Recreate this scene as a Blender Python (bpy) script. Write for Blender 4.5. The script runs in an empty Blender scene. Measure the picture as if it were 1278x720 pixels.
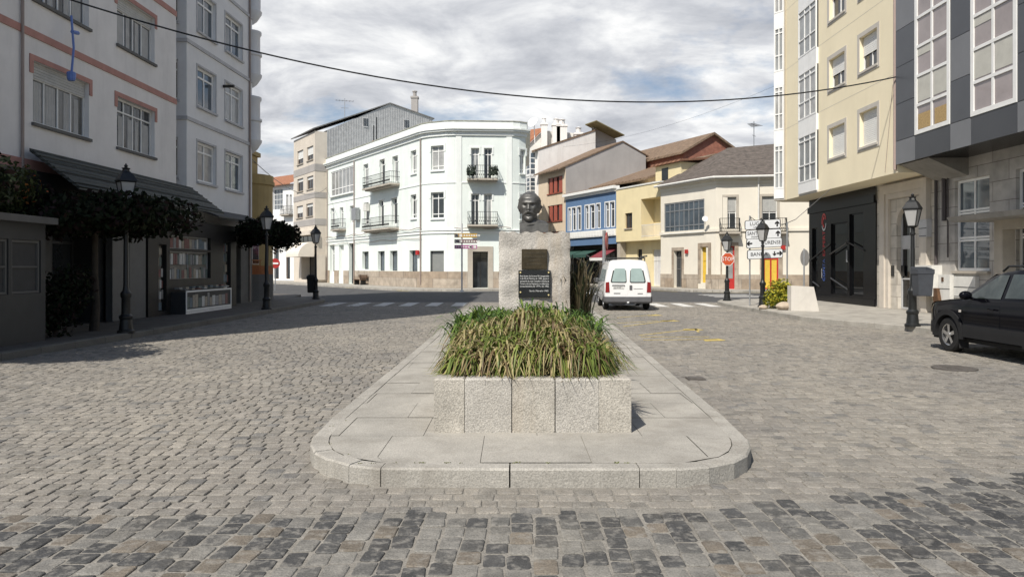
import bpy, math, random
import numpy as np
from mathutils import Vector, Matrix
random.seed(7); RNG = np.random.default_rng(7)
R = math.radians
SC = bpy.context.scene; COL = SC.collection

# ------------------------------------------------------------ camera
CAMZ, FPX, CX, HY = 1.7, 900.0, 639.0, 333.0
cd = bpy.data.cameras.new('camera'); cam = bpy.data.objects.new('camera', cd); COL.objects.link(cam)
cam.location = (0, 0, CAMZ); cam.rotation_euler = (R(90), 0, 0)
cd.sensor_width = 36; cd.lens = 36*FPX/1278; cd.shift_y = -(360-HY)/1278; cd.clip_end = 2000; cd.clip_start = .05
SC.camera = cam

# ------------------------------------------------------------ sun, sky, exposure
SUN_DIR = Vector((-.5, -.866, 0)).normalized()*math.cos(R(50)) + Vector((0, 0, math.sin(R(50))))
sl = bpy.data.lights.new('sun', 'SUN'); sl.energy = 5.0; sl.angle = R(.5); sl.color = (1, .945, .86)
sun = bpy.data.objects.new('sun', sl); COL.objects.link(sun); sun.location = (-30, -40, 60)
sun.rotation_euler = (-SUN_DIR).to_track_quat('-Z', 'Y').to_euler()
W = bpy.data.worlds.new('World'); SC.world = W; W.use_nodes = True
nt = W.node_tree; nt.nodes.clear(); N = nt.nodes; L = nt.links
out = N.new('ShaderNodeOutputWorld'); bg = N.new('ShaderNodeBackground'); L.new(bg.outputs[0], out.inputs[0])
sky = N.new('ShaderNodeTexSky'); sky.sky_type = 'NISHITA'; sky.sun_disc = False
sky.sun_elevation = R(50); sky.sun_rotation = math.atan2(SUN_DIR.x, SUN_DIR.y)
bg.inputs[1].default_value = .1
tc = N.new('ShaderNodeTexCoord'); sep = N.new('ShaderNodeSeparateXYZ'); L.new(tc.outputs['Generated'], sep.inputs[0])
def wmath(op, a, b=None, c=None):
    n = N.new('ShaderNodeMath'); n.operation = op
    for i, v in enumerate((a, b, c)):
        if v is None: continue
        if isinstance(v, (int, float)): n.inputs[i].default_value = v
        else: L.new(v, n.inputs[i])
    return n.outputs[0]
zz = wmath('ADD', wmath('MAXIMUM', sep.outputs[2], 0.0), .22)
cb = N.new('ShaderNodeCombineXYZ'); L.new(wmath('DIVIDE', sep.outputs[0], zz), cb.inputs[0]); L.new(wmath('DIVIDE', sep.outputs[1], zz), cb.inputs[1])
def wnoise(scale, det, rough, off, dist=0):
    mp = N.new('ShaderNodeMapping'); mp.inputs['Location'].default_value = off; L.new(cb.outputs[0], mp.inputs[0])
    mp.inputs['Scale'].default_value = (1, 1.25, 1)
    n = N.new('ShaderNodeTexNoise'); n.inputs['Scale'].default_value = scale; n.inputs['Detail'].default_value = det
    n.inputs['Roughness'].default_value = rough; n.inputs['Distortion'].default_value = dist
    L.new(mp.outputs[0], n.inputs['Vector']); return n.outputs['Fac']
def wramp(fac, stops):
    r = N.new('ShaderNodeValToRGB'); L.new(fac, r.inputs[0]); e = r.color_ramp.elements
    while len(e) < len(stops): e.new(.5)
    for el, (p, c) in zip(e, stops): el.position = p; el.color = tuple(c)+(1,)
    return r.outputs[0]
cover = wramp(wnoise(1.15, 9, .58, (3.1, 1.7, 0), .15), [(.375, (0,)*3), (.475, (1,)*3)])
shade = wramp(wnoise(2.7, 10, .60, (8.3, 4.4, 2), .3), [(.32, (4.5, 4.7, 5.15)), (.44, (6.2, 6.35, 6.7)), (.53, (7.9, 8.0, 8.15)), (.64, (9.9, 9.9, 9.8))])
# clouds kept ahead and low; unseen sky cleared to lower the ambient light
def wrange(v, a, b):
    n = N.new('ShaderNodeMapRange'); n.interpolation_type = 'SMOOTHSTEP'; n.inputs['From Min'].default_value = a; n.inputs['From Max'].default_value = b; L.new(v, n.inputs['Value']); return n.outputs['Result']
bank = wmath('MULTIPLY', wrange(sep.outputs[1], -.25, .35), wmath('SUBTRACT', 1.0, wrange(sep.outputs[2], .42, .68)))
mx = N.new('ShaderNodeMixRGB'); L.new(wmath('MULTIPLY', cover, bank), mx.inputs[0]); L.new(sky.outputs[0], mx.inputs[1]); L.new(shade, mx.inputs[2])
L.new(mx.outputs[0], bg.inputs[0])
SC.view_settings.view_transform = 'Standard'; SC.view_settings.look = 'None'
SC.view_settings.exposure = .13; SC.view_settings.gamma = 1; SC.view_settings.use_curve_mapping = False

# ------------------------------------------------------------ materials
def M(name, col, rough=.8, var=.12, scale=4., bump=0., metal=0., spec=.4, dirt=0., dcol=(.12, .10, .08), speck=0., coat=0., bscale=None, attr=False):
    m = bpy.data.materials.new(name); m.use_nodes = True; t = m.node_tree; n = t.nodes; l = t.links
    b = n['Principled BSDF']; b.inputs['Roughness'].default_value = rough; b.inputs['Metallic'].default_value = metal
    b.inputs['Specular IOR Level'].default_value = spec
    if coat: b.inputs['Coat Weight'].default_value = coat; b.inputs['Coat Roughness'].default_value = .04
    c = n.new('ShaderNodeTexCoord'); co = c.outputs['Object']
    nz = n.new('ShaderNodeTexNoise'); nz.inputs['Scale'].default_value = scale; nz.inputs['Detail'].default_value = 6; nz.inputs['Roughness'].default_value = .65
    l.new(co, nz.inputs['Vector'])
    rp = n.new('ShaderNodeValToRGB'); e = rp.color_ramp.elements
    e[0].position = .3; e[1].position = .7
    e[0].color = tuple(max(0, x*(1-var)) for x in col)+(1,); e[1].color = tuple(min(1, x*(1+var)) for x in col)+(1,)
    l.new(nz.outputs['Fac'], rp.inputs[0]); cur = rp.outputs[0]
    if attr:
        a = n.new('ShaderNodeAttribute'); a.attribute_name = 'tint'
        mm = n.new('ShaderNodeMixRGB'); mm.blend_type = 'MULTIPLY'; mm.inputs[0].default_value = 1
        l.new(cur, mm.inputs[1]); l.new(a.outputs['Color'], mm.inputs[2]); cur = mm.outputs[0]
    if speck:
        s = n.new('ShaderNodeTexNoise'); s.inputs['Scale'].default_value = 90; s.inputs['Detail'].default_value = 3; l.new(co, s.inputs['Vector'])
        r2 = n.new('ShaderNodeValToRGB'); r2.color_ramp.elements[0].position = .36; r2.color_ramp.elements[1].position = .62
        r2.color_ramp.elements[0].color = (1-speck,)*3+(1,); r2.color_ramp.elements[1].color = (1+speck*.3,)*3+(1,)
        l.new(s.outputs['Fac'], r2.inputs[0])
        mm = n.new('ShaderNodeMixRGB'); mm.blend_type = 'MULTIPLY'; mm.inputs[0].default_value = 1
        l.new(cur, mm.inputs[1]); l.new(r2.outputs[0], mm.inputs[2]); cur = mm.outputs[0]
    if dirt:
        mp = n.new('ShaderNodeMapping'); mp.inputs['Scale'].default_value = (1.6, 1.6, .22); l.new(co, mp.inputs[0])
        d = n.new('ShaderNodeTexNoise'); d.inputs['Scale'].default_value = 1.1; d.inputs['Detail'].default_value = 8; d.inputs['Roughness'].default_value = .7
        l.new(mp.outputs[0], d.inputs['Vector'])
        r3 = n.new('ShaderNodeValToRGB'); r3.color_ramp.elements[0].position = .5; r3.color_ramp.elements[1].position = .78
        r3.color_ramp.elements[1].color = (dirt,)*3+(1,); l.new(d.outputs['Fac'], r3.inputs[0])
        mm = n.new('ShaderNodeMixRGB'); l.new(r3.outputs[0], mm.inputs[0]); l.new(cur, mm.inputs[1]); mm.inputs[2].default_value = tuple(dcol)+(1,); cur = mm.outputs[0]
    l.new(cur, b.inputs['Base Color'])
    if bump:
        bp = n.new('ShaderNodeBump'); bp.inputs['Strength'].default_value = bump; bp.inputs['Distance'].default_value = .02
        bn = n.new('ShaderNodeTexNoise'); bn.inputs['Scale'].default_value = bscale or scale*4; bn.inputs['Detail'].default_value = 5; l.new(co, bn.inputs['Vector'])
        l.new(bn.outputs['Fac'], bp.inputs['Height']); l.new(bp.outputs[0], b.inputs['Normal'])
    return m
def brick_mat(name, c1, c2, mortar, bw, bh, rough=.85, ms=.02, bump=.4, axis='wall', offset=.5, dirt=.3):
    m = bpy.data.materials.new(name); m.use_nodes = True; t = m.node_tree; n = t.nodes; l = t.links; b = n['Principled BSDF']
    b.inputs['Roughness'].default_value = rough
    c = n.new('ShaderNodeTexCoord'); s = n.new('ShaderNodeSeparateXYZ'); l.new(c.outputs['Object'], s.inputs[0])
    k = n.new('ShaderNodeCombineXYZ')
    if axis == 'wall':
        ad = n.new('ShaderNodeMath'); ad.operation = 'ADD'; l.new(s.outputs[0], ad.inputs[0]); l.new(s.outputs[1], ad.inputs[1])
        l.new(ad.outputs[0], k.inputs[0]); l.new(s.outputs[2], k.inputs[1])
    else: l.new(s.outputs[0], k.inputs[0]); l.new(s.outputs[1], k.inputs[1])
    br = n.new('ShaderNodeTexBrick'); l.new(k.outputs[0], br.inputs['Vector']); br.offset = offset
    br.inputs['Color1'].default_value = tuple(c1)+(1,); br.inputs['Color2'].default_value = tuple(c2)+(1,); br.inputs['Mortar'].default_value = tuple(mortar)+(1,)
    br.inputs['Scale'].default_value = 1; br.inputs['Brick Width'].default_value = bw; br.inputs['Row Height'].default_value = bh; br.inputs['Mortar Size'].default_value = ms
    nz = n.new('ShaderNodeTexNoise'); nz.inputs['Scale'].default_value = 2.5; nz.inputs['Detail'].default_value = 8; l.new(c.outputs['Object'], nz.inputs['Vector'])
    rp = n.new('ShaderNodeValToRGB'); rp.color_ramp.elements[0].position = .3; rp.color_ramp.elements[1].position = .7
    rp.color_ramp.elements[0].color = (1-dirt,)*3+(1,); rp.color_ramp.elements[1].color = (1.1,)*3+(1,); l.new(nz.outputs['Fac'], rp.inputs[0])
    mm = n.new('ShaderNodeMixRGB'); mm.blend_type = 'MULTIPLY'; mm.inputs[0].default_value = 1
    l.new(br.outputs['Color'], mm.inputs[1]); l.new(rp.outputs[0], mm.inputs[2]); l.new(mm.outputs[0], b.inputs['Base Color'])
    bp = n.new('ShaderNodeBump'); bp.inputs['Strength'].default_value = bump; bp.inputs['Distance'].default_value = .02; bp.invert = True
    l.new(br.outputs['Fac'], bp.inputs['Height']); l.new(bp.outputs[0], b.inputs['Normal'])
    return m
def wave_mat(name, c1, c2, scale, axis='X', rough=.6, bump=.5, var=.2):
    m = M(name, c1, rough, var, 3); n = m.node_tree.nodes; l = m.node_tree.links
    wv = n.new('ShaderNodeTexWave'); wv.bands_direction = axis; wv.inputs['Scale'].default_value = scale; wv.inputs['Distortion'].default_value = .4
    c = n.new('ShaderNodeTexCoord'); l.new(c.outputs['Object'], wv.inputs['Vector'])
    bp = n.new('ShaderNodeBump'); bp.inputs['Strength'].default_value = bump; bp.inputs['Distance'].default_value = .05
    l.new(wv.outputs['Fac'], bp.inputs['Height']); b = n['Principled BSDF']; l.new(bp.outputs[0], b.inputs['Normal'])
    return m
def glass(name, col, rough=.06, spec=.6):
    m = M(name, col, rough, .35, .9, spec=spec); return m
def frosted(name, col):
    m = M(name, col, .35, .05, 5, spec=.5); m.node_tree.nodes['Principled BSDF'].inputs['Transmission Weight'].default_value = .35; return m

m_glass = glass('window_glass', (.03, .035, .04)); m_glass2 = glass('curtained_glass', (.26, .27, .27), .12)
m_glass3 = glass('blue_glass', (.07, .09, .11), .04, .9)
m_white = M('white_paint', (.78, .78, .76), .5, .05, 3, dirt=.1); m_white2 = M('aged_white', (.66, .65, .61), .7, .1, 3, dirt=.25)
m_iron = M('black_iron', (.012, .013, .013), .45, .3, 8, spec=.5, bump=.05)
m_granite = M('granite', (.47, .43, .37), .85, .18, 2.2, .5, speck=.42, bscale=60, dirt=.35)
m_stone = M('beige_stone', (.42, .38, .32), .85, .15, 1.2, .2, bscale=30, dirt=.2)
m_rubber = M('rubber', (.012, .012, .012), .8, .2, 10); m_steel = M('galvanised', (.35, .36, .37), .45, .15, 6, metal=.6)
m_chrome = M('alloy', (.55, .55, .55), .25, .1, 5, metal=.9)
m_shutter = M('roller_shutter', (.72, .72, .69), .6, .05, 2)
m_leadpipe = M('drainpipe', (.30, .24, .21), .6, .1, 3)
m_wood = M('brown_wood', (.09, .045, .02), .6, .3, 5)

# ------------------------------------------------------------ mesh builder
class MB:
    def __init__(s): s.v = []; s.f = []; s.mi = []; s.cur = 0
    def quad(s, *p):
        i = len(s.v); s.v += [tuple(q) for q in p]; s.f.append(tuple(range(i, i+len(p)))); s.mi.append(s.cur)
    def hexa(s, b, t):       # bottom 4 (ccw from above), top 4
        i = len(s.v); s.v += [tuple(q) for q in b]+[tuple(q) for q in t]
        for f in ((3, 2, 1, 0), (4, 5, 6, 7), (0, 1, 5, 4), (1, 2, 6, 5), (2, 3, 7, 6), (3, 0, 4, 7)):
            s.f.append(tuple(i+k for k in f)); s.mi.append(s.cur)
    def box(s, x0, x1, y0, y1, z0, z1):
        s.hexa([(x0, y0, z0), (x1, y0, z0), (x1, y1, z0), (x0, y1, z0)], [(x0, y0, z1), (x1, y0, z1), (x1, y1, z1), (x0, y1, z1)])
    def prism(s, poly, z0, z1, ztop=None, cap=True):
        i = len(s.v); n = len(poly)
        s.v += [(p[0], p[1], z0) for p in poly]+[(p[0], p[1], z1) for p in poly]
        for k in range(n):
            j = (k+1) % n; s.f.append((i+k, i+j, i+n+j, i+n+k)); s.mi.append(s.cur)
        if cap: s.f.append(tuple(i+n+k for k in range(n))); s.mi.append(s.cur); s.f.append(tuple(i+k for k in reversed(range(n)))); s.mi.append(s.cur)
    def tube(s, pts, r, n=6, cap=True):
        pts = [Vector(p) for p in pts]; rs = r if isinstance(r, (list, tuple)) else [r]*len(pts); i = len(s.v)
        up = None
        for k, p in enumerate(pts):
            d = (pts[min(k+1, len(pts)-1)]-pts[max(k-1, 0)]).normalized()
            if up is None or abs(up.dot(d)) > .98: up = Vector((0, 0, 1)) if abs(d.z) < .9 else Vector((1, 0, 0))
            a = d.cross(up).normalized(); b = a.cross(d).normalized(); up = b
            for q in range(n):
                t = 2*math.pi*q/n; s.v.append(tuple(p+(a*math.cos(t)+b*math.sin(t))*rs[k]))
        for k in range(len(pts)-1):
            for q in range(n):
                q2 = (q+1) % n; s.f.append((i+k*n+q, i+k*n+q2, i+(k+1)*n+q2, i+(k+1)*n+q)); s.mi.append(s.cur)
        if cap:
            s.f.append(tuple(i+q for q in range(n))); s.mi.append(s.cur); e = i+(len(pts)-1)*n
            s.f.append(tuple(e+q for q in reversed(range(n)))); s.mi.append(s.cur)
    def lathe(s, c, prof, n=14, rot=0, sq=None):     # prof: (r, z); closed caps
        i = len(s.v)
        for r, z in prof:
            for q in range(n):
                t = 2*math.pi*q/n+rot; s.v.append((c[0]+r*math.cos(t), c[1]+r*math.sin(t), c[2]+z))
        for k in range(len(prof)-1):
            for q in range(n):
                q2 = (q+1) % n; s.f.append((i+k*n+q, i+k*n+q2, i+(k+1)*n+q2, i+(k+1)*n+q)); s.mi.append(s.cur)
        s.f.append(tuple(i+q for q in reversed(range(n)))); s.mi.append(s.cur); e = i+(len(prof)-1)*n
        s.f.append(tuple(e+q for q in range(n))); s.mi.append(s.cur)
    def grid(s, rows, close=False):
        i = len(s.v); n = len(rows[0])
        for r in rows: s.v += [tuple(p) for p in r]
        for k in range(len(rows)-1):
            for q in range(n if close else n-1):
                q2 = (q+1) % n; s.f.append((i+k*n+q, i+k*n+q2, i+(k+1)*n+q2, i+(k+1)*n+q)); s.mi.append(s.cur)
    def build(s, name, mat, parent=None, smooth=False, loc=None, recalc=False):
        org = Vector(parent['_w']) if parent is not None else (Vector(loc) if loc is not None else Vector((0, 0, 0)))
        me = bpy.data.meshes.new(name); vv = np.array(s.v, dtype=float)-np.array(org)
        me.from_pydata(vv.tolist(), [], s.f)
        for m in (mat if isinstance(mat, list) else [mat]): me.materials.append(m)
        if isinstance(mat, list): me.polygons.foreach_set('material_index', s.mi)
        if smooth is not False:
            me.polygons.foreach_set('use_smooth', [True]*len(s.f))
        if recalc:
            import bmesh
            bm = bmesh.new(); bm.from_mesh(me); bmesh.ops.remove_doubles(bm, verts=bm.verts, dist=1e-4); bmesh.ops.recalc_face_normals(bm, faces=bm.faces); bm.to_mesh(me); bm.free()
        me.update()
        if smooth is not False and smooth is not True: me.set_sharp_from_angle(angle=R(smooth))
        o = bpy.data.objects.new(name, me); COL.objects.link(o); o['_w'] = list(org)
        if parent is not None: o.parent = parent
        else: o.location = org
        return o
def tag(o, label, cat, group=None):
    if len(label.split()) > 16: print('LONG LABEL', label)
    o['label'] = label; o['category'] = cat
    if group: o['group'] = group
    return o
def thing(name, label, cat, loc=(0, 0, 0), group=None):
    o = bpy.data.objects.new(name, None); COL.objects.link(o); o.location = loc; o['_w'] = list(loc); o.empty_display_size = .3
    return tag(o, label, cat, group)
def struct(o, kind='structure'): o['kind'] = kind; return o
def dup(root, loc, rotz=0, label=None, group=None, scale=None):
    def cp(o, par):
        c = o.copy(); COL.objects.link(c)
        if par is not None: c.parent = par
        for ch in o.children: cp(ch, c)
        return c
    r = cp(root, None); r.location = loc; r.rotation_euler = (0, 0, rotz)
    if scale: r.scale = scale
    if label: r['label'] = label
    if group: r['group'] = group
    return r
def G(px, py, z=0.):                       # where a measured image point meets the level z
    y = FPX*(CAMZ-z)/(py-HY); return ((px-CX)*y/FPX, y)

# ------------------------------------------------------------ facade helper
class Fac:
    def __init__(s, p0, p1):
        s.p0 = Vector((p0[0], p0[1])); s.p1 = Vector((p1[0], p1[1])); s.L = (s.p1-s.p0).length; s.d = (s.p1-s.p0)/s.L; s.n = Vector((s.d.y, -s.d.x))
    def pt(s, u, z, o=0.): q = s.p0+s.d*u+s.n*o; return (q.x, q.y, z)
    def u(s, px):
        k = (px-CX)/FPX; return (k*s.p0.y-s.p0.x)/(s.d.x-k*s.d.y)
    def z(s, px, py):
        y = s.p0.y+s.d.y*s.u(px); return CAMZ+(HY-py)*y/FPX
    def rect(s, x0, x1, yt, yb):
        m = (x0+x1)/2; return (s.u(x0), s.u(x1), s.z(m, yb), s.z(m, yt))
def fbox(mb, F, u0, u1, z0, z1, o0, o1):
    mb.hexa([F.pt(u0, z0, o1), F.pt(u1, z0, o1), F.pt(u1, z0, o0), F.pt(u0, z0, o0)], [F.pt(u0, z1, o1), F.pt(u1, z1, o1), F.pt(u1, z1, o0), F.pt(u0, z1, o0)])
def wall(mb, F, z0, z1, ops=(), depth=.22, u0=0., u1=None, o=0.):
    u1 = F.L if u1 is None else u1
    us = sorted({u0, u1}|{x for q in ops for x in q[:2]}); zs = sorted({z0, z1}|{x for q in ops for x in q[2:4]})
    us = [x for x in us if u0-1e-6 <= x <= u1+1e-6]; zs = [x for x in zs if z0-1e-6 <= x <= z1+1e-6]
    for a, b in zip(us, us[1:]):
        for c, d in zip(zs, zs[1:]):
            um, zm = (a+b)/2, (c+d)/2
            if any(q[0] < um < q[1] and q[2] < zm < q[3] for q in ops): continue
            mb.quad(F.pt(a, c, o), F.pt(b, c, o), F.pt(b, d, o), F.pt(a, d, o))
    for q in ops:
        a, b, c, d = q[:4]; e = q[4] if len(q) > 4 else depth
        mb.quad(F.pt(a, c, o), F.pt(a, d, o), F.pt(a, d, o-e), F.pt(a, c, o-e)); mb.quad(F.pt(b, d, o), F.pt(b, c, o), F.pt(b, c, o-e), F.pt(b, d, o-e))
        mb.quad(F.pt(a, d, o), F.pt(b, d, o), F.pt(b, d, o-e), F.pt(a, d, o-e)); mb.quad(F.pt(b, c, o), F.pt(a, c, o), F.pt(a, c, o-e), F.pt(b, c, o-e))
def window(F, q, par, mf=None, mg=None, nx=2, rows=(), dep=.14, fw=.06, sill=None, sh=0., msh=None, name='window', o=0., msill=None, panel=0., mpanel=None, bar=None):
    mf = mf or m_white; mg = mg or m_glass; a, b, c, d = q[:4]; e = .006; a += e; b -= e; c += e; d -= e; t = fw; bw = bar or fw*.75
    mb = MB(); o1 = o-dep; o0 = o1-.05
    fbox(mb, F, a, a+t, c, d, o0, o1); fbox(mb, F, b-t, b, c, d, o0, o1); fbox(mb, F, a+t, b-t, c, c+t, o0, o1); fbox(mb, F, a+t, b-t, d-t, d, o0, o1)
    zs = [c+t]+[c+(d-c)*r for r in rows]+[d-t]
    for r in rows: fbox(mb, F, a+t, b-t, c+(d-c)*r-bw/2, c+(d-c)*r+bw/2, o0, o1-.004)
    for k in range(1, nx):
        u = a+t+(b-a-2*t)*k/nx; fbox(mb, F, u-bw/2, u+bw/2, c+t, d-t, o0, o1-.008)
    w = mb.build(name, mf, par)
    g = MB(); fbox(g, F, a+.01, b-.01, c+.01+panel*(d-c), d-.01, o0-.012, o0+.012); g.build('pane', mg, w)
    if panel: g = MB(); fbox(g, F, a+t, b-t, c+t, c+panel*(d-c), o0-.01, o1-.015); g.build('panel', mpanel or mf, w)
    if sh:
        g = MB(); zt = d-t*.5; zb = d-(d-c)*sh; k = max(2, int((zt-zb)/.07))
        for i in range(k):
            z1 = zt-(zt-zb)*i/k; z0 = zt-(zt-zb)*(i+1)/k; fbox(g, F, a+t*.5, b-t*.5, z0+.004, z1-.004, o1, o1+.02)
        g.build('shutter', msh or m_shutter, w)
    if sill: g = MB(); fbox(g, F, a-.06, b+.06, c-.09, c-.012, o-dep-.01, o+sill); g.build('sill', msill or m_stone, w)
    return w
def surround(F, q, par, mat, wd=.12, pr=.03, top_only=False, drop=.3, name='surround', bottom=False):
    a, b, c, d = q[:4]; mb = MB(); z0 = d-drop if top_only else c
    fbox(mb, F, a-wd, a, z0, d+wd, .001, pr); fbox(mb, F, b, b+wd, z0, d+wd, .001, pr); fbox(mb, F, a, b, d, d+wd, .001, pr)
    if bottom: fbox(mb, F, a-wd, b+wd, c-wd, c, .001, pr)
    return mb.build(name, mat, par)
def fparts(name, mat, par, lst):
    for q in lst:
        if q[2]-q[1] > .03: mb = MB(); fbox(mb, *q); mb.build(name, mat, par)
def balcony(F, u0, u1, z, par, out=.65, h=.95, ms=None, mr=None, gap=.11, curl=True):
    mb = MB(); fbox(mb, F, u0, u1, z-.13, z, .001, out); fbox(mb, F, u0+.1, u1-.1, z-.22, z-.131, .001, out*.75)
    s = mb.build('balcony', ms or m_stone, par); r = MB(); o = out-.05
    for zz in (z+.06, z+h*.55, z+h): fbox(r, F, u0+.03, u1-.03, zz-.016, zz+.016, o-.016, o+.016); fbox(r, F, u0+.03, u0+.062, zz-.016, zz+.016, 0, o-.017); fbox(r, F, u1-.062, u1-.03, zz-.016, zz+.016, 0, o-.017)
    k = int((u1-u0)/gap)
    for i in range(k+1):
        u = u0+.045+(u1-u0-.09)*i/k; fbox(r, F, u-.009, u+.009, z, z+h-.02, o-.009, o+.009)
        if curl and i < k: uu = u+gap*.5; r.lathe(F.pt(uu, z+h*.28, o), [(.0, -.09), (.03, -.04), (.03, .04), (0, .09)], 5)
    for q in range(1, 5):
        oo = o*q/5
        for u in (u0+.045, u1-.045): fbox(r, F, u-.009, u+.009, z, z+h-.02, oo-.009, oo+.009)
    r.build('railing', mr or m_iron, s); return s
def band(mb, pts, z0, z1, out, inn=-.02):
    n = len(pts); P = [Vector(p) for p in pts]; nr = []
    for a, b in zip(P, P[1:]): d = (b-a).normalized(); nr.append(Vector((d.y, -d.x)))
    off = []
    for i in range(n):
        if i == 0: off.append(nr[0])
        elif i == n-1: off.append(nr[-1])
        else: v = (nr[i-1]+nr[i]); off.append(v/(v.dot(nr[i])))
    I = [P[i]+off[i]*inn for i in range(n)]; O = [P[i]+off[i]*out for i in range(n)]
    for i in range(n-1): mb.hexa([(*O[i], z0), (*O[i+1], z0), (*I[i+1], z0), (*I[i], z0)], [(*O[i], z1), (*O[i+1], z1), (*I[i+1], z1), (*I[i], z1)])
def text(s, size, origin, right, up, mat, parent, name='lettering', align='CENTER', ext=.002, maxw=None, lift=.003):
    cu = bpy.data.curves.new('lettering', 'FONT'); cu.body = s; cu.size = size; cu.align_x = align; cu.align_y = 'CENTER'; cu.extrude = ext; cu.resolution_u = 2
    t = bpy.data.objects.new('lettering_source', cu); COL.objects.link(t); dg = bpy.context.evaluated_depsgraph_get(); dg.update()
    me = bpy.data.meshes.new_from_object(t.evaluated_get(dg)); bpy.data.objects.remove(t)
    rt = Vector(right).normalized(); u = Vector(up).normalized(); nn = rt.cross(u); w = Vector(parent['_w']); sx = 1
    xs = [v.co.x for v in me.vertices]
    if maxw and xs and max(xs)-min(xs) > maxw: sx = maxw/(max(xs)-min(xs))
    for v in me.vertices:
        c = v.co.copy(); v.co = Vector(origin)+rt*c.x*sx+u*c.y+nn*(c.z+ext+lift)-w
    me.materials.clear(); me.materials.append(mat)
    ob = bpy.data.objects.new(name, me); COL.objects.link(ob); ob.parent = parent; ob['_w'] = list(w); return ob
# ------------------------------------------------------------ ground, roads, pavements
m_asph = M('asphalt', (.075, .075, .076), .9, .25, 1.5, .3, speck=.3, bscale=120)
m_bed = M('sett_bed', (.235, .219, .19), .95, .25, 3, .4, speck=.3)
m_sett = M('granite_setts', (.245, .233, .21), .75, .25, 5, .45, speck=.28, attr=True, bscale=50, dirt=.4, dcol=(.20, .18, .145))
def wear(m, sand):
    t = m.node_tree; n = t.nodes; l = t.links; b = n['Principled BSDF']; cur = b.inputs['Base Color'].links[0].from_socket; c = n.new('ShaderNodeTexCoord').outputs['Object']
    for sc, lo, hi, amt, mode in ((.33, .35, .65, None, 'MULTIPLY'), (13, .50, .63, .6, 'MIX')):
        z = n.new('ShaderNodeTexNoise'); z.inputs['Scale'].default_value = sc; z.inputs['Detail'].default_value = 8; z.inputs['Roughness'].default_value = .65; l.new(c, z.inputs['Vector'])
        r = n.new('ShaderNodeValToRGB'); e = r.color_ramp.elements; e[0].position = lo; e[1].position = hi; l.new(z.outputs['Fac'], r.inputs[0]); x = n.new('ShaderNodeMixRGB'); x.blend_type = mode; l.new(cur, x.inputs[1])
        if mode == 'MIX': e[1].color = (amt,)*3+(1,); l.new(r.outputs[0], x.inputs[0]); x.inputs[2].default_value = sand+(1,)
        else: e[0].color = (.80, .80, .82, 1); e[1].color = (1.14, 1.12, 1.08, 1); x.inputs[0].default_value = 1; l.new(r.outputs[0], x.inputs[2])
        cur = x.outputs[0]
    l.new(cur, b.inputs['Base Color'])
wear(m_sett, (.255, .24, .212))
m_slab = brick_mat('pavement_slabs', (.34, .32, .28), (.40, .375, .33), (.2, .18, .14), .9, .6, ms=.008, axis='floor', bump=.2)
m_islab = M('island_slabs', (.35, .33, .29), .85, .2, 1.6, .2, speck=.2, dirt=.75, dcol=(.20, .18, .15), bscale=50)
m_kerb = M('kerb_granite', (.36, .34, .30), .85, .2, 1.9, .35, speck=.25, dirt=.8, dcol=(.19, .17, .14), bscale=50)
m_lpave = brick_mat('shade_toned_pavement', (.10, .09, .08), (.12, .11, .095), (.06, .05, .04), .4, .4, ms=.01, axis='floor', bump=.2)  # left paving colour darkened to deepen the shade there
m_zebra = M('road_white', (.58, .57, .54), .8, .25, 6, .1, dirt=.3); m_yel = M('road_yellow', (.50, .38, .10), .8, .3, 12, .1, dirt=.6, dcol=(.3, .27, .22))
g = MB(); g.quad((-400, -200, -.02), (400, -200, -.02), (400, 700, -.02), (-400, 700, -.02)); struct(g.build('ground', m_asph))
KL = [(-9.3, -10), (-9.25, 8), (-9.2, 13), (-8.96, 17), (-8.8, 24), (-8.7, 32), (-8.85, 34.2), (-9.4, 36), (-10.4, 37), (-12, 37.4), (-30, 38)]
KR = [(10.7, -10), (10.6, 17.5), (10.4, 19.0), (9.6, 20.8), (9.1, 22.3), (9.05, 30.5), (9.35, 33.0), (10.2, 34.6), (11.6, 35.2), (30, 36)]
IL = [(-.95, 5.54), (-1.30, 5.66), (-1.62, 5.98), (-1.79, 6.4), (-1.86, 7.0), (-1.86, 7.9), (-1.80, 16), (-1.74, 26.5)]
IR = [(1.30, 5.54), (1.66, 5.66), (1.94, 5.95), (2.10, 6.35), (2.18, 6.9), (2.22, 7.8), (2.64, 17.5), (2.95, 26.5)]
IB = [(2.7, 27.6), (1.9, 28.3), (-.6, 28.3), (-1.4, 27.6)]
def smooth(P, n=4):
    out = []
    for i in range(len(P)-1):
        p0, p1, p2, p3 = [Vector(P[min(max(k, 0), len(P)-1)]) for k in (i-1, i, i+1, i+2)]
        for t in [j/n for j in range(n)]: out.append(tuple(.5*((2*p1)+(p2-p0)*t+(2*p0-5*p1+4*p2-p3)*t*t+(3*p1-p0-3*p2+p3)*t**3)))
    return out+[tuple(P[-1])]
IL = smooth(IL[:6])+IL[6:]; IR = smooth(IR[:6])+IR[6:]; isl = IL[::-1]+IR+IB
def inside(x, y, poly):
    c = False; n = len(poly)
    for i in range(n):
        x1, y1 = poly[i]; x2, y2 = poly[i-1]
        if (y1 > y) != (y2 > y) and x < (x2-x1)*(y-y1)/(y2-y1)+x1: c = not c
    return c
def lerpx(P, y):
    for (a, b), (c, d) in zip(P, P[1:]):
        if b <= y <= d: return a+(c-a)*(y-b)/(d-b)
    return P[-1][0]
g = MB()
g.v = [(x, y, 0) for x, y in [(-9.5, -10), (10.9, -10), (10.9, 18), (9.6, 22), (9.6, 34.6), (-9.2, 34.6)]]; g.v = [(a, b, .004) for a, b, c in g.v]; g.f = [tuple(range(6))]; g.mi = [0]
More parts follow.
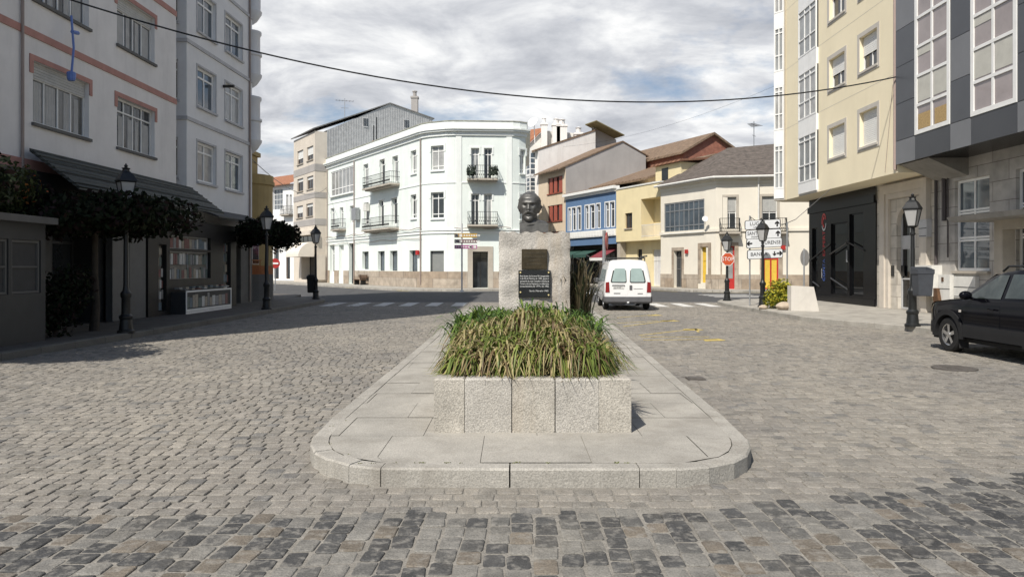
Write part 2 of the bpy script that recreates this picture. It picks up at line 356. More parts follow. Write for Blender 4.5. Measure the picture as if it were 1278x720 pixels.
struct(g.build('street_bed', m_bed))
# granite setts, every stone its own bevelled block
V = []; FQ = []; TI = []
def sett(cx, cy, w, l, ang, zt, dark):
    i = len(V); ca, sa = math.cos(ang), math.sin(ang); tx, ty = random.uniform(-.03, .03), random.uniform(-.03, .03)
    if cy < 9:
        cut = random.uniform(.14, .24); O = [(-1+cut, -1), (1-cut, -1), (1, -1+cut), (1, 1-cut), (1-cut, 1), (-1+cut, 1), (-1, 1-cut), (-1, -1+cut)]; O = [(a+random.uniform(-.07, .07), b+random.uniform(-.07, .07)) for a, b in O]
        for (h, z) in ((.5, -.03), (.485, zt-.006), (.455, zt-.001), (.38, zt+.0008)):
            for a, b in O:
                x = a*w*h; y = b*l*h; V.append((cx+x*ca-y*sa, cy+x*sa+y*ca, z+(x*tx+y*ty if z > 0 else 0)))
        for k in (0, 8, 16):
            for q in range(8): q2 = (q+1) % 8; FQ.append((i+k+q, i+k+q2, i+k+8+q2, i+k+8+q))
        FQ.append(tuple(i+24+q for q in range(8))); TI.extend([dark]*32); return
    for (hx, hy, z) in ((.5, .5, -.04), (.48, .48, zt-.006), (.42, .43, zt)):
        for sx, sy in ((-1, -1), (1, -1), (1, 1), (-1, 1)):
            x = sx*w*hx+random.uniform(-1, 1)*w*.045; y = sy*l*hy+random.uniform(-1, 1)*l*.045
            V.append((cx+x*ca-y*sa, cy+x*sa+y*ca, z+(x*tx+y*ty if z > 0 else 0)))
    for k in (0, 4):
        for q in range(4): q2 = (q+1) % 4; FQ.append((i+k+q, i+k+q2, i+k+4+q2, i+k+4+q))
    FQ.append((i+8, i+9, i+10, i+11)); TI.extend([dark]*12)
def tint(kind):
    r = random.random(); v = random.gauss(1, .10)
    if kind == 'band':
        if r < .40: return (.27*v, .285*v, .31*v)
        if r < .58: return (.47*v, .485*v, .50*v)
        if r < .68: return (.66*v, .60*v, .53*v)
        return (.78*v, .79*v, .79*v)
    v = random.gauss(1, .075)
    if r < .06: return (.70*v, .71*v, .73*v)
    if r < .2: return (.86*v, .85*v, .83*v)
    return (1.03*v, 1.0*v, .96*v)
def bandline(x): return 4.9+.02*(x+3) if x < 0 else 4.96+.02*x+.052*x*x
y = 3.0
while y < 34.4:
    l = .138 if y < 12 else .15
    half = min(.78*y+1.5, 12); x = -half+random.uniform(0, .15); wob = random.uniform(-.01, .01)
    while x < half:
        w = random.uniform(.11, .165); cy = y+.02*math.sin(x*1.7+y*.6)+.03*math.sin(x*.31+1)+wob; cx = x+w/2; x += w+random.uniform(.004, .014)
        if cy < bandline(min(cx, 5.2))+.035 or cx < lerpx(KL, cy)+.04 or cx > lerpx(KR, cy)-.04: continue
        if inside(cx, cy, isl): continue
        big = .5+.5*math.sin(cx*.9+2.1*math.sin(cy*.35)+cy*.5)
        zt = .010+random.uniform(-.003, .004)+(.007*big if cx < -2 else .001); t = tint('main')
        sett(cx, cy, w, l-random.uniform(.004, .014), random.gauss(0, .04), zt, t)
    y += l+.004
x = -6.4
while x < 6.8:
    w = random.uniform(.125, .155); y = 3.0+random.uniform(0, .15)
    while y < 7.4:
        l = random.uniform(.14, .20)
        if y+l/2 < bandline(min(x, 5.2)) and not inside(x, y+l, isl): sett(x+.02*math.sin(y*3), y+l/2, w, l, random.gauss(0, .03), .011+random.uniform(-.003, .004), tint('band'))
        y += l+random.uniform(.006, .016)
    x += w+.01
me = bpy.data.meshes.new('cobbled_street'); me.from_pydata(V, [], FQ); me.materials.append(m_sett)
ca = me.color_attributes.new('tint', 'FLOAT_COLOR', 'POINT'); ca.data.foreach_set('color', np.concatenate([np.array(TI), np.ones((len(TI), 1))], 1).ravel())
o = bpy.data.objects.new('cobbled_street', me); COL.objects.link(o); struct(o)
# pavements: sheet + kerb run
def resample(P, step):
    out = [Vector(P[0])]; rest = step
    for a, b in zip(P, P[1:]):
        a = Vector(a); b = Vector(b); d = (b-a).length; t = rest
        while t < d: out.append(a+(b-a)*t/d); t += step
        rest = t-d
    out.append(Vector(P[-1])); return out
def kerb(name, P, inward, z1=.15, wd=.2, step=1.0, mat=None):
    mb = MB(); n = []
    if step: pts = resample(P, step)
    else:                                   # long stones on the straights, short ones round the corners
        fine = resample(P, .04); pts = [fine[0]]; run = 0
        for i in range(1, len(fine)-1):
            run += .04; k = max(0, i-8); j = min(len(fine)-1, i+8); bend = (fine[i]-fine[k]).angle(fine[j]-fine[i]) if k < i < j else 0
            if run >= (.26 if bend > .12 else .98): pts.append(fine[i]); run = 0
        pts.append(fine[-1])
    for i in range(len(pts)):
        d = (pts[min(i+1, len(pts)-1)]-pts[max(i-1, 0)]).normalized(); n.append(Vector((-d.y, d.x))*inward)
    for i in range(len(pts)-1):
        a, b = pts[i], pts[i+1]; d = (b-a)*.006; dz = random.uniform(-.004, .004)
        A, B = a+d, b-d; C, D = b-d+n[i+1]*wd, a+d+n[i]*wd; bv = .015
        q = [A, B, C, D] if inward > 0 else [B, A, D, C]
        A2, B2 = A+n[i]*bv, B+n[i+1]*bv; q2 = [A2, B2, C, D] if inward > 0 else [B2, A2, D, C]
        mb.hexa([(*p, -.03) for p in q], [(*p, z1+dz-bv) for p in q]); mb.hexa([(*p, z1+dz-bv) for p in q], [(*p, z1+dz) for p in q2])
    return struct(mb.build(name, mat or m_kerb))
m_lkerb = M('shade_toned_kerb_granite', (.16, .15, .13), .85, .18, 1.6, .3, speck=.22, bscale=50)  # kerb granite again, with the left-hand shade put into its colour
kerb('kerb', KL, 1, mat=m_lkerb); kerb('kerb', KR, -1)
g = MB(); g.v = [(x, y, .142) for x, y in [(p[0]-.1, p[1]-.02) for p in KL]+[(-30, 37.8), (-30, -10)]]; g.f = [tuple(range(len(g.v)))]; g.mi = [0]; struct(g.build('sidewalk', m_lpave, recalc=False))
g = MB(); g.v = [(x, y, .142) for x, y in [(p[0]+.1, p[1]-.02) for p in KR]+[(30, -10)]]; g.f = [tuple(range(len(g.v)))]; g.mi = [0]; struct(g.build('sidewalk', m_slab))
# island
kerb('kerb', IL[::-1]+IR+IB+[IL[-1]], 1, step=None, wd=.155)
g = MB(); c0 = Vector((.3, 15))
def inset(P, d):
    P = [Vector(p) for p in P]; n = len(P); o = []
    for i in range(n):
        t = (P[(i+1) % n]-P[i-1]).normalized(); o.append(P[i]+Vector((-t.y, t.x))*d)
    return o
pin = inset(isl, .160)
slabs = MB()
base = MB(); base.v = [(p.x, p.y, .135) for p in pin]; base.f = [tuple(range(len(pin)))]; base.mi = [0]; struct(base.build('island_bed', M('island_joint', (.12, .11, .08), .95, .3, 8)))
# slabs laid in courses, clipped to the island outline by sampling
def span(y):
    xs = []
    n = len(pin)
    for i in range(n):
        a, b = pin[i-1], pin[i]
        if (a.y > y) != (b.y > y): xs.append(a.x+(b.x-a.x)*(y-a.y)/(b.y-a.y))
    return (min(xs)+.004, max(xs)-.004) if xs else None
y = 5.715
k = 0
while y < 28:
    d = random.choice((.62, .7, .8)) if y > 6.6 else .92; d = min(d, 28.0-y) 
    if d < .05: break
    s0 = span(y+.01) ; s1 = span(y+d-.007)
    if s0 and s1:
        k += 1; off = (.48 if k % 2 else 0)
        cx = [-4]+[-1.65+.95*j+off+random.uniform(-.12, .12) for j in range(6)]+[6]
        ys = [y+(d-.006)*t for t in (0, .2, .4, .6, .8, 1)]
        for a, b in zip(cx, cx[1:]):
            z = .149+random.uniform(-.003, .003); rows = []
            for yy in ys:
                sp = span(min(max(yy, y+.005), y+d-.007)) or s0; rows.append([(min(max(a+.0025, sp[0]), sp[1]), yy, z), (max(min(b-.0025, sp[1]), sp[0]), yy, z)])
            if max(r_[1][0]-r_[0][0] for r_ in rows) > .03: slabs.grid(rows)
    y += d
struct(slabs.build('island_pavement', m_islab))
# far pavements along the buildings
g = MB(); far1 = [(-40, 92), (-21.5, 69.6), (-8.6, 51.8), (-4.6, 50.6), (1.2, 51.0), (3.0, 53.5), (3.6, 74), (-2, 90), (-60, 120)]
g.prism(far1, -.03, .12); struct(g.build('sidewalk', m_slab))
g = MB(); far2 = [(4.0, 92), (3.1, 70), (9.3, 56.2), (12.2, 49.3), (15, 47.8), (22, 47.5), (45, 48), (45, 60), (20, 80)]
g.prism(far2[::-1], -.03, .12); struct(g.build('sidewalk', m_slab))
g = MB(); far3 = [(-11.9, 36.9), (-11.4, 37.6), (-12.0, 41), (-40, 66), (-40, 37.5)]
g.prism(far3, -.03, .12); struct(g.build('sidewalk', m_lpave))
# painted markings
def mark(name, polys, mat, z=.006):
    mb = MB()
    for p in polys: mb.quad(*[(x, y, z) for x, y in p])
    return struct(mb.build(name, mat))
def stripes(a, b, n, w, L, dv):
    a = Vector(a); b = Vector(b); dv = Vector(dv).normalized(); s = (b-a).normalized()
    return [[a+(b-a)*i/(n-1)-s*w/2, a+(b-a)*i/(n-1)+s*w/2, a+(b-a)*i/(n-1)+s*w/2+dv*L, a+(b-a)*i/(n-1)-s*w/2+dv*L] for i in range(n)]
mark('zebra_crossing', stripes((-8.0, 30.9), (-2.35, 30.9), 6, .55, 3.0, (0, 1)), m_zebra, .0195)
mark('zebra_crossing', stripes((4.2, 30.4), (8.6, 30.4), 5, .5, 2.8, (0, 1)), m_zebra, .0195)
mark('zebra_crossing', stripes((3.3, 45.5), (6.2, 45.5), 4, .5, 3.2, (-.1, 1)), m_zebra, -.012)
mark('zebra_crossing', stripes((11.5, 41), (11.5, 44.5), 4, .5, 3.0, (1, 0)), m_zebra, -.012)
def line(a, b, w): a = Vector(a); b = Vector(b); d = (b-a).normalized(); n = Vector((-d.y, d.x))*w/2; return [a-n, b-n, b+n, a+n]
yl = []
for (x0, y0, x1, y1) in ((800, 421, 885, 421), (803, 425, 895, 424), (798, 419, 868, 411), (868, 411, 872, 415), (770, 404, 840, 400), (778, 408, 840, 400), (770, 397, 820, 393)):
    a = G(x0, y0); b = G(x1, y1); yl.append(line(a, b, .07))
for (px, py) in ((893, 425), (866, 412), (838, 401), (818, 394)):
    a = Vector(G(px, py)); yl.append([a+Vector((-.3, -.25)), a+Vector((.25, -.1)), a+Vector((.15, .3)), a+Vector((-.25, .2))])
mark('yellow_road_marking', yl, m_yel, .0150)
mark('yellow_kerb_line', [line((-13.5, 58.6), (-7.2, 50.4), .15), line((12.6, 47.9), (17.5, 47.2), .15), line((8.8, 55.5), (11.4, 49.6), .15)], m_yel, -.01)
# a manhole cover on the right and a small drain by the island
mh = MB(); mx_, my_ = G(1191, 461); mh.lathe((mx_, my_, 0), [(.34, -.01), (.34, .033), (.30, .036), (.02, .036)], 24)
for q in range(-3, 4): mh.box(mx_-.2, mx_+.2, my_+q*.07-.012, my_+q*.07+.012, .036, .041)
tag(mh.build('manhole_cover', M('cast_iron', (.10, .09, .08), .6, .3, 9, .2), loc=(mx_, my_, 0)), 'round dark iron manhole cover in the setts near the black car', 'manhole cover')
mx_, my_ = G(868, 474); mh = MB(); mh.box(mx_-.13, mx_+.13, my_-.1, my_+.1, -.01, .034); mh.box(mx_-.1, mx_+.1, my_-.07, my_+.07, .034, .04)
tag(mh.build('drain_cover', bpy.data.materials['cast_iron'], loc=(mx_, my_, 0)), 'small rusty drain cover beside the right kerb of the island', 'drain cover')
# dry weeds in the joints of the island
wv = MB()
def tuft(mb, x, y, z, n, h):
    for i in range(n):
        a = random.uniform(0, 6.28); r = random.uniform(.2, 1)*h*.7; x0, y0 = x+random.uniform(-.02, .02), y+random.uniform(-.015, .015)
        c, s = math.cos(a), math.sin(a); w = .004
        mb.quad((x0-s*w, y0+c*w, z), (x0+s*w, y0-c*w, z), (x0+c*r*.5+s*w, y0+s*r*.5-c*w, z+h*.8), (x0+c*r*.5-s*w, y0+s*r*.5+c*w, z+h*.8))
        mb.quad((x0+c*r*.5-s*w, y0+s*r*.5+c*w, z+h*.8), (x0+c*r*.5+s*w, y0+s*r*.5-c*w, z+h*.8), (x0+c*r, y0+s*r, z+h*random.uniform(.4, .9)))
for i in range(22):
    x = random.choice([random.gauss(-.02, .05), random.gauss(-.55, .12), random.gauss(.28, .03), random.gauss(.9, .06), random.gauss(-.95, .15)]); tuft(wv, x, 5.70+random.uniform(-.008, .008), .145, random.randint(3, 9), random.uniform(.006, .02))
for i in range(26): j = random.randrange(3, 60); p = pin[len(IL)-1-min(j, len(IL)-1)]; tuft(wv, p.x+random.gauss(0, .03), p.y+random.gauss(0, .03), .142, 5, random.uniform(.006, .018))
o = wv.build('joint_weeds', M('weeds', (.12, .13, .04), .8, .4, 20)); struct(o, 'stuff'); tag(o, 'tiny green weeds growing in the joints of the island kerb', 'weeds')
# ------------------------------------------------------------ left row, in its own shade
m_l1 = M('grey_white_render', (.74, .72, .70), .85, .07, 1.0, .12, dirt=.35, dcol=(.46, .445, .43)); m_pink = M('pink_trim', (.42, .22, .185), .8, .12, 3)
m_l2 = M('pale_grey_render', (.72, .72, .72), .85, .06, 1.0, .1, dirt=.25, dcol=(.5, .5, .5)); m_l2b = M('grey_moulding', (.46, .46, .47), .8, .1, 3)
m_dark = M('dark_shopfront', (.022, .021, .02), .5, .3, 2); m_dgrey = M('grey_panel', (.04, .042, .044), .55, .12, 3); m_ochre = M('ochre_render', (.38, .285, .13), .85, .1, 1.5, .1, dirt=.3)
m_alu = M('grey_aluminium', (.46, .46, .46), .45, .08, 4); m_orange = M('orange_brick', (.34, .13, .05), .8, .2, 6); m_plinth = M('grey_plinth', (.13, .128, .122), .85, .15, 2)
m_bwin = M('net_curtain', (.34, .34, .33), .15, .25, 2.2, spec=.6)
def body(mb, pts, z0, z1, skip=(), cap=True):
    n = len(pts)
    for i in range(n):
        if i in skip: continue
        a, b = pts[i], pts[(i+1) % n]; mb.quad((*a, z0), (*b, z0), (*b, z1), (*a, z1))
    if cap: mb.quad(*[(*p, z1) for p in pts])
m_lfr = M('grey_white_frame', (.72, .72, .70), .5, .06, 3); m_lgl = wave_mat('draped_glass', (.05, .054, .06), None, 1.6, 'Y', .12, .1, .5); m_lcur = M('curtain_glass', (.11, .108, .10), .2, .3, 2, spec=.6)
m_curt = wave_mat('white_curtain', (.46, .46, .45), None, 5, 'Y', .8, .5, .12)
# building with pink bands
F = Fac((-11.75, 9.9), (-11.55, 24.8)); H = 23.
L1 = thing('apartment_building', 'grey white rendered block with pink bands at far left, over shaded shops', 'building', (-14, 17, 0))
A = F.rect(41, 111, 90, 163); B = F.rect(146, 193, 130, 190); ops = []
C0 = (1.6, 3.9, A[2], A[3])
for k in range(6):
    for q in (C0, A, B): ops.append((q[0], q[1], q[2]+3.02*k, q[3]+3.02*k))
shops = [(1.2, 3.8, .6, 3.4, .5), (6.2, 7.9, .15, 3.3, .5), (8.3, 10.2, .15, 3.3, .7), (10.6, 12.2, .15, 3.2, .3)]
mb = MB(); wall(mb, F, .1, 3.43, shops, o=.004); mb.build('ground_floor_wall', m_dgrey, L1)  # panel grey darkened to deepen the shade along the shops
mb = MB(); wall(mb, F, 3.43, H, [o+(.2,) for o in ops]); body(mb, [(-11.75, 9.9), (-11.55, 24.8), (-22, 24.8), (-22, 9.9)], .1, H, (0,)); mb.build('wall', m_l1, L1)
for i, q in enumerate(ops):
    W_ = window(F, q, L1, m_lfr, (m_lgl, m_lcur, m_lgl)[(i//3+i) % 3], nx=4, rows=(.74,), dep=.12, fw=.06, sill=.07, msill=m_plinth, sh=.26 if i % 2 else 0, msh=M('grey_blind', (.48, .48, .46)) if i == 1 else bpy.data.materials.get('grey_blind'))
    for j in range(4):
        if random.random() < .75: w4 = (q[1]-q[0]-.13)/4; a4 = q[0]+.07+w4*j; t0, t1 = random.choice(((0, .5), (.45, 1), (.1, .9), (0, 1), (.25, .7))); mb = MB(); fbox(mb, F, a4+w4*t0+.02, a4+w4*t1-.02, q[2]+.08, q[2]+(q[3]-q[2])*random.choice((.66, .7, .7)), -.157, -.148); mb.build('curtain', m_curt, W_)
    surround(F, q, L1, m_pink, .13, .025, True, .32, 'lintel_trim')
mb = MB()
for k in range(6): fbox(mb, F, 0, F.L, 7.27+3.02*k, 7.45+3.02*k, .001, .03)
mb.build('string_course', m_pink, L1)
mb = MB(); fbox(mb, F, 0, F.L-.1, 4.0, 4.28, .001, .05); mb.build('fascia', m_pink, L1)
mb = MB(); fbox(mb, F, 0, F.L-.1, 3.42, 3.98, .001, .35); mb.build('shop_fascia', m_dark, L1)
mb = MB(); fbox(mb, F, 5.5, 6.32, 4.29, 22, .001, .06); mb.build('pilaster', m_pink, L1)
mb = MB(); mb.tube([F.pt(7.2, .2, .05), F.pt(7.2, 22, .05)], .035, 6); mb.build('drainpipe', m_leadpipe, L1)
for q in shops: window(F, q[:4], L1, m_dgrey, m_glass, nx=2, rows=(.7,), dep=q[4]-.1, fw=.09, name='shop_window')
# block with grey mouldings
F2 = Fac((-11.73, 26.0), (-11.5, 31.9)); S2 = Fac((-17.5, 26.0), (-11.73, 26.0))
L2 = thing('apartment_building', 'pale grey block with white sash windows and rounded corner balconies, second on the left', 'building', (-14, 29, 0))
ops = []; sops = []
rA = [F2.rect(246, 269, 180, 229)]; rB = [F2.rect(281, 302, 192, 238)]
for k in range(6):
    for q in (rA[0], rB[0]): ops.append((q[0], q[1], q[2]+2.8*k, q[3]+2.8*k))
    for u in (5.1, 2.6): sops.append((u-.36, u+.36, rA[0][2]+.05+2.8*k, rA[0][3]+2.8*k))
gq = [(.35, 2.9, .6, 2.9, .25), (3.4, 4.7, .15, 2.9, .4)]
mb = MB(); wall(mb, F2, .1, 3.3, gq, o=.004); mb.build('ground_floor_wall', m_plinth, L2)  # dark grey here stands in for shade on the lower wall
mb = MB(); wall(mb, F2, 3.3, H, ops); wall(mb, S2, .1, H, sops); body(mb, [(-17.5, 26), (-11.73, 26), (-11.5, 31.9), (-17.5, 32.2)], .1, H, (0, 1)); mb.build('wall', m_l2, L2)
for i, q in enumerate(ops): window(F2, q, L2, m_white, m_glass3 if i % 3 else m_bwin, nx=2, rows=(.76,), dep=.1, fw=.09, sill=.09, msill=m_l2b); surround(F2, q, L2, m_l2b, .07, .02)
for q in sops: window(S2, q, L2, m_white, m_glass, nx=1, rows=(.76,), dep=.1, fw=.08, sill=.08, msill=m_l2b)
mb = MB()
for k in range(6):
    z = rA[0][3]+.62+2.8*k; fbox(mb, F2, 0, F2.L, z, z+.13, .001, .05); fbox(mb, S2, 0, S2.L+.05, z, z+.13, .001, .05)
mb.build('string_course', m_l2b, L2)
mb = MB(); mb.tube([F2.pt(5.55, .2, .05), F2.pt(5.55, 21, .05)], .04, 6); mb.build('drainpipe', m_leadpipe, L2)
for z, h in ((7.2, 1.9), (10.1, 1.9), (12.9, 2.0), (15.8, 2)):
    mb = MB(); mb.lathe((-11.55, 32.05, z), [(.05, -.45), (.22, -.3), (.40, 0), (.42, .12), (.36, .14), (.36, .9), (.42, .95), (.42, 1.05), (.34, 1.06), (.34, h-.1), (.4, h), (.4, h+.12), (.1, h+.2)], 18); mb.build('round_balcony', m_l2, L2, 40)
for q in gq: window(F2, q[:4], L2, m_dark, m_glass2, nx=3 if q[0] < 1 else 1, rows=(.5, .8) if q[0] < 1 else (.8,), dep=q[4]-.08, fw=.07, name='shop_window')
mb = MB(); mb.tube([F2.pt(3.0, 8.95, .01), F2.pt(3.0, 8.95, .45)], .06, 8); mb.build('wall_bracket', m_dark, L2)
# satellite bracket stand-ins are not built; the newspaper shop under the sloping canopy:
K = thing('newspaper_kiosk', 'dark newspaper shop front with glazed shelves and white display case, under the sloping canopy', 'kiosk', (-11.6, 25.5, .14))
FK = Fac((-11.25, 22.3), (-11.05, 28.9))
def kr(*a): return FK.rect(*a)
w1 = kr(212, 263, 295, 311); w2 = kr(212, 263, 314, 348); pl = kr(198, 208, 305, 388); pr = kr(279, 288, 302, 378)
mb = MB(); wall(mb, FK, .14, 3.3, [w1, w2, pl, pr], .15); body(mb, [(-11.25, 22.3), (-11.05, 28.9), (-11.52, 28.9), (-11.54, 22.3)], .14, 3.3, (0,)); mb.build('housing', m_dark, K)
m_mag = M('magazine_rows', (.20, .19, .17), .6, .2, 3)
def mags(mb, F, q, rows):
    a, b, c, d = q
    for r in range(rows):
        u = a+.05
        while u < b-.1:
            w = random.uniform(.09, .2); h = (d-c)/rows*random.uniform(.6, .85); z = c+(d-c)*r/rows+.02
            mb.cur = random.randrange(6); fbox(mb, F, u, min(u+w, b-.02), z, z+h, -.13, -.10-random.uniform(0, .015)); u += w+.02
cols = [M('print_'+n, c, .6, .15, 8) for n, c in (('white', (.55, .55, .53)), ('red', (.22, .11, .10)), ('blue', (.16, .2, .23)), ('tan', (.36, .32, .26)), ('grey', (.27, .27, .27)), ('green', (.15, .18, .165)))]
for nm, q, r in (('top_shelf', w1, 1), ('sliding_window', w2, 2), ('poster_panel', pl, 6), ('poster_panel', pr, 6)):
    mb = MB(); mags(mb, FK, q, r); s = mb.build(nm, cols, K); window(FK, q, K, m_alu if nm != 'poster_panel' else m_dark, m_mag, nx=2 if nm[0] in 'ts' else 1, dep=.12, fw=.04, name='glazed_frame')
dc = kr(213, 272, 361, 392); mb = MB(); fbox(mb, FK, dc[0], dc[1], dc[2], dc[3]-.05, .001, .5); d = mb.build('display_case', m_dgrey, K)
mb = MB(); o = .52
for (a, b, c, e) in ((dc[0], dc[1], dc[2], dc[2]+.16), (dc[0], dc[1], dc[2]+.17, dc[2]+.26), (dc[0], dc[1], dc[3]-.06, dc[3]), (dc[0], dc[0]+.06, dc[2]+.26, dc[3]-.06), (dc[1]-.06, dc[1], dc[2]+.26, dc[3]-.06)): fbox(mb, FK, a, b, c, e, .5, o)
mb.build('case_frame', m_white, d)
mb = MB(); z0 = dc[3]+.0
for i in range(16):
    u = dc[0]+.1+(dc[1]-dc[0]-.35)*(i//2)/7; mb.cur = random.randrange(6); oo = .08+.2*(i % 2); fbox(mb, FK, u, u+.22, z0+.02+.03*(1-i % 2)+.002*i, z0+.05+.05*(1-i % 2)+.002*i, oo, oo+.16)
mb.build('newspapers', cols, d)
mb = MB(); uu = dc[0]+.1
while uu < dc[1]-.3: w_ = random.uniform(.14, .28); mb.cur = random.randrange(6); fbox(mb, FK, uu, uu+w_, dc[2]+.3, dc[2]+.3+(dc[3]-dc[2]-.4)*random.uniform(.6, 1), .501, .506); uu += w_+.02
mb.build('magazine_display', cols, d)
# canopy over the shop
cz = MB(); m_can = wave_mat('canopy_slats', (.05, .056, .05), None, 3.5, 'Z', .6, .6)
FC = Fac((-11.57, 17.2), (-11.48, 25.6))
cz.hexa([FC.pt(0, 3.55, 1.25), FC.pt(FC.L, 3.55, 1.25), FC.pt(FC.L, 4.45, .06), FC.pt(0, 4.45, .06)], [FC.pt(0, 3.62, 1.27), FC.pt(FC.L, 3.62, 1.27), FC.pt(FC.L, 4.53, .06), FC.pt(0, 4.53, .06)])
for k in range(7):
    t = (k+.5)/7; o = 1.25-1.19*t; z = 3.63+.91*t; fbox(cz, FC, 0, FC.L, z-.01, z+.022, o-.02, o+.02)
tag(cz.build('sloping_canopy', m_can, loc=(-11.5, 21, 3.5)), 'long grey green sloping canopy over the shaded shops on the left', 'canopy')
cz = MB(); FC2 = Fac((-11.71, 26.4), (-11.52, 31.2)); cz.hexa([FC2.pt(0, 3.5, 1.0), FC2.pt(FC2.L, 3.5, 1.0), FC2.pt(FC2.L, 3.85, .01), FC2.pt(0, 3.85, .01)], [FC2.pt(0, 3.56, 1.0), FC2.pt(FC2.L, 3.56, 1.0), FC2.pt(FC2.L, 3.92, .01), FC2.pt(0, 3.92, .01)])
tag(cz.build('sloping_canopy', m_dgrey, loc=(-11.6, 29, 3.5)), 'short thin dark canopy on the pale grey block, beyond the newspaper shop', 'canopy')
sb = MB(); sb.box(-11.0, -10.93, 29.4, 30.2, 2.75, 3.25); tag(sb.build('shop_sign', M('amber_sign', (.3, .2, .08), .5, .5, 6), loc=(-11, 29.8, 2.75)), 'small amber shop sign hanging below the short dark canopy', 'sign')
# terrace enclosure with shuttered panes at the left edge
T = thing('terrace_enclosure', 'grey glazed cafe terrace enclosure on the pavement at the left edge', 'enclosure', (-10.6, 14.3, .14))
FT = Fac((-9.95, 11.2), (-9.93, 15.35)); FT2 = Fac((-9.93, 15.35), (-11.5, 15.4))
tw = [(a, a+.88, 1.15, 2.25) for a in (.15, 1.15, 2.15, 3.12)]
mb = MB(); wall(mb, FT, .14, 2.6, tw, .08); body(mb, [(-9.95, 11.2), (-9.93, 15.35), (-11.5, 15.35), (-11.5, 11.2)], .14, 2.6, (0,)); mb.build('housing', m_dgrey, T)
for q in tw: window(FT, q, T, m_plinth, M('slatted_blind', (.06, .06, .06)) if q[0] < .2 else bpy.data.materials['slatted_blind'], nx=1, rows=(.5,), dep=.03, fw=.05)
mb = MB(); mb.box(-11.5, -9.75, 11.0, 15.5, 2.601, 2.74); mb.build('roof_slab', m_plinth, T)
# grey door panels beside the kiosk
mb = MB(); FD = Fac((-11.3, 20.4), (-11.25, 22.2)); fbox(mb, FD, 0, .86, .15, 2.75, -.2, 0); fbox(mb, FD, .88, 1.75, .15, 2.75, -.2, 0)
tag(mb.build('folded_shutter', M('grey_shutter_panel', (.11, .115, .118), .5, .1, 3), loc=(-11.3, 21.3, .15)), 'plain grey folded shutter panels left of the newspaper shop', 'shutter')
# ochre corner house
m_l3 = m_ochre; L3 = thing('corner_house', 'ochre house with a rounded corner tower, at the end of the left row', 'building', (-13, 34.5, .12))
foot = [(-17, 32.25), (-11.75, 32.25)]+[(-12.55+1.15*math.cos(t), 34.2+1.15*math.sin(t)) for t in [R(a) for a in range(-60, 91, 15)]]+[(-17, 35.35)]
mb = MB(); mb.prism(foot, 1.75, 5.55); mb.build('wall', m_ochre, L3)
mb = MB(); mb.prism([((x+13)*1.012-13, (y-34)*1.02+34) for x, y in foot], 1.35, 1.749); mb.build('brick_course', m_orange, L3)
mb = MB(); mb.prism([((x+13)*1.012-13, (y-34)*1.02+34) for x, y in foot], .12, 1.349); mb.build('plinth', m_plinth, L3)
mb = MB(); mb.prism([((x+13)*1.05-13, (y-34)*1.06+34) for x, y in foot], 5.551, 5.72); mb.prism([((x+13)*1.02-13, (y-34)*1.02+34) for x, y in foot], 5.721, 6.0); mb.build('cornice', m_ochre, L3)
mb = MB(); mb.box(-17, -12.1, 32.9, 34.3, 5.0, 6.9); mb.box(-17, -12.0, 32.8, 34.45, 6.901, 7.1); mb.build('upper_storey', m_ochre, L3)
F3 = Fac((-11.73, 32.25), (-11.6, 33.3)); mb = MB(); fbox(mb, F3, .1, .75, 1.8, 3.0, .0, .06); w = mb.build('window', m_white2, L3); mb = MB(); fbox(mb, F3, .15, .7, 1.85, 2.95, .061, .075); mb.build('pane', m_glass, w)
mb = MB()
for k in range(7): u = .05+k*.12; mb.tube([F3.pt(u, 1.4, .12), F3.pt(u, 2.0, .12)], .012, 4)
fbox(mb, F3, 0, .9, 1.98, 2.02, .1, .14); mb.build('railing', m_orange, L3)
# ------------------------------------------------------------ far left street: white gallery house, brownish house, beige block with gable
m_beige = M('beige_render', (.60, .54, .46), .85, .07, .8, .1, dirt=.25); m_greyband = M('grey_stone_band', (.36, .34, .32), .85, .1, 1)
m_clad = wave_mat('corrugated_cladding', (.36, .36, .36), None, 1.4, 'X', .55, .35)
FW = Fac((-37, 92), (-24.9, 82.3))
LW = thing('gallery_house', 'white house with a many paned glazed gallery, down the far left street', 'building', (-31, 88, 0))
q1 = FW.rect(341, 353, 236, 262); q2 = FW.rect(357, 360, 243, 268); q3 = FW.rect(361.5, 364, 243, 268); d1 = FW.rect(357, 362, 300, 348); d2 = FW.rect(342, 348, 295, 348); q4 = FW.rect(342, 351, 276, 290)
ops = [q1, q2, q3, d1, d2, q4]
mb = MB(); wall(mb, FW, 0, 11.2, ops, .25); body(mb, [(-37, 92), (-24.9, 82.3), (-18, 92), (-30, 102)], 0, 11.2, (0,)); mb.build('wall', m_white, LW)
window(FW, q1, LW, nx=6, rows=(.25, .5, .75), mg=m_glass3)
for q in (q2, q3, q4): window(FW, q, LW, nx=2)
for q in (d1, d2): window(FW, q, LW, m_wood, nx=1, rows=(.7,), name='door')
balcony(FW, q2[0]-.4, q3[1]+.3, q2[2], LW, .6, curl=False, gap=.3)
mb = MB(); mb.quad(FW.pt(0, 11.2, .5), FW.pt(FW.L, 11.2, .5), FW.pt(FW.L, 13.2, -4.5), FW.pt(0, 13.2, -4.5)); mb.quad(FW.pt(0, 11.1, .5), FW.pt(0, 11.2, .5), FW.pt(FW.L, 11.2, .5), FW.pt(FW.L, 11.1, .5)); mb.build('roof', M('terracotta_tiles', (.30, .13, .07), .85, .35, 5, .5), LW)
P0 = Vector((-19.6, 71.7)); dd = Vector((-.556, .831)); nn = Vector((.831, .556))
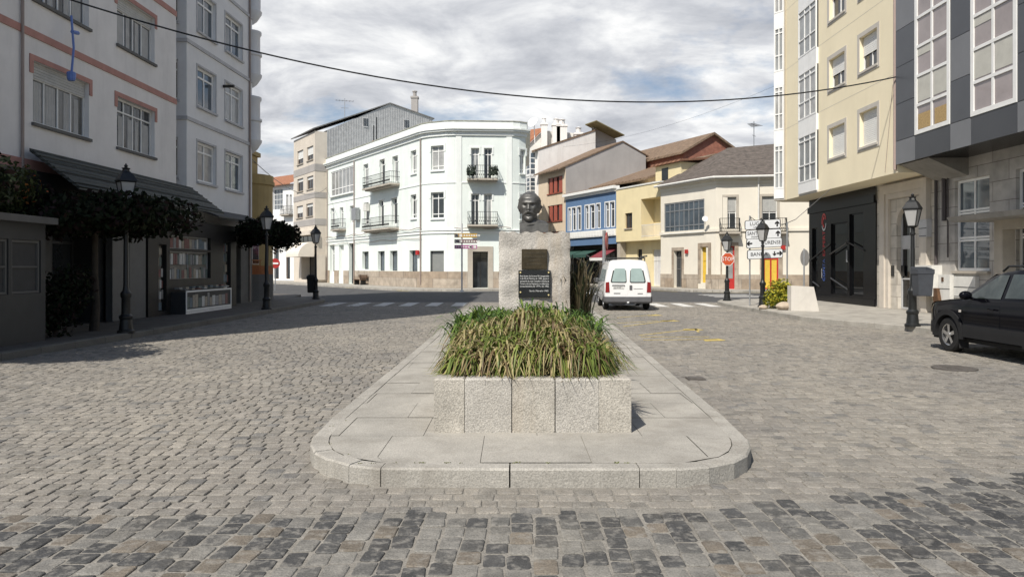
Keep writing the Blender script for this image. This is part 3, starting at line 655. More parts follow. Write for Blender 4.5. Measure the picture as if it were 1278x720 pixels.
FB = Fac(P0+dd*6.9, P0); FS = Fac(P0, P0+nn*1.25); FG = Fac(P0+nn*.02, P0+nn*15)
LB = thing('apartment_building', 'narrow beige block with grey bands and a corrugated grey gable, beyond the mint building', 'building', (-22, 78, 0))
rects = [FB.rect(371, 378.5, 188, 205), FB.rect(383, 391, 183, 200), FB.rect(371, 378.5, 223, 239), FB.rect(383, 391, 220, 236), FB.rect(370, 378, 257, 272), FB.rect(382, 390.5, 254, 270)]
shop = FB.rect(376, 394, 318, 349); mid = FB.rect(371, 394, 290, 303)
mb = MB(); wall(mb, FB, 0, 15.2, rects+[shop[:4]+(1.,), mid], .25); wall(mb, FS, 0, 15.2)
pk = P0+nn*8.05; re = P0+nn*13.1; FSn = FS
mb.build('wall', m_beige, LB)
mb = MB()                                           # gable prism behind
gb = [(FS.L, 0), (FS.L, 15.4), (8.05, 18.88), (13.1, 17.9), (13.1, 0)]
i0 = len(mb.v); mb.v += [tuple((*(P0+nn*u), z)) for u, z in gb]+[tuple((*(P0+nn*u+dd*6.9), z)) for u, z in gb]
mb.f += [(0, 4, 3, 2, 1), (5, 6, 7, 8, 9), (0, 1, 6, 5), (3, 4, 9, 8)]; mb.mi += [0]*4; mb.build('gable', m_clad, LB)
mb = MB(); q = lambda u, z, s: (*(P0+nn*u+dd*s), z)
mb.hexa([q(-.25, 15.33, -.1), q(8.05, 18.9, -.1), q(8.05, 18.9, 7.1), q(-.25, 15.33, 7.1)], [q(-.25, 15.44, -.1), q(8.05, 19.02, -.1), q(8.05, 19.02, 7.1), q(-.25, 15.44, 7.1)])
mb.hexa([q(8.05, 18.9, -.1), q(13.3, 17.85, -.1), q(13.4, 17.85, 7.1), q(8.05, 18.9, 7.1)], [q(8.05, 19.02, -.1), q(13.3, 17.97, -.1), q(13.3, 17.97, 7.1), q(8.05, 19.02, 7.1)]); mb.build('roof', M('dark_roof_edge', (.17, .165, .16), .7, .2, 2), LB)
for qq in rects: window(FB, qq, LB, M('brown_frame', (.07, .04, .03)) if not bpy.data.materials.get('brown_frame') else bpy.data.materials['brown_frame'], nx=2, sh=.6 if qq is rects[0] or qq is rects[1] or qq is rects[4] else .25, msh=m_shutter, sill=.1)
window(FB, mid, LB, m_dark, m_glass, nx=4); window(FB, shop, LB, m_dark, m_glass, nx=2, name='shopfront', dep=.9)
mb = MB()
for (ya, yb) in ((205, 214), (240, 247), (273, 281)):
    z1, z0 = FB.z(391, ya), FB.z(391, yb); fbox(mb, FB, 0, FB.L+.02, z0, z1, .001, .03); fbox(mb, FS, 0, FS.L, z0, z1, .001, .03)
mb.build('stone_band', m_greyband, LB)
mb = MB(); fbox(mb, FB, 0, FB.L, 4.9, 5.3, .001, .5); mb.build('ledge', m_beige, LB)
for (px, pyt, pyb) in ((456, 147, 159), (507, 149, 161)):
    a = FG.rect(px-3, px+3, pyt, pyb); mb = MB(); fbox(mb, FG, *a, .002, .06); wdw = mb.build('window', m_alu, LB); mb = MB()
    for t in range(3): fbox(mb, FG, a[0]+(a[1]-a[0])*(t+.12)/3, a[0]+(a[1]-a[0])*(t+.88)/3, a[2]+.1, a[3]-.1, .061, .07)
    mb.build('pane', m_glass, wdw)
c = P0+nn*11.7+dd*1.5; mb = MB(); mb.box(c.x-.35, c.x+.35, c.y-.35, c.y+.35, 18, 20.2); mb.box(c.x-.42, c.x+.42, c.y-.42, c.y+.42, 20.2, 20.4); mb.lathe((c.x, c.y, 20.4), [(.2, 0), (.2, .5), (.28, .52), (.28, .62), (.02, .7)], 8); mb.build('chimney', m_greyband, LB)
c = P0+nn*2.2+dd*2
def antenna(name, x, y, z, h, label, n=6, wdt=.9, rot=0.3):
    mb = MB(); mb.tube([(x, y, z), (x, y, z+h)], .035, 5); c, s = math.cos(rot), math.sin(rot)
    mb.tube([(x-c*wdt, y-s*wdt, z+h*.9), (x+c*wdt, y+s*wdt, z+h*.9)], .025, 4)
    for k in range(n):
        t = -wdt+2*wdt*k/(n-1); l = .28+.03*k; mb.tube([(x+c*t+s*l, y+s*t-c*l, z+h*.9), (x+c*t-s*l, y+s*t+c*l, z+h*.9)], .018, 4)
    mb.tube([(x-.4*c, y-.4*s, z+h*.6), (x+.4*c, y+.4*s, z+h*.6)], .02, 4)
    return tag(mb.build(name, m_steel, loc=(x, y, z)), label, 'aerial')
a = P0+nn*4.6+dd*4; antenna('rooftop_aerial', a.x, a.y, 17.2, 2.6, 'thin rooftop aerial on the corrugated grey gable roof')
AW = MB(); aw = FB.rect(375, 400, 309, 325); z1, z0 = 4.2, 2.7
for k in range(9):
    t0, t1 = k/9, (k+1)/9
    def ap(t): an = t*math.pi/2; return (.05+1.6*math.sin(an), z0+(z1-z0)*math.cos(an))
    (oa, za), (ob, zb) = ap(t0), ap(t1); AW.quad(FB.pt(shop[0], za, oa), FB.pt(FB.L-.05, za, oa), FB.pt(FB.L-.05, zb, ob), FB.pt(shop[0], zb, ob))
for u in (shop[0], FB.L-.05): AW.quad(*[FB.pt(u, z, o) for o, z in [(.05, z0)]+[ap(k/9)[::1] for k in range(10)][::-1]])
tag(AW.build('shop_awning', M('cream_canvas', (.70, .64, .55), .9, .05, 3), loc=(*P0, 2.7)), 'cream rounded awning over the shop at the foot of the beige block', 'awning')
# ------------------------------------------------------------ mint corner building
m_mint = M('mint_render', (.735, .79, .75), .8, .05, .7, .08, dirt=.32, dcol=(.48, .53, .49)); m_mintw = M('white_mint_trim', (.77, .80, .77), .8, .04, 2, dirt=.15)
m_gbase = brick_mat('granite_plinth', (.34, .27, .20), (.42, .36, .29), (.25, .21, .17), 1.3, .7, ms=.015, bump=.3)
pA, pB, m1, m2, pC, pD, e1, e2, pF = [(-18.6, 72.4), (-6.82, 54.8), (-6.24, 54.28), (-4.83, 53.65), (-4.29, 53.57), (.06, 53.83), (.54, 54.0), (1.03, 54.34), (1.35, 72)]
GL = [pA, pB, m1, m2, pC, pD, e1, e2, pF]; HG = 12.0
FL, FM, FF, FR = Fac(pA, pB), Fac(m1, m2), Fac(pC, pD), Fac(e2, pF); FE = Fac(e1, e2)
GB = thing('corner_building', 'mint green three storey building with a rounded corner, iron balconies and a granite plinth', 'building', (-4, 58, .12))
lw = [FL.rect(513, 520, 188, 217), FL.rect(513, 520, 243, 273), FL.rect(454, 460, 205, 231), FL.rect(454.5, 460.5, 253, 280)]
ld = [FL.rect(474, 480.5, 199, 231), FL.rect(490, 497, 195, 227), FL.rect(473, 479, 250, 283), FL.rect(489, 496, 247, 280)]
lg = FL.rect(413, 441, 211, 243); ls = [FL.rect(413, 417.5, 260, 281), FL.rect(437, 441.5, 257, 279)]; lsd = FL.rect(424.5, 428.5, 259, 285)
gw = [FL.rect(452, 460, 314, 336), FL.rect(471.5, 480, 313.5, 338), FL.rect(486.5, 496, 313, 338), FL.rect(511, 521, 312.5, 341)]
gd = [FL.rect(411.5, 417.5, 306, 354), FL.rect(423, 429, 306, 353), FL.rect(435.5, 441.5, 304, 354)]
gd = [(a, b, .13, d) for a, b, c, d in gd]
opsL = lw+ld+[lg]+ls+[lsd]+[g_+(.3,) for g_ in gw]+[g_+(.35,) for g_ in gd]
mw = [FM.rect(538, 554, 182, 213), FM.rect(538, 554, 240, 273)]; mg_ = FM.rect(537, 554, 313, 346)
fd = [FF.rect(588, 598, 185, 224), FF.rect(604, 614, 185, 224), FF.rect(588, 598, 242, 282), FF.rect(604, 614, 242, 282)]; fdoor = FF.rect(590, 609, 314, 360); fdoor = (fdoor[0], fdoor[1], .13, fdoor[3])
ew = [FE.rect(649, 655.5, 187, 217), FE.rect(649, 655.5, 243, 274)]
mb = MB(); wall(mb, FL, .1, HG, opsL); wall(mb, FM, .1, HG, mw+[mg_]); wall(mb, FF, .1, HG, fd+[fdoor+(.5,)]); wall(mb, FE, .1, HG, ew)
for a, b in ((pB, m1), (m2, pC), (pD, e1)): wall(mb, Fac(a, b), .1, HG)
mb.quad((*e2, .1), (*pF, .1), (*pF, HG), (*e2, HG)); mb.quad((*pF, .1), (-8, 84, .1), (-8, 84, HG), (*pF, HG)); mb.quad((-8, 84, .1), (*pA, .1), (*pA, HG), (-8, 84, HG))
mb.quad(*[(*p, HG) for p in GL+[(-8, 84)]]); mb.build('wall', m_mint, GB)
for i, q in enumerate(lw+mw+ew):
    F = FL if i < 4 else FM if i < 6 else FE; big = F is FM
    w = window(F, q, GB, m_white, m_bwin if i in (4, 6) else m_glass2 if i % 2 == 0 else m_glass, nx=2, rows=(.18, .78), dep=.16, fw=.08, sill=.1, msill=m_mintw); surround(F, q, GB, m_mintw, .14, .04, True, .45)
for i, q in enumerate(ld+fd): F = FL if i < 4 else FF; window(F, q, GB, m_white, (m_glass, m_glass2, m_glass)[i % 3], nx=2 if F is FF else 1, rows=(.8,), dep=.2, fw=.07, name='balcony_door'); surround(F, q, GB, m_mintw, .12, .04, True, .5)
for q in ls+[lsd]: window(FL, q, GB, m_white, m_glass2, nx=1, rows=(.75,), fw=.08); surround(FL, q, GB, m_mintw, .14, .035, True, .4)
window(FL, lg, GB, m_white, m_glass2, nx=6, rows=(.28,), dep=.05, fw=.1, name='glazed_gallery', sill=.2, msill=m_mintw)
for q in gw: window(FL, q, GB, m_dgrey, m_glass3, nx=1, dep=.28, fw=.05)
window(FM, mg_, GB, m_dgrey, M('closed_blind', (.22, .23, .22), .5, .05, 3), nx=1, dep=.16, fw=.06)
for i, q in enumerate(gd): window(FL, q, GB, m_white if i < 2 else m_dgrey, m_glass2 if i < 1 else m_white if i == 1 else m_glass, nx=1, rows=(.78,), dep=.3, fw=.1, name='door', panel=.3 if i == 0 else 0)
d = window(FF, fdoor, GB, m_dark, m_glass, nx=2, rows=(.8,), dep=.45, fw=.07, name='door'); surround(FF, fdoor, GB, m_stone, .38, .05, name='door_surround')
balcony(FL, FL.u(464), FL.u(499), FL.z(482, 232)-.05, GB, .9, gap=.2); balcony(FL, FL.u(463), FL.u(498), FL.z(482, 285)-.05, GB, .9, gap=.2)
balcony(FL, FL.u(421), FL.u(432), FL.z(427, 286)-.02, GB, .7, gap=.2); balcony(FF, FF.u(583), FF.u(621), FF.z(602, 224), GB, .75, gap=.16); balcony(FF, FF.u(583), FF.u(621), FF.z(602, 281), GB, .75, gap=.16)
# flower boxes hung on the upper front balcony
zb = FF.z(602, 224)
for u0 in (FF.u(583.5), FF.u(611)):
    mb = MB(); fbox(mb, FF, u0, u0+.55, zb+.25, zb+.55, .74, .92)
    for i in range(140):
        u = u0+random.uniform(-.05, .6); z = zb+random.uniform(.2, .85); o = random.uniform(.6, 1.0); a = random.uniform(0, 3); s = .06; mb.quad(FF.pt(u-s, z, o), FF.pt(u, z-s, o+s*math.sin(a)), FF.pt(u+s, z, o), FF.pt(u, z+s, o-s*math.cos(a)))
    tag(mb.build('flower_box', M('dark_plant', (.02, .03, .02), .8, .5, 9) if not bpy.data.materials.get('dark_plant') else bpy.data.materials['dark_plant'], loc=FF.pt(u0, zb+.25, .8)), 'dark planted box on the %s end of the upper front balcony of the mint building' % ('left' if u0 < 2 else 'right'), 'flower box', 'balcony flower boxes')
mb = MB(); band(mb, GL, HG-.55, HG-.25, .10); band(mb, GL, HG-.249, HG-.12, .28); band(mb, GL, HG-.119, HG, .36); band(mb, GL, HG+.001, HG+.5, .1, -.25); mb.build('cornice', m_mintw, GB)
mb = MB(); band(mb, GL, HG+.501, HG+.56, .14, -.3); mb.build('coping', M('mossy_coping', (.33, .33, .27), .9, .4, 2, .2, dirt=.5), GB)
mb = MB(); band(mb, GL, 4.18, 4.36, .07); band(mb, GL, 7.92, 8.0, .04); band(mb, GL, 4.40, 4.44, .12); mb.build('string_course', m_mintw, GB)
# plinth between the door openings
segs = []; cur = 0.
for q in sorted(gd): segs.append((FL, cur, q[0])); cur = q[1]
segs.append((FL, cur, FL.L)); segs += [(Fac(a, b), -.02, (Vector(a)-Vector(b)).length+.02) for a, b in ((pB, m1), (m1, m2), (m2, pC), (pD, e1), (e1, e2), (e2, pF))]
segs += [(FF, 0, fdoor[0]-.39), (FF, fdoor[1]+.39, FF.L)]
fparts('plinth', m_gbase, GB, [(f, a, b, .1, 1.35, .001, .05) for f, a, b in segs])
fparts('pilaster', m_mintw, GB, [(FF, a, a+.42, 4.45, HG-.56, .001, .05) for a in (FF.u(569), FF.u(632))])
for px in (409.5, 443, 526):
    u = FL.u(px); mb = MB(); mb.tube([FL.pt(u, .4, .1), FL.pt(u, HG-.6, .1)], .05, 6); mb.build('drainpipe', m_leadpipe, GB)
mb = MB(); u = FL.u(464.5); fbox(mb, FL, u-1.1, u-.45, FL.z(464, 263), FL.z(464, 254), .06, .4); mb.build('air_conditioner', m_white2, GB)
mb = MB(); u = FL.u(447.5); fbox(mb, FL, u-.5, u+.5, FL.z(447, 275), FL.z(447, 260), .1, .5); mb.build('meter_bracket', m_steel, GB)
cb_ = MB(); pts = [Vector(FL.pt(FL.L*t, 4.62+.07*math.sin(t*40), .1)) for t in [i/30 for i in range(31)]]; cb_.tube(pts, .03, 4); pts = [Vector(FL.pt(FL.L*t, 3.9+.05*math.sin(t*30+1), .09)) for t in [i/30 for i in range(31)]]; cb_.tube(pts, .02, 4)
cb_.tube([FF.pt(u, 4.6-.06*math.sin(u*3), .13) for u in [i*.2 for i in range(22)]], .025, 4); cb_.build('wall_cables', m_leadpipe, GB)
mb = MB(); u = FL.u(523); fbox(mb, FL, u-.16, u+.16, FL.z(523, 318), FL.z(523, 312.5), .06, .22); tag(mb.build('alarm_box', M('red_plastic', (.45, .02, .02), .4, .1, 5), loc=FL.pt(u, 3, .1)), 'small red box on the mint building beside its corner drainpipe', 'alarm box')
# small chimney with red pot beyond the mint roof
mb = MB(); c = Vector((-13.3, 70)); mb.box(c.x-.3, c.x+.3, c.y-.3, c.y+.3, 11.5, 12.9); mb.cur = 1; mb.box(c.x-.36, c.x+.36, c.y-.36, c.y+.36, 12.901, 13.5); mb.box(c.x-.22, c.x+.22, c.y-.22, c.y+.22, 13.501, 13.9); mb.cur = 2; mb.tube([(c.x-.12, c.y, 13.8), (c.x-.12, c.y, 15.4)], .06, 6); mb.tube([(c.x+.16, c.y, 13.8), (c.x+.16, c.y, 16.2)], .06, 6)
tag(mb.build('chimney', [m_mintw, bpy.data.materials['terracotta_tiles'], m_iron], loc=(c.x, c.y, 11.5)), 'chimney with red base and two thin flues behind the mint roofline', 'chimney')
# ------------------------------------------------------------ right row behind the monument
D = Vector((-.415, .91)); D.normalize(); NI = Vector((.91, .415)).normalized(); B0 = Vector((11.7, 56.7))
def at(t, l=0.): q = B0+D*t+NI*l; return (q.x, q.y)
tB, tR, tW, tE = 1.025, 2.47, 3.42, 4.6
k = math.hypot(2.6, 5.7); tY, tU, tS, tG, tZ = [x*k for x in (1.025, 2.47, 3.42, 4.5, 5.6)]
m_cream = M('cream_render', (.70, .655, .56), .85, .05, .8, .08, dirt=.15, dcol=(.5, .45, .38)); m_yellow = M('yellow_render', (.72, .62, .385), .85, .06, .8, .08, dirt=.3, dcol=(.45, .36, .2))
m_tile = wave_mat('roof_tiles', (.24, .12, .075), None, 2.2, 'DIAGONAL', .85, .8, .4); m_tile2 = wave_mat('weathered_tiles', (.125, .105, .09), None, 2.4, 'DIAGONAL', .9, .9, .45); m_tile3 = wave_mat('brown_tiles', (.20, .14, .095), None, 2.2, 'DIAGONAL', .9, .7, .35)
m_blue = M('blue_render', (.11, .19, .33), .75, .08, 1, dirt=.2, dcol=(.1, .15, .28)); m_greyp = M('grey_party_wall', (.39, .375, .36), .9, .12, .35, .1, dirt=.35, dcol=(.27, .25, .24)); m_weath = M('weathered_white', (.76, .735, .70), .9, .1, .5, .1, dirt=.28, dcol=(.33, .27, .22))
m_redbrick = brick_mat('red_brick', (.27, .07, .04), (.34, .10, .055), (.3, .2, .15), .28, .09, ms=.012); m_redsh = M('red_shutter', (.33, .085, .055), .5, .12, 3); m_peach = M('peach_render', (.64, .53, .40), .85, .06, .8, dirt=.3)
m_doory = M('yellow_door', (.62, .43, .06), .5, .1, 3); m_red = M('red_paint', (.40, .03, .025), .45, .15, 3)
# cream corner house
HC = 8.0; P1, P2, P3 = B0, Vector((14.3, 51)), Vector((19.2, 50.2)); ch = [P2+Vector((-.35, .8)), P2+Vector((.12, -.05)), P2+Vector((.9, -.14))]
cF, cK, cG = Fac(P1, ch[0]), Fac(ch[0], ch[1]), Fac(ch[2], (21.5, 49.6)); cM = Fac(ch[1], ch[2])
CH = thing('corner_house', 'cream two storey house with grey hipped roof, wide glazed gallery and yellow and red doors', 'building', (16, 54, .12))
gal = cF.rect(829, 885, 251, 290); gal = (max(.25, gal[0]), min(cF.L-.2, gal[1]), gal[2], gal[3])
gdr = cF.rect(841, 851, 313, 359); gdr = (gdr[0], gdr[1], .13, gdr[3]); ady = cF.rect(874.5, 884, 308, 353); 
bd1 = cG.rect(902, 919, 246, 290); bd2 = cG.rect(951, 970, 245, 290); adr = cG.rect(901, 917, 307, 360); adr = (adr[0], adr[1], .13, adr[3]); dyr = cG.rect(953, 972, 316, 358); dyr = (dyr[0], dyr[1], .13, dyr[3])
print('cream', cF.L, gal, ady, bd1, adr, cG.L)
mb = MB(); wall(mb, cF, .1, HC, [gal, gdr+(.35,), ady+(.3,)]); wall(mb, cK, .1, HC); wall(mb, cM, .1, HC); wall(mb, cG, .1, HC, [bd1, bd2, adr+(.3,), dyr+(.3,)])
bk = [Vector((21.5, 49.6)), Vector((21.5, 49.6))+Vector((3, 9)), P1+NI*9+D*0]
for a, b in zip([cG.p1]+bk[1:], bk[1:]+[P1]): mb.quad((*a, .1), (*b, .1), (*b, HC), (*a, HC))
mb.build('wall', m_cream, CH)
window(cF, gal, CH, m_steel, m_glass3, nx=8, rows=(.22, .72), dep=.03, fw=.1, name='glazed_gallery', sill=.15, msill=m_white2)
window(cF, gdr, CH, m_plinth, m_glass, nx=2, rows=(.5, .8), dep=.25, name='door'); surround(cF, gdr, CH, m_gbase, .25, .03, name='door_surround')
window(cF, ady, CH, m_doory, m_doory, nx=1, rows=(.62,), dep=.2, name='door'); surround(cF, ady, CH, m_gbase, .28, .04, name='door_surround')
window(cG, adr, CH, m_red, m_glass2, nx=1, rows=(.8,), dep=.2, panel=.24, mpanel=m_red, name='door', fw=.1); surround(cG, adr, CH, m_gbase, .25, .04, name='door_surround')
window(cG, dyr, CH, m_red, m_doory, nx=2, rows=(.85,), dep=.2, name='door', fw=.1, bar=.1); surround(cG, dyr, CH, m_gbase, .25, .04, name='door_surround')
for q in (bd1, bd2): window(cG, q, CH, m_white, m_glass, nx=2, rows=(.55,), dep=.15, sh=.42, msh=M('grey_shutter', (.4, .4, .38)) if q is bd1 else bpy.data.materials['grey_shutter'], name='balcony_door'); surround(cG, q, CH, m_stone, .16, .03)
balcony(cG, cG.u(897), cG.u(923), bd1[2], CH, .7, gap=.14); balcony(cG, cG.u(948), cG.u(981), bd2[2], CH, .7, gap=.14)
pc = [P1, ch[0], ch[1], ch[2], Vector((21.5, 49.6))]
mb = MB(); band(mb, pc, HC-.45, HC-.2, .08); band(mb, pc, HC-.199, HC, .3); band(mb, pc, 4.18, 4.4, .1); mb.build('cornice', m_cream, CH)
segs = []; prev = 0.
for q in sorted([gdr, ady]): segs.append((cF, prev, q[0]-.29)); prev = q[1]+.29
segs += [(cF, prev, cF.L), (cK, -.02, cK.L+.02), (cM, -.02, cM.L)]; prev = 0.
for q in sorted([adr, dyr]): segs.append((cG, prev, q[0]-.26)); prev = q[1]+.26
segs.append((cG, prev, cG.L)); fparts('plinth', m_gbase, CH, [(f, a, b, .1, 1.15, .001, .05) for f, a, b in segs])
ev = [p+(p-Vector((18, 56))).normalized()*.5 for p in pc]; r1, r2 = (16.9, 56.5, 11.0), (21.5, 56.5, 11.4)
mb = MB(); E_ = [(*p, HC+.02) for p in ev]; bl = (*(P1+NI*9), HC+.02); br_ = (25, 59, HC+.02)
for a, b in zip(E_[:3], E_[1:4]): mb.quad(a, b, r1)
mb.quad(E_[3], E_[4], r2, r1); mb.quad(E_[4], br_, r2); mb.quad(br_, bl, r1, r2); mb.quad(bl, E_[0], r1)
n0 = len(mb.v); mb.quad(*[(p[0], p[1], HC+.005) for p in E_+[br_, bl]][::-1]); mb.build('roof', m_tile2, CH)
mb = MB(); gp = [(p[0], p[1], HC-.02) for p in E_]; mb.tube(gp, .09, 6); mb.tube([cG.pt(cG.u(946.5), 4.4, .08), cG.pt(cG.u(946.5), 7.7, .08)], .06, 6); mb.tube([cG.pt(cG.u(946.5), 7.6, .08), cG.pt(cG.u(946.5), HC-.02, .4)], .06, 6); mb.build('gutter', m_white2, CH)
dsh = MB()
def dish(mb, c, r, nrm, n=16):
    nrm = Vector(nrm).normalized(); a = nrm.orthogonal().normalized(); b = nrm.cross(a); rows = []
    for k in range(5): rr = r*k/4; rows.append([Vector(c)+(a*math.cos(t)+b*math.sin(t))*max(rr, .001)+nrm*(.25*r*(k/4)**2) for t in [2*math.pi*q/n for q in range(n)]])
    mb.grid(rows, True); mb.grid([[p-nrm*.02 for p in rw] for rw in rows][::-1], True); mb.tube([Vector(c), Vector(c)+nrm*r*.9], .015*max(1, r*2), 4); mb.tube([Vector(c)-nrm*.02, Vector(c)-nrm*.3-Vector((0, 0, .3))], .03*max(1, r*2), 5)
dish(dsh, cK.pt(.4, cK.z(891, 273), .5), .2, (-.3, -1, .3)); tag(dsh.build('satellite_dish', m_white, smooth=40, loc=cK.pt(.4, 5, .3)), 'small white satellite dish on the cream house beside its first balcony', 'satellite dish')
for (px, py, F_) in ((858, 314, cF), (977, 309, cG)):
    u = F_.u(px); z = F_.z(px, py); mb = MB(); fbox(mb, F_, u-.15, u+.15, z-.15, z+.15, .06, .16); o = mb.build('wall_sign', m_red, loc=F_.pt(u, z-.3, .1)); o['label'] = 'small red square sign on the cream wall near the grey door' if F_ is cF else 'red and white sign on the cream wall near the yellow door'; o['category'] = 'sign'
# yellow house
yA, yB = at(tY), at(0.02); yF = Fac(yA, yB); HYy = 8.35
YH = thing('house', 'yellow house with recessed balcony, upper setback storey and pale garage door below', 'building', (*at(3), .12))
yw = yF.rect(780, 789, 266, 285); ybal = yF.rect(800, 824, 247, 296); ybal = (ybal[0], yF.L-.02, yF.z(812, 298)+.12, ybal[3]); garage = yF.rect(805, 827, 311, 357); garage = (garage[0], yF.L-.4, .13, garage[3]); sw = yF.rect(786, 792, 311, 328)
mb = MB(); wall(mb, yF, 3.85, HYy, [yw, ybal+(1.3,)], o=0.); wall(mb, yF, .1, 3.85, [garage+(.2,), sw], o=-.75)
mb.quad(yF.pt(0, 3.85, 0), yF.pt(yF.L, 3.85, 0), yF.pt(yF.L, 3.85, -.75), yF.pt(0, 3.85, -.75)); mb.quad(yF.pt(0, 3.85, 0), yF.pt(0, HYy, 0), yF.pt(0, HYy, -9), yF.pt(0, 3.85, -9)); mb.quad(yF.pt(0, .1, -.75), yF.pt(0, 3.85, -.75), yF.pt(0, 3.85, -9), yF.pt(0, .1, -9)); mb.quad(*[yF.pt(u, HYy-.3, o) for u, o in ((0, -.2), (yF.L, -.2), (yF.L, -9), (0, -9))])
bq = ybal; mb.quad(yF.pt(bq[0], bq[2], -1.3), yF.pt(bq[1], bq[2], -1.3), yF.pt(bq[1], bq[3], -1.3), yF.pt(bq[0], bq[3], -1.3)); mb.build('wall', m_yellow, YH)
window(yF, yw, YH, m_wood, m_glass, nx=2, sill=.1)
mb = MB(); u0 = bq[0]+(bq[1]-bq[0])*.55; fbox(mb, yF, u0, u0+1.2, bq[2]+.02, bq[2]+2.3, -1.29, -1.22); w = mb.build('balcony_door', m_wood, YH); mb = MB(); fbox(mb, yF, u0+.1, u0+1.1, bq[2]+.5, bq[2]+2.2, -1.219, -1.2); mb.build('pane', m_glass, w)
r = MB(); fbox(r, yF, bq[0], bq[1], bq[2]+1.0, bq[2]+1.05, -.06, -.02); fbox(r, yF, bq[0], bq[1], bq[2]+.1, bq[2]+.14, -.06, -.02)
for i in range(22): u = bq[0]+(bq[1]-bq[0])*(i+.5)/22; fbox(r, yF, u-.012, u+.012, bq[2], bq[2]+1.0, -.052, -.028)
r.build('balcony_railing', m_white2, YH)
window(yF, garage, YH, m_white2, M('pale_garage', (.58, .57, .56), .6, .08, 2), nx=4, rows=(.7,), dep=.12, o=-.75, name='garage_door', bar=.05); window(yF, sw, YH, m_dgrey, m_glass, nx=1, o=-.75)
mb = MB(); us = yF.u(803); fbox(mb, yF, us, yF.L+1.0, HYy-.3, HYy+1.55, -5, -1.2); mb.build('setback_storey', m_yellow, YH)
q = yF.rect(811, 816, 212, 224); mb = MB(); fbox(mb, yF, us+.9, us+1.7, HYy+.3, HYy+1.3, -1.199, -1.15); mb.build('window', m_glass, YH)
mb = MB(); mb.hexa([yF.pt(us-.3, HYy+1.56, -.9), yF.pt(yF.L+1.3, HYy+1.56, -.9), yF.pt(yF.L+1.3, HYy+2.0, -5.3), yF.pt(us-.3, HYy+2.0, -5.3)], [yF.pt(us-.3, HYy+1.72, -.9), yF.pt(yF.L+1.3, HYy+1.72, -.9), yF.pt(yF.L+1.3, HYy+2.2, -5.3), yF.pt(us-.3, HYy+2.2, -5.3)]); mb.build('roof', m_tile, YH)
mb = MB(); fbox(mb, yF, -.05, yF.L, HYy+.001, HYy+.12, -.3, .06); mb.build('coping', m_white2, YH)
# grey post of the porch between blue and yellow house, plinth
mb = MB(); fbox(mb, yF, .0, .45, .1, 3.84, -.7, -.1); mb.build('pillar', m_stone, YH)
# brick gable house behind
def wp(px, py, Y): return ((px-CX)*Y/FPX, Y, CAMZ+(HY-py)*Y/FPX)
BG = thing('brick_house', 'taller house with bare red brick gable and long brown roof behind the yellow house', 'building', (18, 72, 0))
a, b, pkk = Vector(wp(853, 190, 70)), Vector(wp(924, 194, 72)), Vector(wp(889, 168.5, 71)); dv = Vector((-.415, .91, 0)).normalized()*17
mb = MB(); a0, b0 = Vector((a.x, a.y, 0)), Vector((b.x, b.y, 0))
mb.quad(a0, b0, b, pkk, a); mb.quad(a0+dv, a+dv, pkk+dv, b+dv, b0+dv); mb.quad(a0, a, a+dv, a0+dv); mb.quad(b0, b0+dv, b+dv, b); mb.build('gable', m_redbrick, BG)
up = Vector((0, 0, .22)); fr = -dv.normalized()*.35; ea, eb = a+(a-pkk)*.12, b+(b-pkk)*.12
mb = MB(); mb.hexa([ea+fr, pkk+fr, pkk+dv, ea+dv], [ea+fr+up, pkk+fr+up, pkk+dv+up, ea+dv+up]); mb.hexa([pkk+fr, eb+fr, eb+dv, pkk+dv], [pkk+fr+up, eb+fr+up, eb+dv+up, pkk+dv+up]); mb.build('roof', m_tile3, BG)
# low brown roofs between blue house and brick house
LR = thing('house', 'low house with sloping brown tile roof and rubble wall, seen over the blue house', 'building', (*at(12, 7), 0))
lo = [at(tY-.5, 3.0), at(tU+1, 3.0), at(tU+1, 10), at(tY-.5, 10)]
mb = MB(); z0, z1 = 9.4, 11.9
mb.quad((*lo[0], 0), (*lo[0], z0), (*lo[1], z0), (*lo[1], 0)); mb.quad((*lo[0], 0), (*lo[3], 0), (*lo[3], z1), (*lo[0], z0)); mb.quad((*lo[1], 0), (*lo[1], z0), (*lo[2], z1), (*lo[2], 0)); mb.quad((*lo[2], 0), (*lo[2], z1), (*lo[3], z1), (*lo[3], 0)); mb.build('wall', m_peach, LR)
mb = MB(); e = [at(tY-.9, 2.6), at(tU+1.2, 2.6), at(tU+1.2, 10.3), at(tY-.9, 10.3)]; mb.hexa([(*e[0], z0-.1), (*e[1], z0-.1), (*e[2], z1), (*e[3], z1)], [(*e[0], z0+.12), (*e[1], z0+.12), (*e[2], z1+.2), (*e[3], z1+.2)]); mb.build('roof', m_tile3, LR)
# blue house
bF = Fac(at(tU), at(tY+.02)); HB = 8.55; BH = thing('house', 'blue house with tall white first floor windows above dark shop fronts', 'building', (*at(12), .12))
bw = []
for x0, x1 in ((709.5, 712.5), (714, 718.5), (720.5, 725), (730.5, 734.5), (736.5, 742), (744.5, 749), (755.5, 760), (761.5, 767)): bw.append(bF.rect(x0, x1, 259+(767-x0)*.035-2, 287.5-(767-x0)*.0))
zt, zb2 = bF.z(738, 256), bF.z(738, 286); bw = [(a, b, zb2, zt) for a, b, c, d in bw]
bs = [(.6, 3.0, .3, 3.0), (3.4, 4.8, .13, 3.0), (5.2, 7.4, .3, 3.0), (7.7, 8.5, .13, 3.0)]
mb = MB(); wall(mb, bF, 3.7, HB, bw, .2); body(mb, [at(tU), at(tY+.02), at(tY+.02, 9), at(tU, 9)], 3.7, HB, (0,)); mb.build('wall', m_blue, BH)
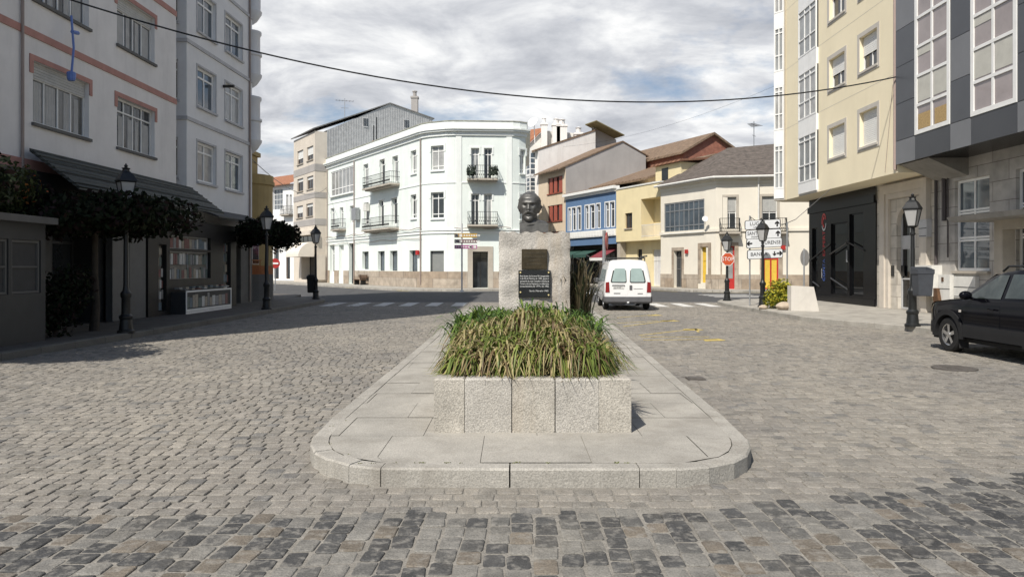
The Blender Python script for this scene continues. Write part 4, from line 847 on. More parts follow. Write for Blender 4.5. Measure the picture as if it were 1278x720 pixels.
mb = MB(); wall(mb, bF, .1, 3.699, bs, .3, o=-.9); mb.quad(bF.pt(0, 3.7, 0), bF.pt(bF.L, 3.7, 0), bF.pt(bF.L, 3.7, -.9), bF.pt(0, 3.7, -.9)); mb.build('ground_floor_wall', M('dark_wall', (.06, .056, .053), .85, .2, 2), BH)  # even dark tone on the recessed ground floor
for q in bw: window(bF, q, BH, m_white, m_glass, nx=1, rows=(.72,), dep=.1, fw=.09); surround(bF, q, BH, m_white, .1, .03)
for q in bs: window(bF, q, BH, m_dark, m_glass2 if q[0] > 5 else m_glass, nx=2, dep=.25, o=-.9, name='shop_window')
mb = MB(); fbox(mb, bF, 0, bF.L, zb2-.75, zb2-.15, .001, .14)
for i in range(int(bF.L/.5)): u = .1+i*.5; fbox(mb, bF, u, u+.36, zb2-.66, zb2-.24, .1405, .16)
mb.build('balustrade', m_white, BH)
mb = MB(); fbox(mb, bF, -.1, bF.L+.1, HB-.05, HB+.2, -.3, .35); fbox(mb, bF, 0, bF.L, HB-.3, HB-.051, .001, .15); mb.build('cornice', m_white, BH)
mb = MB(); e = [at(tU+.2, -.1), at(tY-.1, -.1), at(tY-.1, 5.5), at(tU+.2, 5.5)]; mb.hexa([(*e[1], HB+.2), (*e[0], HB+.2), (*e[3], HB+1.3), (*e[2], HB+1.3)], [(*e[1], HB+.3), (*e[0], HB+.3), (*e[3], HB+1.45), (*e[2], HB+1.45)]); mb.build('roof', m_tile3, BH)
def awning(F, u0, u1, z1, z0, out, mat, label, o=0., val=None):
    mb = MB(); mb.hexa([F.pt(u0, z0, o+out), F.pt(u1, z0, o+out), F.pt(u1, z1, o), F.pt(u0, z1, o)], [F.pt(u0, z0+.03, o+out), F.pt(u1, z0+.03, o+out), F.pt(u1, z1+.03, o), F.pt(u0, z1+.03, o)])
    root = mb.build('shop_awning', mat, loc=F.pt((u0+u1)/2, z0, o)); tag(root, label, 'awning')
    v = MB(); fbox(v, F, u0, u1, z0-.25, z0, o+out-.02, o+out); v.build('valance', val or mat, root)
    for u in (u0+.05, u1-.05): v = MB(); v.tube([F.pt(u, z0, o+out-.05), F.pt(u, z0-.8, o)], .03, 4); v.build('support_arm', m_steel, root)
m_grn = M('green_canvas', (.03, .075, .062), .8, .1, 3); m_rcan = M('red_canvas', (.19, .035, .045), .8, .1, 3)
awning(bF, bF.u(705), bF.u(722), 3.35, 2.8, 1.6, m_grn, 'green shop awning nearer the monument below the blue house', -.85); awning(bF, bF.u(723.5), bF.u(740), 3.35, 2.8, 1.6, m_grn, 'green shop awning next to the red one below the blue house', -.85)
awning(bF, bF.u(747), bF.u(763), 3.4, 2.5, 1.8, m_rcan, 'dark red shop awning with white edge between the blue and yellow houses', -.85, m_white)
# peach house with red shutters and grey party wall
sF = Fac(at(tS), at(tU+.03)); HS = 11.5; PH = thing('house', 'peach fronted house with red shutters and a large bare grey gable wall', 'building', (*at(22), .12))
sw_ = []
for yt, yb in ((221, 241), (256, 276), (289, 306)):
    for x0, x1 in ((683.5, 702),): sw_.append(sF.rect(x0, x1, yt, yb))
mb = MB(); wall(mb, sF, .1, HS, sw_, .2); mb.build('wall', m_peach, PH)
for q in sw_:
    window(sF, q, PH, m_wood, m_glass, nx=4, dep=.12, sill=.1, msill=m_redsh); mb = MB(); w = (q[1]-q[0])/5
    for i in (0.55, 2.05, 3.75): fbox(mb, sF, q[0]+w*i, q[0]+w*(i+1), q[2]+.05, q[3]-.05, -.1, -.04)
    mb.build('shutter', m_redsh, PH)
c3 = lambda t, l, z: (*at(t, l), z); mb = MB(); t0 = tU+.03
mb.quad(c3(t0, 0, 0), c3(t0, 9.45, 0), c3(t0, 9.45, 13.2), c3(t0, 6.6, 14.4), c3(t0, 0, HS)); mb.quad(c3(tS, 0, 0), c3(tS, 0, HS), c3(tS, 6.6, 14.4), c3(tS, 9.45, 13.2), c3(tS, 9.45, 0)); mb.quad(c3(t0, 9.45, 0), c3(tS, 9.45, 0), c3(tS, 9.45, 13.2), c3(t0, 9.45, 13.2)); mb.build('gable', m_greyp, PH)
mb = MB(); o = -.08
mb.hexa([c3(t0+o, -.6, HS-.25), c3(tS, -.6, HS-.25), c3(tS, 6.6, 14.42), c3(t0+o, 6.6, 14.42)], [c3(t0+o, -.6, HS-.12), c3(tS, -.6, HS-.12), c3(tS, 6.6, 14.54), c3(t0+o, 6.6, 14.54)]); mb.hexa([c3(t0+o, 6.6, 14.42), c3(tS, 6.6, 14.42), c3(tS, 9.8, 13.1), c3(t0+o, 9.8, 13.1)], [c3(t0+o, 6.6, 14.54), c3(tS, 6.6, 14.54), c3(tS, 9.8, 13.22), c3(t0+o, 9.8, 13.22)]); mb.build('roof', m_tile3, PH)
# tall white house with gallery and weathered party wall
gF = Fac(at(tG), at(tS+.05)); HW = 14.; WH = thing('gallery_house', 'tall white house with stacked glazed galleries and stained white party wall, beside the bust', 'building', (*at(28), .12))
mb = MB(); t0 = tS+.05; body(mb, [at(tG), at(t0), at(t0, 7), at(tG, 7)], .1, HW-.01, (1,), cap=False); mb.quad(c3(t0, 0, 0), c3(t0, 7, 0), c3(t0, 7, 16.6), c3(t0, 0, HW)); mb.quad(c3(tG, 0, 0), c3(tG, 0, HW), c3(tG, 7, 16.6), c3(tG, 7, 0)); mb.quad(c3(tG, 7, HW-.01), c3(tG, 7, 16.6), c3(t0, 7, 16.6), c3(t0, 7, HW-.01)); mb.build('wall', m_weath, WH)
for yt, yb in ((192, 219), (223, 244), (250, 275)):
    q = (.4, gF.L-.6, gF.z(665, yb), gF.z(665, yt)); mb = MB(); fbox(mb, gF, q[0], q[1], q[2]-.3, q[3]+.2, .001, .7); gl = mb.build('gallery', m_white, WH); mb = MB()
    nc, nr_ = 7, 4
    for i in range(nc):
        for j in range(nr_): w = (q[1]-q[0])/nc; h = (q[3]-q[2])/nr_; fbox(mb, gF, q[0]+w*(i+.14), q[0]+w*(i+.86), q[2]+h*(j+.12), q[2]+h*(j+.88), .701, .71)
    for j in range(nr_): h = (q[3]-q[2])/nr_; mb.hexa([gF.pt(q[1]+.001, q[2]+h*(j+.1), .12), gF.pt(q[1]+.001, q[2]+h*(j+.1), .6), gF.pt(q[1]+.01, q[2]+h*(j+.1), .6), gF.pt(q[1]+.01, q[2]+h*(j+.1), .12)], [gF.pt(q[1]+.001, q[2]+h*(j+.9), .12), gF.pt(q[1]+.001, q[2]+h*(j+.9), .6), gF.pt(q[1]+.01, q[2]+h*(j+.9), .6), gF.pt(q[1]+.01, q[2]+h*(j+.9), .12)])
    mb.build('panes', m_glass3, gl)
mb = MB(); mb.hexa([c3(t0-.06, -.5, HW-.15), c3(tG, -.5, HW-.15), c3(tG, 7.2, 16.65), c3(t0-.06, 7.2, 16.65)], [c3(t0-.06, -.5, HW+.03), c3(tG, -.5, HW+.03), c3(tG, 7.2, 16.85), c3(t0-.06, 7.2, 16.85)]); mb.build('roof', m_tile3, WH)
mb = MB(); mb.hexa([c3(t0-1.2, 6.4, 17.4), c3(t0+1.2, 6.4, 17.4), c3(t0+1.2, 10.0, 16.1), c3(t0-1.2, 10.0, 16.1)], [c3(t0-1.2, 6.4, 17.5), c3(t0+1.2, 6.4, 17.5), c3(t0+1.2, 10.0, 16.2), c3(t0-1.2, 10.0, 16.2)]); mb.build('terrace_roof', M('olive_soffit', (.2, .17, .09), .8, .2, 2), WH)
mb = MB(); q0, q1 = at(t0, 7.0), at(t0, 10.0); mb.quad((*at(t0+.8, 7), 11), (*at(t0+.8, 10.2), 11), (*at(t0+.8, 10.2), 16), (*at(t0+.8, 7), 17.3)); mb.build('terrace_wall', m_greyp, WH)
# attic with red tiles and chimneys, farther back
AT = thing('house', 'white attic house with orange tile roof edge and slim chimneys, furthest behind the right row', 'building', (*at(36), 0))
mb = MB(); p = [Vector(wp(x, y, 84)) for x, y in ((650, 190), (678, 163), (735, 168), (735, 200))]; q = [v+Vector((3, 8, 0)) for v in p]
mb.quad(*[v for v in p]); mb.quad(p[1], q[1], q[2], p[2]); mb.quad(*[Vector((v.x, v.y, 0)) for v in (p[0], p[3])], p[3], p[0]); mb.quad(p[3], Vector((p[3].x, p[3].y, 0)), Vector((q[3].x, q[3].y, 0)), q[3]); mb.quad(p[2], p[3], q[3], q[2]); mb.build('wall', m_white2, AT)
mb = MB(); s = Vector((0, -.3, 0)); u_ = Vector((0, 0, .25)); g0, g1 = p[0]+Vector((-4.5, -.5, 0)), p[1]+Vector((-2.6, 0, 0)); mb.hexa([p[0]+s, p[1]+s, g1+s+Vector((0, 3, .2)), g0+s+Vector((0, 3, 0))], [p[0]+s+u_, p[1]+s+u_, g1+s+u_+Vector((0, 3, .2)), g0+s+u_+Vector((0, 3, 0))]); mb.build('roof', bpy.data.materials['terracotta_tiles'], AT)
for px, yt, yb, w in ((679, 154, 166, .35), (694, 155, 185, .45), (701, 156, 172, .6), (722, 166, 180, .5)):
    b_, t_ = Vector(wp(px, yb, 83.5)), Vector(wp(px, yt, 83.5)); mb = MB(); mb.box(b_.x-w, b_.x+w, b_.y-.4, b_.y+.35, b_.z-3, t_.z); mb.box(b_.x-w-.08, b_.x+w+.08, b_.y-.48, b_.y+.43, t_.z-.25, t_.z-.12); mb.lathe((t_.x, t_.y, t_.z), [(w*.6, 0), (w*.6, .5), (w*.8, .55), (.02, .7)], 8); mb.build('chimney', m_weath, AT)
dsh = MB(); c = Vector(wp(665.5, 153.5, 80)); dish(dsh, c, .62, (-.65, -.9, .55)); dsh.tube([c+Vector((.1, .2, -.2)), c+Vector((.2, .4, -2.2))], .05, 5); tag(dsh.build('satellite_dish', m_white, smooth=40, loc=c), 'large white satellite dish on the roof behind the bust', 'satellite dish')
a = Vector(wp(941, 192, 58)); antenna('rooftop_aerial', a.x, a.y, a.z-.3, 2.9, 'tall rooftop aerial above the grey roof of the cream house', 7, .7, .9)
# ------------------------------------------------------------ right row: yellow block and grey clad block
m_ry = M('pale_yellow_render', (.80, .715, .52), .85, .05, .6, .06, dirt=.12, dcol=(.55, .45, .28)); m_surr = M('grey_window_surround', (.50, .47, .42), .8, .06, 2)
m_clad1 = M('dark_cladding', (.075, .08, .09), .38, .1, .8); m_clad2 = M('mid_cladding', (.16, .165, .175), .38, .1, .8); m_clad3 = M('black_cladding', (.05, .053, .06), .35, .1, .8)
m_blk = brick_mat('stone_blocks', (.42, .40, .37), (.49, .465, .43), (.22, .2, .18), 1.4, .58, ms=.012, bump=.3, dirt=.25)
m_blk2 = brick_mat('pale_stone_blocks', (.50, .46, .40), (.56, .52, .45), (.3, .27, .23), .9, .45, ms=.012, bump=.3, dirt=.2)
m_conc = M('raw_concrete', (.24, .23, .21), .9, .2, 1.2, .2, dirt=.4); m_black = M('black_gloss_panel', (.006, .006, .007), .25, .2, 1, spec=.2); m_sglass = glass('dark_shop_glass', (.008, .009, .01), .03, .45)
m_stone2 = M('pale_carved_stone', (.56, .51, .44), .85, .1, 1.2, .2, bscale=30, dirt=.15); XR, XG = 12.9, 14.2
FY = Fac((XR, 34.0), (XR, 24.12)); HR = 20.; ZS = 4.85
YB = thing('apartment_building', 'pale yellow block with white window bays and roller shutters, over a black glazed shop', 'building', (15, 29, .14))
wa, wb = FY.rect(1035, 1054.5, 157, 195), FY.rect(1073, 1095, 137, 181); bay = FY.rect(999, 1021.5, 167, 227)
ops = []; hs = FY.z(1064, 90)-FY.z(1064, 172)
hs = 2.78
for k in range(6):
    for q in (wa, wb):
        if q[3]+hs*k < HR-.3: ops.append((q[0], q[1], q[2]+hs*k, q[3]+hs*k))
mb = MB(); wall(mb, FY, ZS, HR, ops, .2, u1=FY.L)
c1, c2 = (12.55, 34.45), (13.2, 35.15)
mb.quad((XR, 24.12, ZS), (22, 24.12, ZS), (22, 24.12, HR), (XR, 24.12, HR)); mb.quad((22, 24.12, ZS), (22, 35.15, ZS), (22, 35.15, HR), (22, 24.12, HR)); mb.quad((22, 35.15, ZS), (*c2, ZS), (*c2, HR), (22, 35.15, HR))
mb.quad((XR, 24.12, HR), (22, 24.12, HR), (22, 35.15, HR), (*c2, HR), (*c1, HR), (XR, 34, HR)); mb.quad((XR, 34, ZS), (*c1, ZS), (*c2, ZS), (22, 35.15, ZS), (22, 24.12, ZS), (XR, 24.12, ZS)); mb.build('wall', m_ry, YB)
mb = MB()
for k in range(6):
    z = ZS+.55+hs*k
    if k: fbox(mb, FY, .0, FY.L, z-.006, z+.006, .0005, .003)
mb.build('joint_line', m_surr, YB)
for i, q in enumerate(ops):
    k = i//2; window(FY, q, YB, m_white, m_glass, nx=2, rows=(), dep=.14, fw=.06, sh=.97 if k == 0 else (.55 if k == 1 else .3), sill=.05, msill=m_surr); surround(FY, q, YB, m_surr, .16, .02, bottom=True)
def bayface(F, u0, u1, name='window_bay'):
    for k in range(6):
        z0, z1 = bay[2]+hs*k, bay[3]+hs*k
        if z1 > HR: break
        mb = MB(); fbox(mb, F, u0, u1, z0-.45 if k == 0 else z0-(hs-(bay[3]-bay[2]))+.002, z0, .001, .10); s = mb.build('spandrel', m_white, YB)
        mb = MB(); fbox(mb, F, u0, u1, z0+.001, z1-.001, .001, .05); mb.build('bay_backing', m_dgrey, YB); window(F, (u0, u1, z0, z1), YB, m_white, m_bwin if k % 2 else m_glass2, nx=3 if u1-u0 > .8 else 2, rows=(.36, .87), dep=-.11, fw=.07, name=name)
bayface(FY, bay[0], bay[1]); FX = Fac(c1, (XR, 34.0)); bayface(FX, .02, FX.L-.03); FX2 = Fac(c2, c1)
mb = MB(); fbox(mb, FX2, 0, FX2.L, ZS, HR, .001, .03); fbox(mb, FX, FX.L-.03, FX.L, ZS, HR, .001, .1); fbox(mb, FY, bay[0], bay[1], ZS+.001, bay[2]-.451, .001, .06); fbox(mb, FX, .02, FX.L-.03, ZS+.001, bay[2]-.451, .001, .06); mb.build('bay_trim', m_surr, YB)
mb = MB(); mb.tube([FY.pt(9.8, ZS+.1, .05), FY.pt(9.8, HR, .05)], .05, 6); mb.build('drainpipe', M('pinkish_pipe', (.34, .26, .23), .5, .1, 3), YB)
mb = MB(); mb.tube([FY.pt(9.1, ZS+.1, .02), FY.pt(9.6, ZS+3, .02)], .008, 4); mb.build('thin_cable', m_leadpipe, YB)
# ground floor of the yellow block
FGd = Fac((XG, 35.1), (XG, 24.12)); dr = FGd.rect(1119, 1142, 261, 383); sh0, sh1 = FGd.u(1006), FGd.u(1094.5); dq = (dr[0], dr[1], .15, 3.85)
mb = MB(); wall(mb, FGd, .1, ZS-.001, [dq+(.26,)], u0=sh1); mb.build('ground_floor_wall', m_blk2, YB)
# arch fill above the door
mb = MB(); n = 10; a, b = dq[0], dq[1]; r = (b-a)/2; um = (a+b)/2; zs = dq[3]-r
for i in range(n):
    t0, t1 = math.pi*i/n, math.pi*(i+1)/n; x0, x1 = um-r*math.cos(t0), um-r*math.cos(t1); y0, y1 = zs+r*math.sin(t0), zs+r*math.sin(t1)
    mb.quad(FGd.pt(x0, y0, .003), FGd.pt(x1, y1, .003), FGd.pt(x1, dq[3]+.01, .003), FGd.pt(x0, dq[3]+.01, .003)); mb.quad(FGd.pt(x0, y0, .003), FGd.pt(x0, y0, -.155), FGd.pt(x1, y1, -.155), FGd.pt(x1, y1, .003))
mb.build('door_arch', m_stone2, YB)
mb = MB(); w = .55
for (w0, w1, p) in ((.42, .62, .10), (.62, .95, .16)):
    fbox(mb, FGd, a-w1, a-w0, .15, 4.1+w0-.3, .001, p); fbox(mb, FGd, b+w0, b+w1, .15, 4.1+w0-.3, .001, p); fbox(mb, FGd, a-w1, b+w1, 4.1+w0-.299, 4.1+w1-.3, .001, p)
mb.build('door_surround', m_stone2, YB)
d = window(FGd, dq, YB, m_alu, m_sglass, nx=2, rows=(.3, .60, .72), dep=.16, fw=.07, name='entrance_door'); mb = MB(); fbox(mb, FGd, a+.08, b-.08, .15+3.7*.6, .15+3.7*.72, -.2, -.155); mb.build('transom_panel', m_alu, d); mb = MB(); fbox(mb, FGd, um+.15, um+.4, 1.6, 1.95, -.155, -.145); mb.build('paper_notice', m_white, d)
for u, z in ((a-.25, 1.55), (a+.16, 1.55)): mb = MB(); fbox(mb, FGd, u-.1, u+.1, z-.2, z+.2, .004 if u < a else -.157, .03 if u < a else -.13); mb.build('intercom', m_dark, YB)
# black glazed shop
FS_ = Fac((XG-.05, 34.35), (XG-.05, FGd.p0.y-sh1)); Ls = FS_.L
mb = MB(); gp = [(.35, .95, .5, 3.5), (2.35, 3.9, .5, 3.6), (4.1, 5.3, .5, 3.9)]; gp = [q for q in gp]
wall(mb, FS_, .14, ZS-.002, gp, .12); mb.quad(FS_.pt(0, .14, 0), FS_.pt(0, ZS, 0), FS_.pt(0, ZS, -4), FS_.pt(0, .14, -4)); SHP = mb.build('shop_front', m_black, YB)
for q in gp: window(FS_, q, YB, m_black, m_sglass, nx=1, dep=.06, fw=.04, name='shop_window')
fparts('trim', m_black, SHP, [(FS_, 0, Ls, .14, .42, .001, .05), (FS_, 0, Ls, 4.2, 4.5, .001, .08)])
mb = MB()
for (u0, z0, u1, z1) in ((.2, 2.0, 2.3, 2.7), (2.3, 2.25, 3.9, 2.7), (3.95, 2.75, 5.4, 2.35), (2.4, 1.2, 4.0, .75), (.5, 1.0, 1.2, .8)):
    p, q = Vector(FS_.pt(u0, z0, .03)), Vector(FS_.pt(u1, z1, .03)); mb.tube([p, q], .035, 4)
mb.build('diagonal_rail', M('dull_steel_strip', (.06, .06, .06), .4, .1, 3, metal=.4), SHP)
mb = MB(); fbox(mb, FS_, 3.93, 3.99, 1.9, 2.4, .01, .06); mb.build('door_pull', m_steel, SHP)
ur, rt = (0, 0, 1), tuple((*FS_.d, 0))
m_sr = M('sign_red', (.55, .03, .03), .4, .05, 5); m_sb = M('sign_blue', (.05, .12, .42), .4, .05, 5); m_sw = M('sign_white', (.6, .6, .6), .4, .05, 5)
us = FS_.u(1028.5); up_ = Vector((0, 0, 1)); rr = Vector((FS_.d.x, FS_.d.y, 0))
text('EXPERT', .34, FS_.pt(us, 2.75, .0), up_, -rr, m_sr, SHP, 'red_lettering', maxw=1.25); text('CONTA', .34, FS_.pt(us, 1.55, .0), up_, -rr, m_sb, SHP, 'blue_lettering', maxw=1.0); text('asesores', .12, FS_.pt(us-.25, 1.4, .0), up_, -rr, m_sw, SHP, 'small_lettering', maxw=.8)
mb = MB(); n = 16
for k, (mi, r0, r1, t0, t1) in enumerate(((0, .25, .32, .3, 3.4), (1, .25, .32, 3.6, 6.1), (0, .1, .2, 1, 5))):
    mb.cur = mi
    for i in range(n):
        a0, a1 = t0+(t1-t0)*i/n, t0+(t1-t0)*(i+1)/n; f = lambda r, a: FS_.pt(us+r*.75*math.cos(a), 3.72+r*1.25*math.sin(a), .012)
        mb.quad(f(r0, a0), f(r1, a0), f(r1, a1), f(r0, a1))
mb.build('emblem', [m_sr, m_sw], SHP)
# grey clad block
GBk = thing('apartment_building', 'dark grey clad block with tall white framed glazing, at the right edge', 'building', (15, 17, .14))
FD_ = Fac((12.84, 24.08), (12.84, 7)); ZB = 5.1; HG2 = 20.
cA, cB = (FD_.u(1143), FD_.u(1187), 5.87, 19.6), (FD_.u(1213), FD_.u(1271), 5.87, 19.6); cC = (cB[1]+1.0, cB[1]+3.3, 5.87, 19.6); cD = (cC[1]+1, cC[1]+3, 5.87, 19.6)
mb = MB(); wall(mb, FD_, ZB, HG2, [cA, cB, cC, cD], .15); mb.quad((12.84, 24.08, ZB), (12.84, 24.08, HG2), (22, 24.08, HG2), (22, 24.08, ZB)); mb.quad((12.84, 24.08, ZB), (22, 24.08, ZB), (22, 7, ZB), (12.84, 7, ZB)); mb.quad((12.84, 24.08, HG2), (12.84, 7, HG2), (22, 7, HG2), (22, 24.08, HG2)); mb.quad((12.84, 7, ZB), (22, 7, ZB), (22, 7, HG2), (12.84, 7, HG2)); mb.build('wall', m_black, GBk)
mb = MB(); us = [0]+sorted([x for c in (cA, cB, cC, cD) for x in c[:2]])+[FD_.L]
for i in range(0, len(us)-1, 2):
    a, b = us[i], us[i+1]
    z = 5.87; k = 0
    while z < HG2: z2 = min(z+1.22, HG2); mb.cur = (1 if (k+i) % 5 == 3 else 0); fbox(mb, FD_, a+.01, b-.01, z+.008, z2-.008, .001, .03); z = z2; k += 1
u = 0.; k = 0
for u2 in us[1:]: mb.cur = (1, 2, 1, 2, 1, 2, 2, 1, 2)[k % 9]; fbox(mb, FD_, u+.008, u2-.008, ZB, 5.86, .001, .03); u = u2; k += 1
mb.build('cladding_panel', [m_clad1, m_clad2, m_clad3], GBk)
for c in (cA, cB, cC, cD):
    rows = [i*.92/(c[3]-c[2]) for i in range(1, 15)]
    w = window(FD_, c, GBk, m_white, M('mauve_glass', (.30, .26, .255), .1, .25, .5, spec=.7) if c is cA else bpy.data.materials['mauve_glass'], nx=2, rows=rows, dep=-.05, fw=.13, bar=.09, name='glazed_strip')
    t = (c[1]-c[0])/2
    for (k, j, fr) in ((0, 1, .95), (1, 1, .93), (0, 2, .3), (1, 4, .6)):
        mb = MB(); z1 = c[2]+.92*(j+1)-.06; z0 = z1-.8*fr; uu = c[0]+.13+k*t*.94; fbox(mb, FD_, uu, uu+t*.85, z0, z1, .0185, .024); mb.build('blind', bpy.data.materials.get('cream_blind') or M('cream_blind', (.50, .49, .44), .7, .08, 4), w)
fparts('wicker_panel', M('wicker', (.40, .28, .13), .8, .3, 20), GBk, [(FD_, cA[0]+.2+k*(cA[1]-cA[0])*.48, cA[0]+.85+k*(cA[1]-cA[0])*.48, 6.02, 6.5, .025, .04) for k in range(2)])
# ground floor, stone
FGs = Fac((XG, 24.119), (XG, 7)); g1 = FGs.rect(1191.5, 1235, 222, 338); g2 = (FGs.u(1268), FGs.u(1268)+1.9, g1[2], g1[3]); g3 = (g2[1]+1, g2[1]+3, g1[2], g1[3])
mb = MB(); wall(mb, FGs, .1, ZB-.001, [g1, g2, g3], .2); mb.build('ground_floor_wall', m_blk, GBk)
for q in (g1, g2, g3): window(FGs, q, GBk, m_white, m_glass3, nx=2, rows=(.33, .36, .63, .66), dep=.1, fw=.08, bar=.06, sill=.1, msill=m_stone)
mb = MB(); q = (FGs.u(1135), FGs.u(1180)); mb.hexa([FGs.pt(.05, 4.55, .05), FGs.pt(1.7, 4.55, .05), FGs.pt(1.7, 4.55, 0), FGs.pt(.05, 4.55, 0)], [FGs.pt(.05, 5.09, 1.25), FGs.pt(1.7, 5.09, 1.25), FGs.pt(1.7, 5.09, 0), FGs.pt(.05, 5.09, 0)]); mb.build('concrete_bracket', m_conc, GBk)
mb = MB(); M('dark_pipe', (.06, .05, .05), .6, .2, 3)
for u_, z0_, z1_, r_ in ((.55, 3.2, 4.6, .07), (.1, 1.6, 5, .05), (FGs.u(1186), 2.0, 4.9, .025)): mb = MB(); mb.tube([FGs.pt(u_, z0_, .08), FGs.pt(u_, z1_, .08)], r_, 6); mb.build('wall_pipe', bpy.data.materials['dark_pipe'], GBk)
def wbox(name, x0, x1, yt, yb, o, label, mat=m_white2, deco=None):
    q = FGs.rect(x0, x1, yt, yb); mb = MB(); fbox(mb, FGs, *q, .002, o); ob = mb.build(name, mat, loc=FGs.pt(q[0], q[2], 0)); tag(ob, label, 'meter box')
    mb = MB(); mid = (q[2]+q[3])/2; fbox(mb, FGs, q[0], q[1], mid-.012, mid+.012, o, o+.004); fbox(mb, FGs, q[0]+.03, q[1]-.03, q[2]+.03, q[2]+.05, o, o+.004); mb.build('door_seam', m_dgrey, ob)
    if deco:
        mb = MB(); w = q[1]-q[0]
        for t in deco: fbox(mb, FGs, q[0]+w*(t-.08), q[0]+w*(t+.08), q[3]-.22, q[3]-.08, o, o+.02)
        mb.build('meter_window', m_wood, ob)
    return ob
wbox('meter_cabinet', 1154, 1176, 331, 369, .35, 'pale meter cabinet with three small windows behind the litter bin', deco=(.3, .5, .7))
wbox('meter_cabinet', 1178.5, 1193, 343, 378, .2, 'white narrow meter cabinet between the litter bin and the black car', deco=(.4,)); wbox('meter_cabinet', 1195, 1222, 345, 372, .12, 'low wide white cabinet below the tall window near the black car')
wbox('meter_cabinet', 1153, 1163, 274, 296, .18, 'small grey junction box on the stone wall beside the entrance arch', m_alu)
mb = MB(); q = FGs.u(1157); mb.hexa([FGs.pt(.45, .15, .3), FGs.pt(.75, .15, .3), FGs.pt(.75, .15, .05), FGs.pt(.45, .15, .05)], [FGs.pt(.2, 1.0, .3), FGs.pt(.5, 1.0, .3), FGs.pt(.5, 1.0, .05), FGs.pt(.2, 1.0, .05)]); tag(mb.build('cabinet_stand', m_wood, loc=FGs.pt(.5, .15, .1)), 'slanted brown stand under the pale meter cabinet', 'stand')
# porch canopy
PC = thing('porch_canopy', 'flat concrete porch canopy with square column above the black car', 'canopy', (13.3, 17, .14))
mb = MB(); mb.hexa([(12.55, 20.7, 2.98), (12.55, 12, 2.98), (14.19, 12, 2.98), (14.19, 20.7, 2.98)][::-1], [(12.5, 20.75, 3.12), (12.5, 12, 3.12), (14.19, 12, 3.12), (14.19, 20.75, 3.12)][::-1]); mb.build('slab', m_conc, PC)
mb = MB(); mb.box(13.4, 13.75, 12, 20.05, 2.72, 2.979); mb.build('beam', m_stone, PC); mb = MB(); mb.box(13.4, 13.75, 19.7, 20.05, .14, 2.719); mb.box(13.35, 13.8, 19.65, 20.1, .14, .3); mb.build('column', m_stone, PC)
# ------------------------------------------------------------ street lamps
m_lglass = frosted('lamp_glass', (.55, .55, .54)); m_binm = M('grey_bin_plastic', (.055, .06, .07), .5, .12, 5)
def lamp(x, y, h, label, z=.14):
    t = thing('street_lamp', label, 'street lamp', (x, y, z), 'wrought iron street lamps'); k = h-1.0
    mb = MB(); mb.lathe((x, y, z), [(.19, 0), (.19, .06), (.15, .09), (.13, .32), (.15, .35), (.15, .40), (.10, .45), (.095, .82), (.12, .86), (.12, .94), (.075, 1.0), (.06, 1.1), (.045, k-.12), (.07, k-.1), (.07, k-.06), (.04, k-.03), (.035, k+.08)], 14); mb.build('post', m_iron, t, 35)
    mb = MB(); zb, zt, rb, rt = z+k+.12, z+k+.56, .13, .235; P = lambda r, q, zz: (x+r*math.cos(math.pi/2*q), y+r*math.sin(math.pi/2*q), zz)
    for q in range(4):
        mb.tube([P(rb, q, zb), P(rt, q, zt)], .014, 4); mb.tube([P(rb, q, zb), P(rb, q+1, zb)], .014, 4); mb.tube([P(rt, q, zt), P(rt, q+1, zt)], .016, 4); mb.tube([(x, y, z+k+.06), P(rb, q, zb)], .012, 4)
    mb.build('lantern_frame', m_iron, t)
    mb = MB(); mb.grid([[P(rb*.95, q, zb+.005) for q in range(4)], [P(rt*.95, q, zt-.005) for q in range(4)]], True); mb.build('lantern_glass', m_lglass, t)
    mb = MB(); rows = [[P(r, q, z+k+zz) for q in range(4)] for r, zz in ((.20, .56), (.275, .57), (.265, .60), (.17, .74), (.10, .80))]; mb.grid(rows, True); mb.quad(*rows[0][::-1]); mb.quad(*rows[-1]); mb.lathe((x, y, z+k), [(.09, .80), (.075, .85), (.10, .88), (.03, .90), (.045, .94), (.02, .97), (.005, 1.0)], 8); mb.build('lantern_cap', m_iron, t)
    return t
def bin_(x, y, z, label, dx=0., dy=-.3, w=.21, h=.62, mat=m_binm):
    t = thing('litter_bin', label, 'litter bin', (x, y, z)); bx, by = x+dx, y+dy
    sq = lambda s, zz: [(bx-s, by-s*.8, zz), (bx+s, by-s*.8, zz), (bx+s, by+s*.8, zz), (bx-s, by+s*.8, zz)]
    mb = MB(); rows = [sq(w*.82, z), sq(w*.86, z+.03), sq(w, z+h-.12), sq(w*1.08, z+h-.11), sq(w*1.08, z+h), sq(w*.92, z+h), sq(w*.8, z+h-.25)]
    rows[4] = [(p[0], p[1], p[2]+(.07 if i > 1 else 0)) for i, p in enumerate(rows[4])]; rows[5] = [(p[0], p[1], p[2]+(.06 if i > 1 else 0)) for i, p in enumerate(rows[5])]
    mb.grid(rows, True); mb.quad(*rows[0][::-1]); mb.quad(*rows[-1]); mb.build('bin_body', mat, t)
    mb = MB(); mb.tube([(bx, by+w*.8, z+h*.6), (x, y, z+h*.6)], .02, 4); mb.build('bracket', m_iron, t); return t
lamp(-9.1, 17.0, 4.0, 'iron street lamp in front of the large dark tree on the left'); lamp(-8.95, 26.3, 3.8, 'iron street lamp beside the small trimmed tree on the left'); lamp(-9.5, 34.9, 3.6, 'iron street lamp at the left kerb corner, with a dark bin on it')
LB3 = lamp(10.47, 18.85, 3.5, 'iron street lamp with a grey litter bin, before the arched entrance on the right'); lamp(9.7, 27.9, 3.45, 'iron street lamp in front of the stack of direction signs'); lamp(9.9, 33.2, 3.2, 'iron street lamp carrying the stop sign')
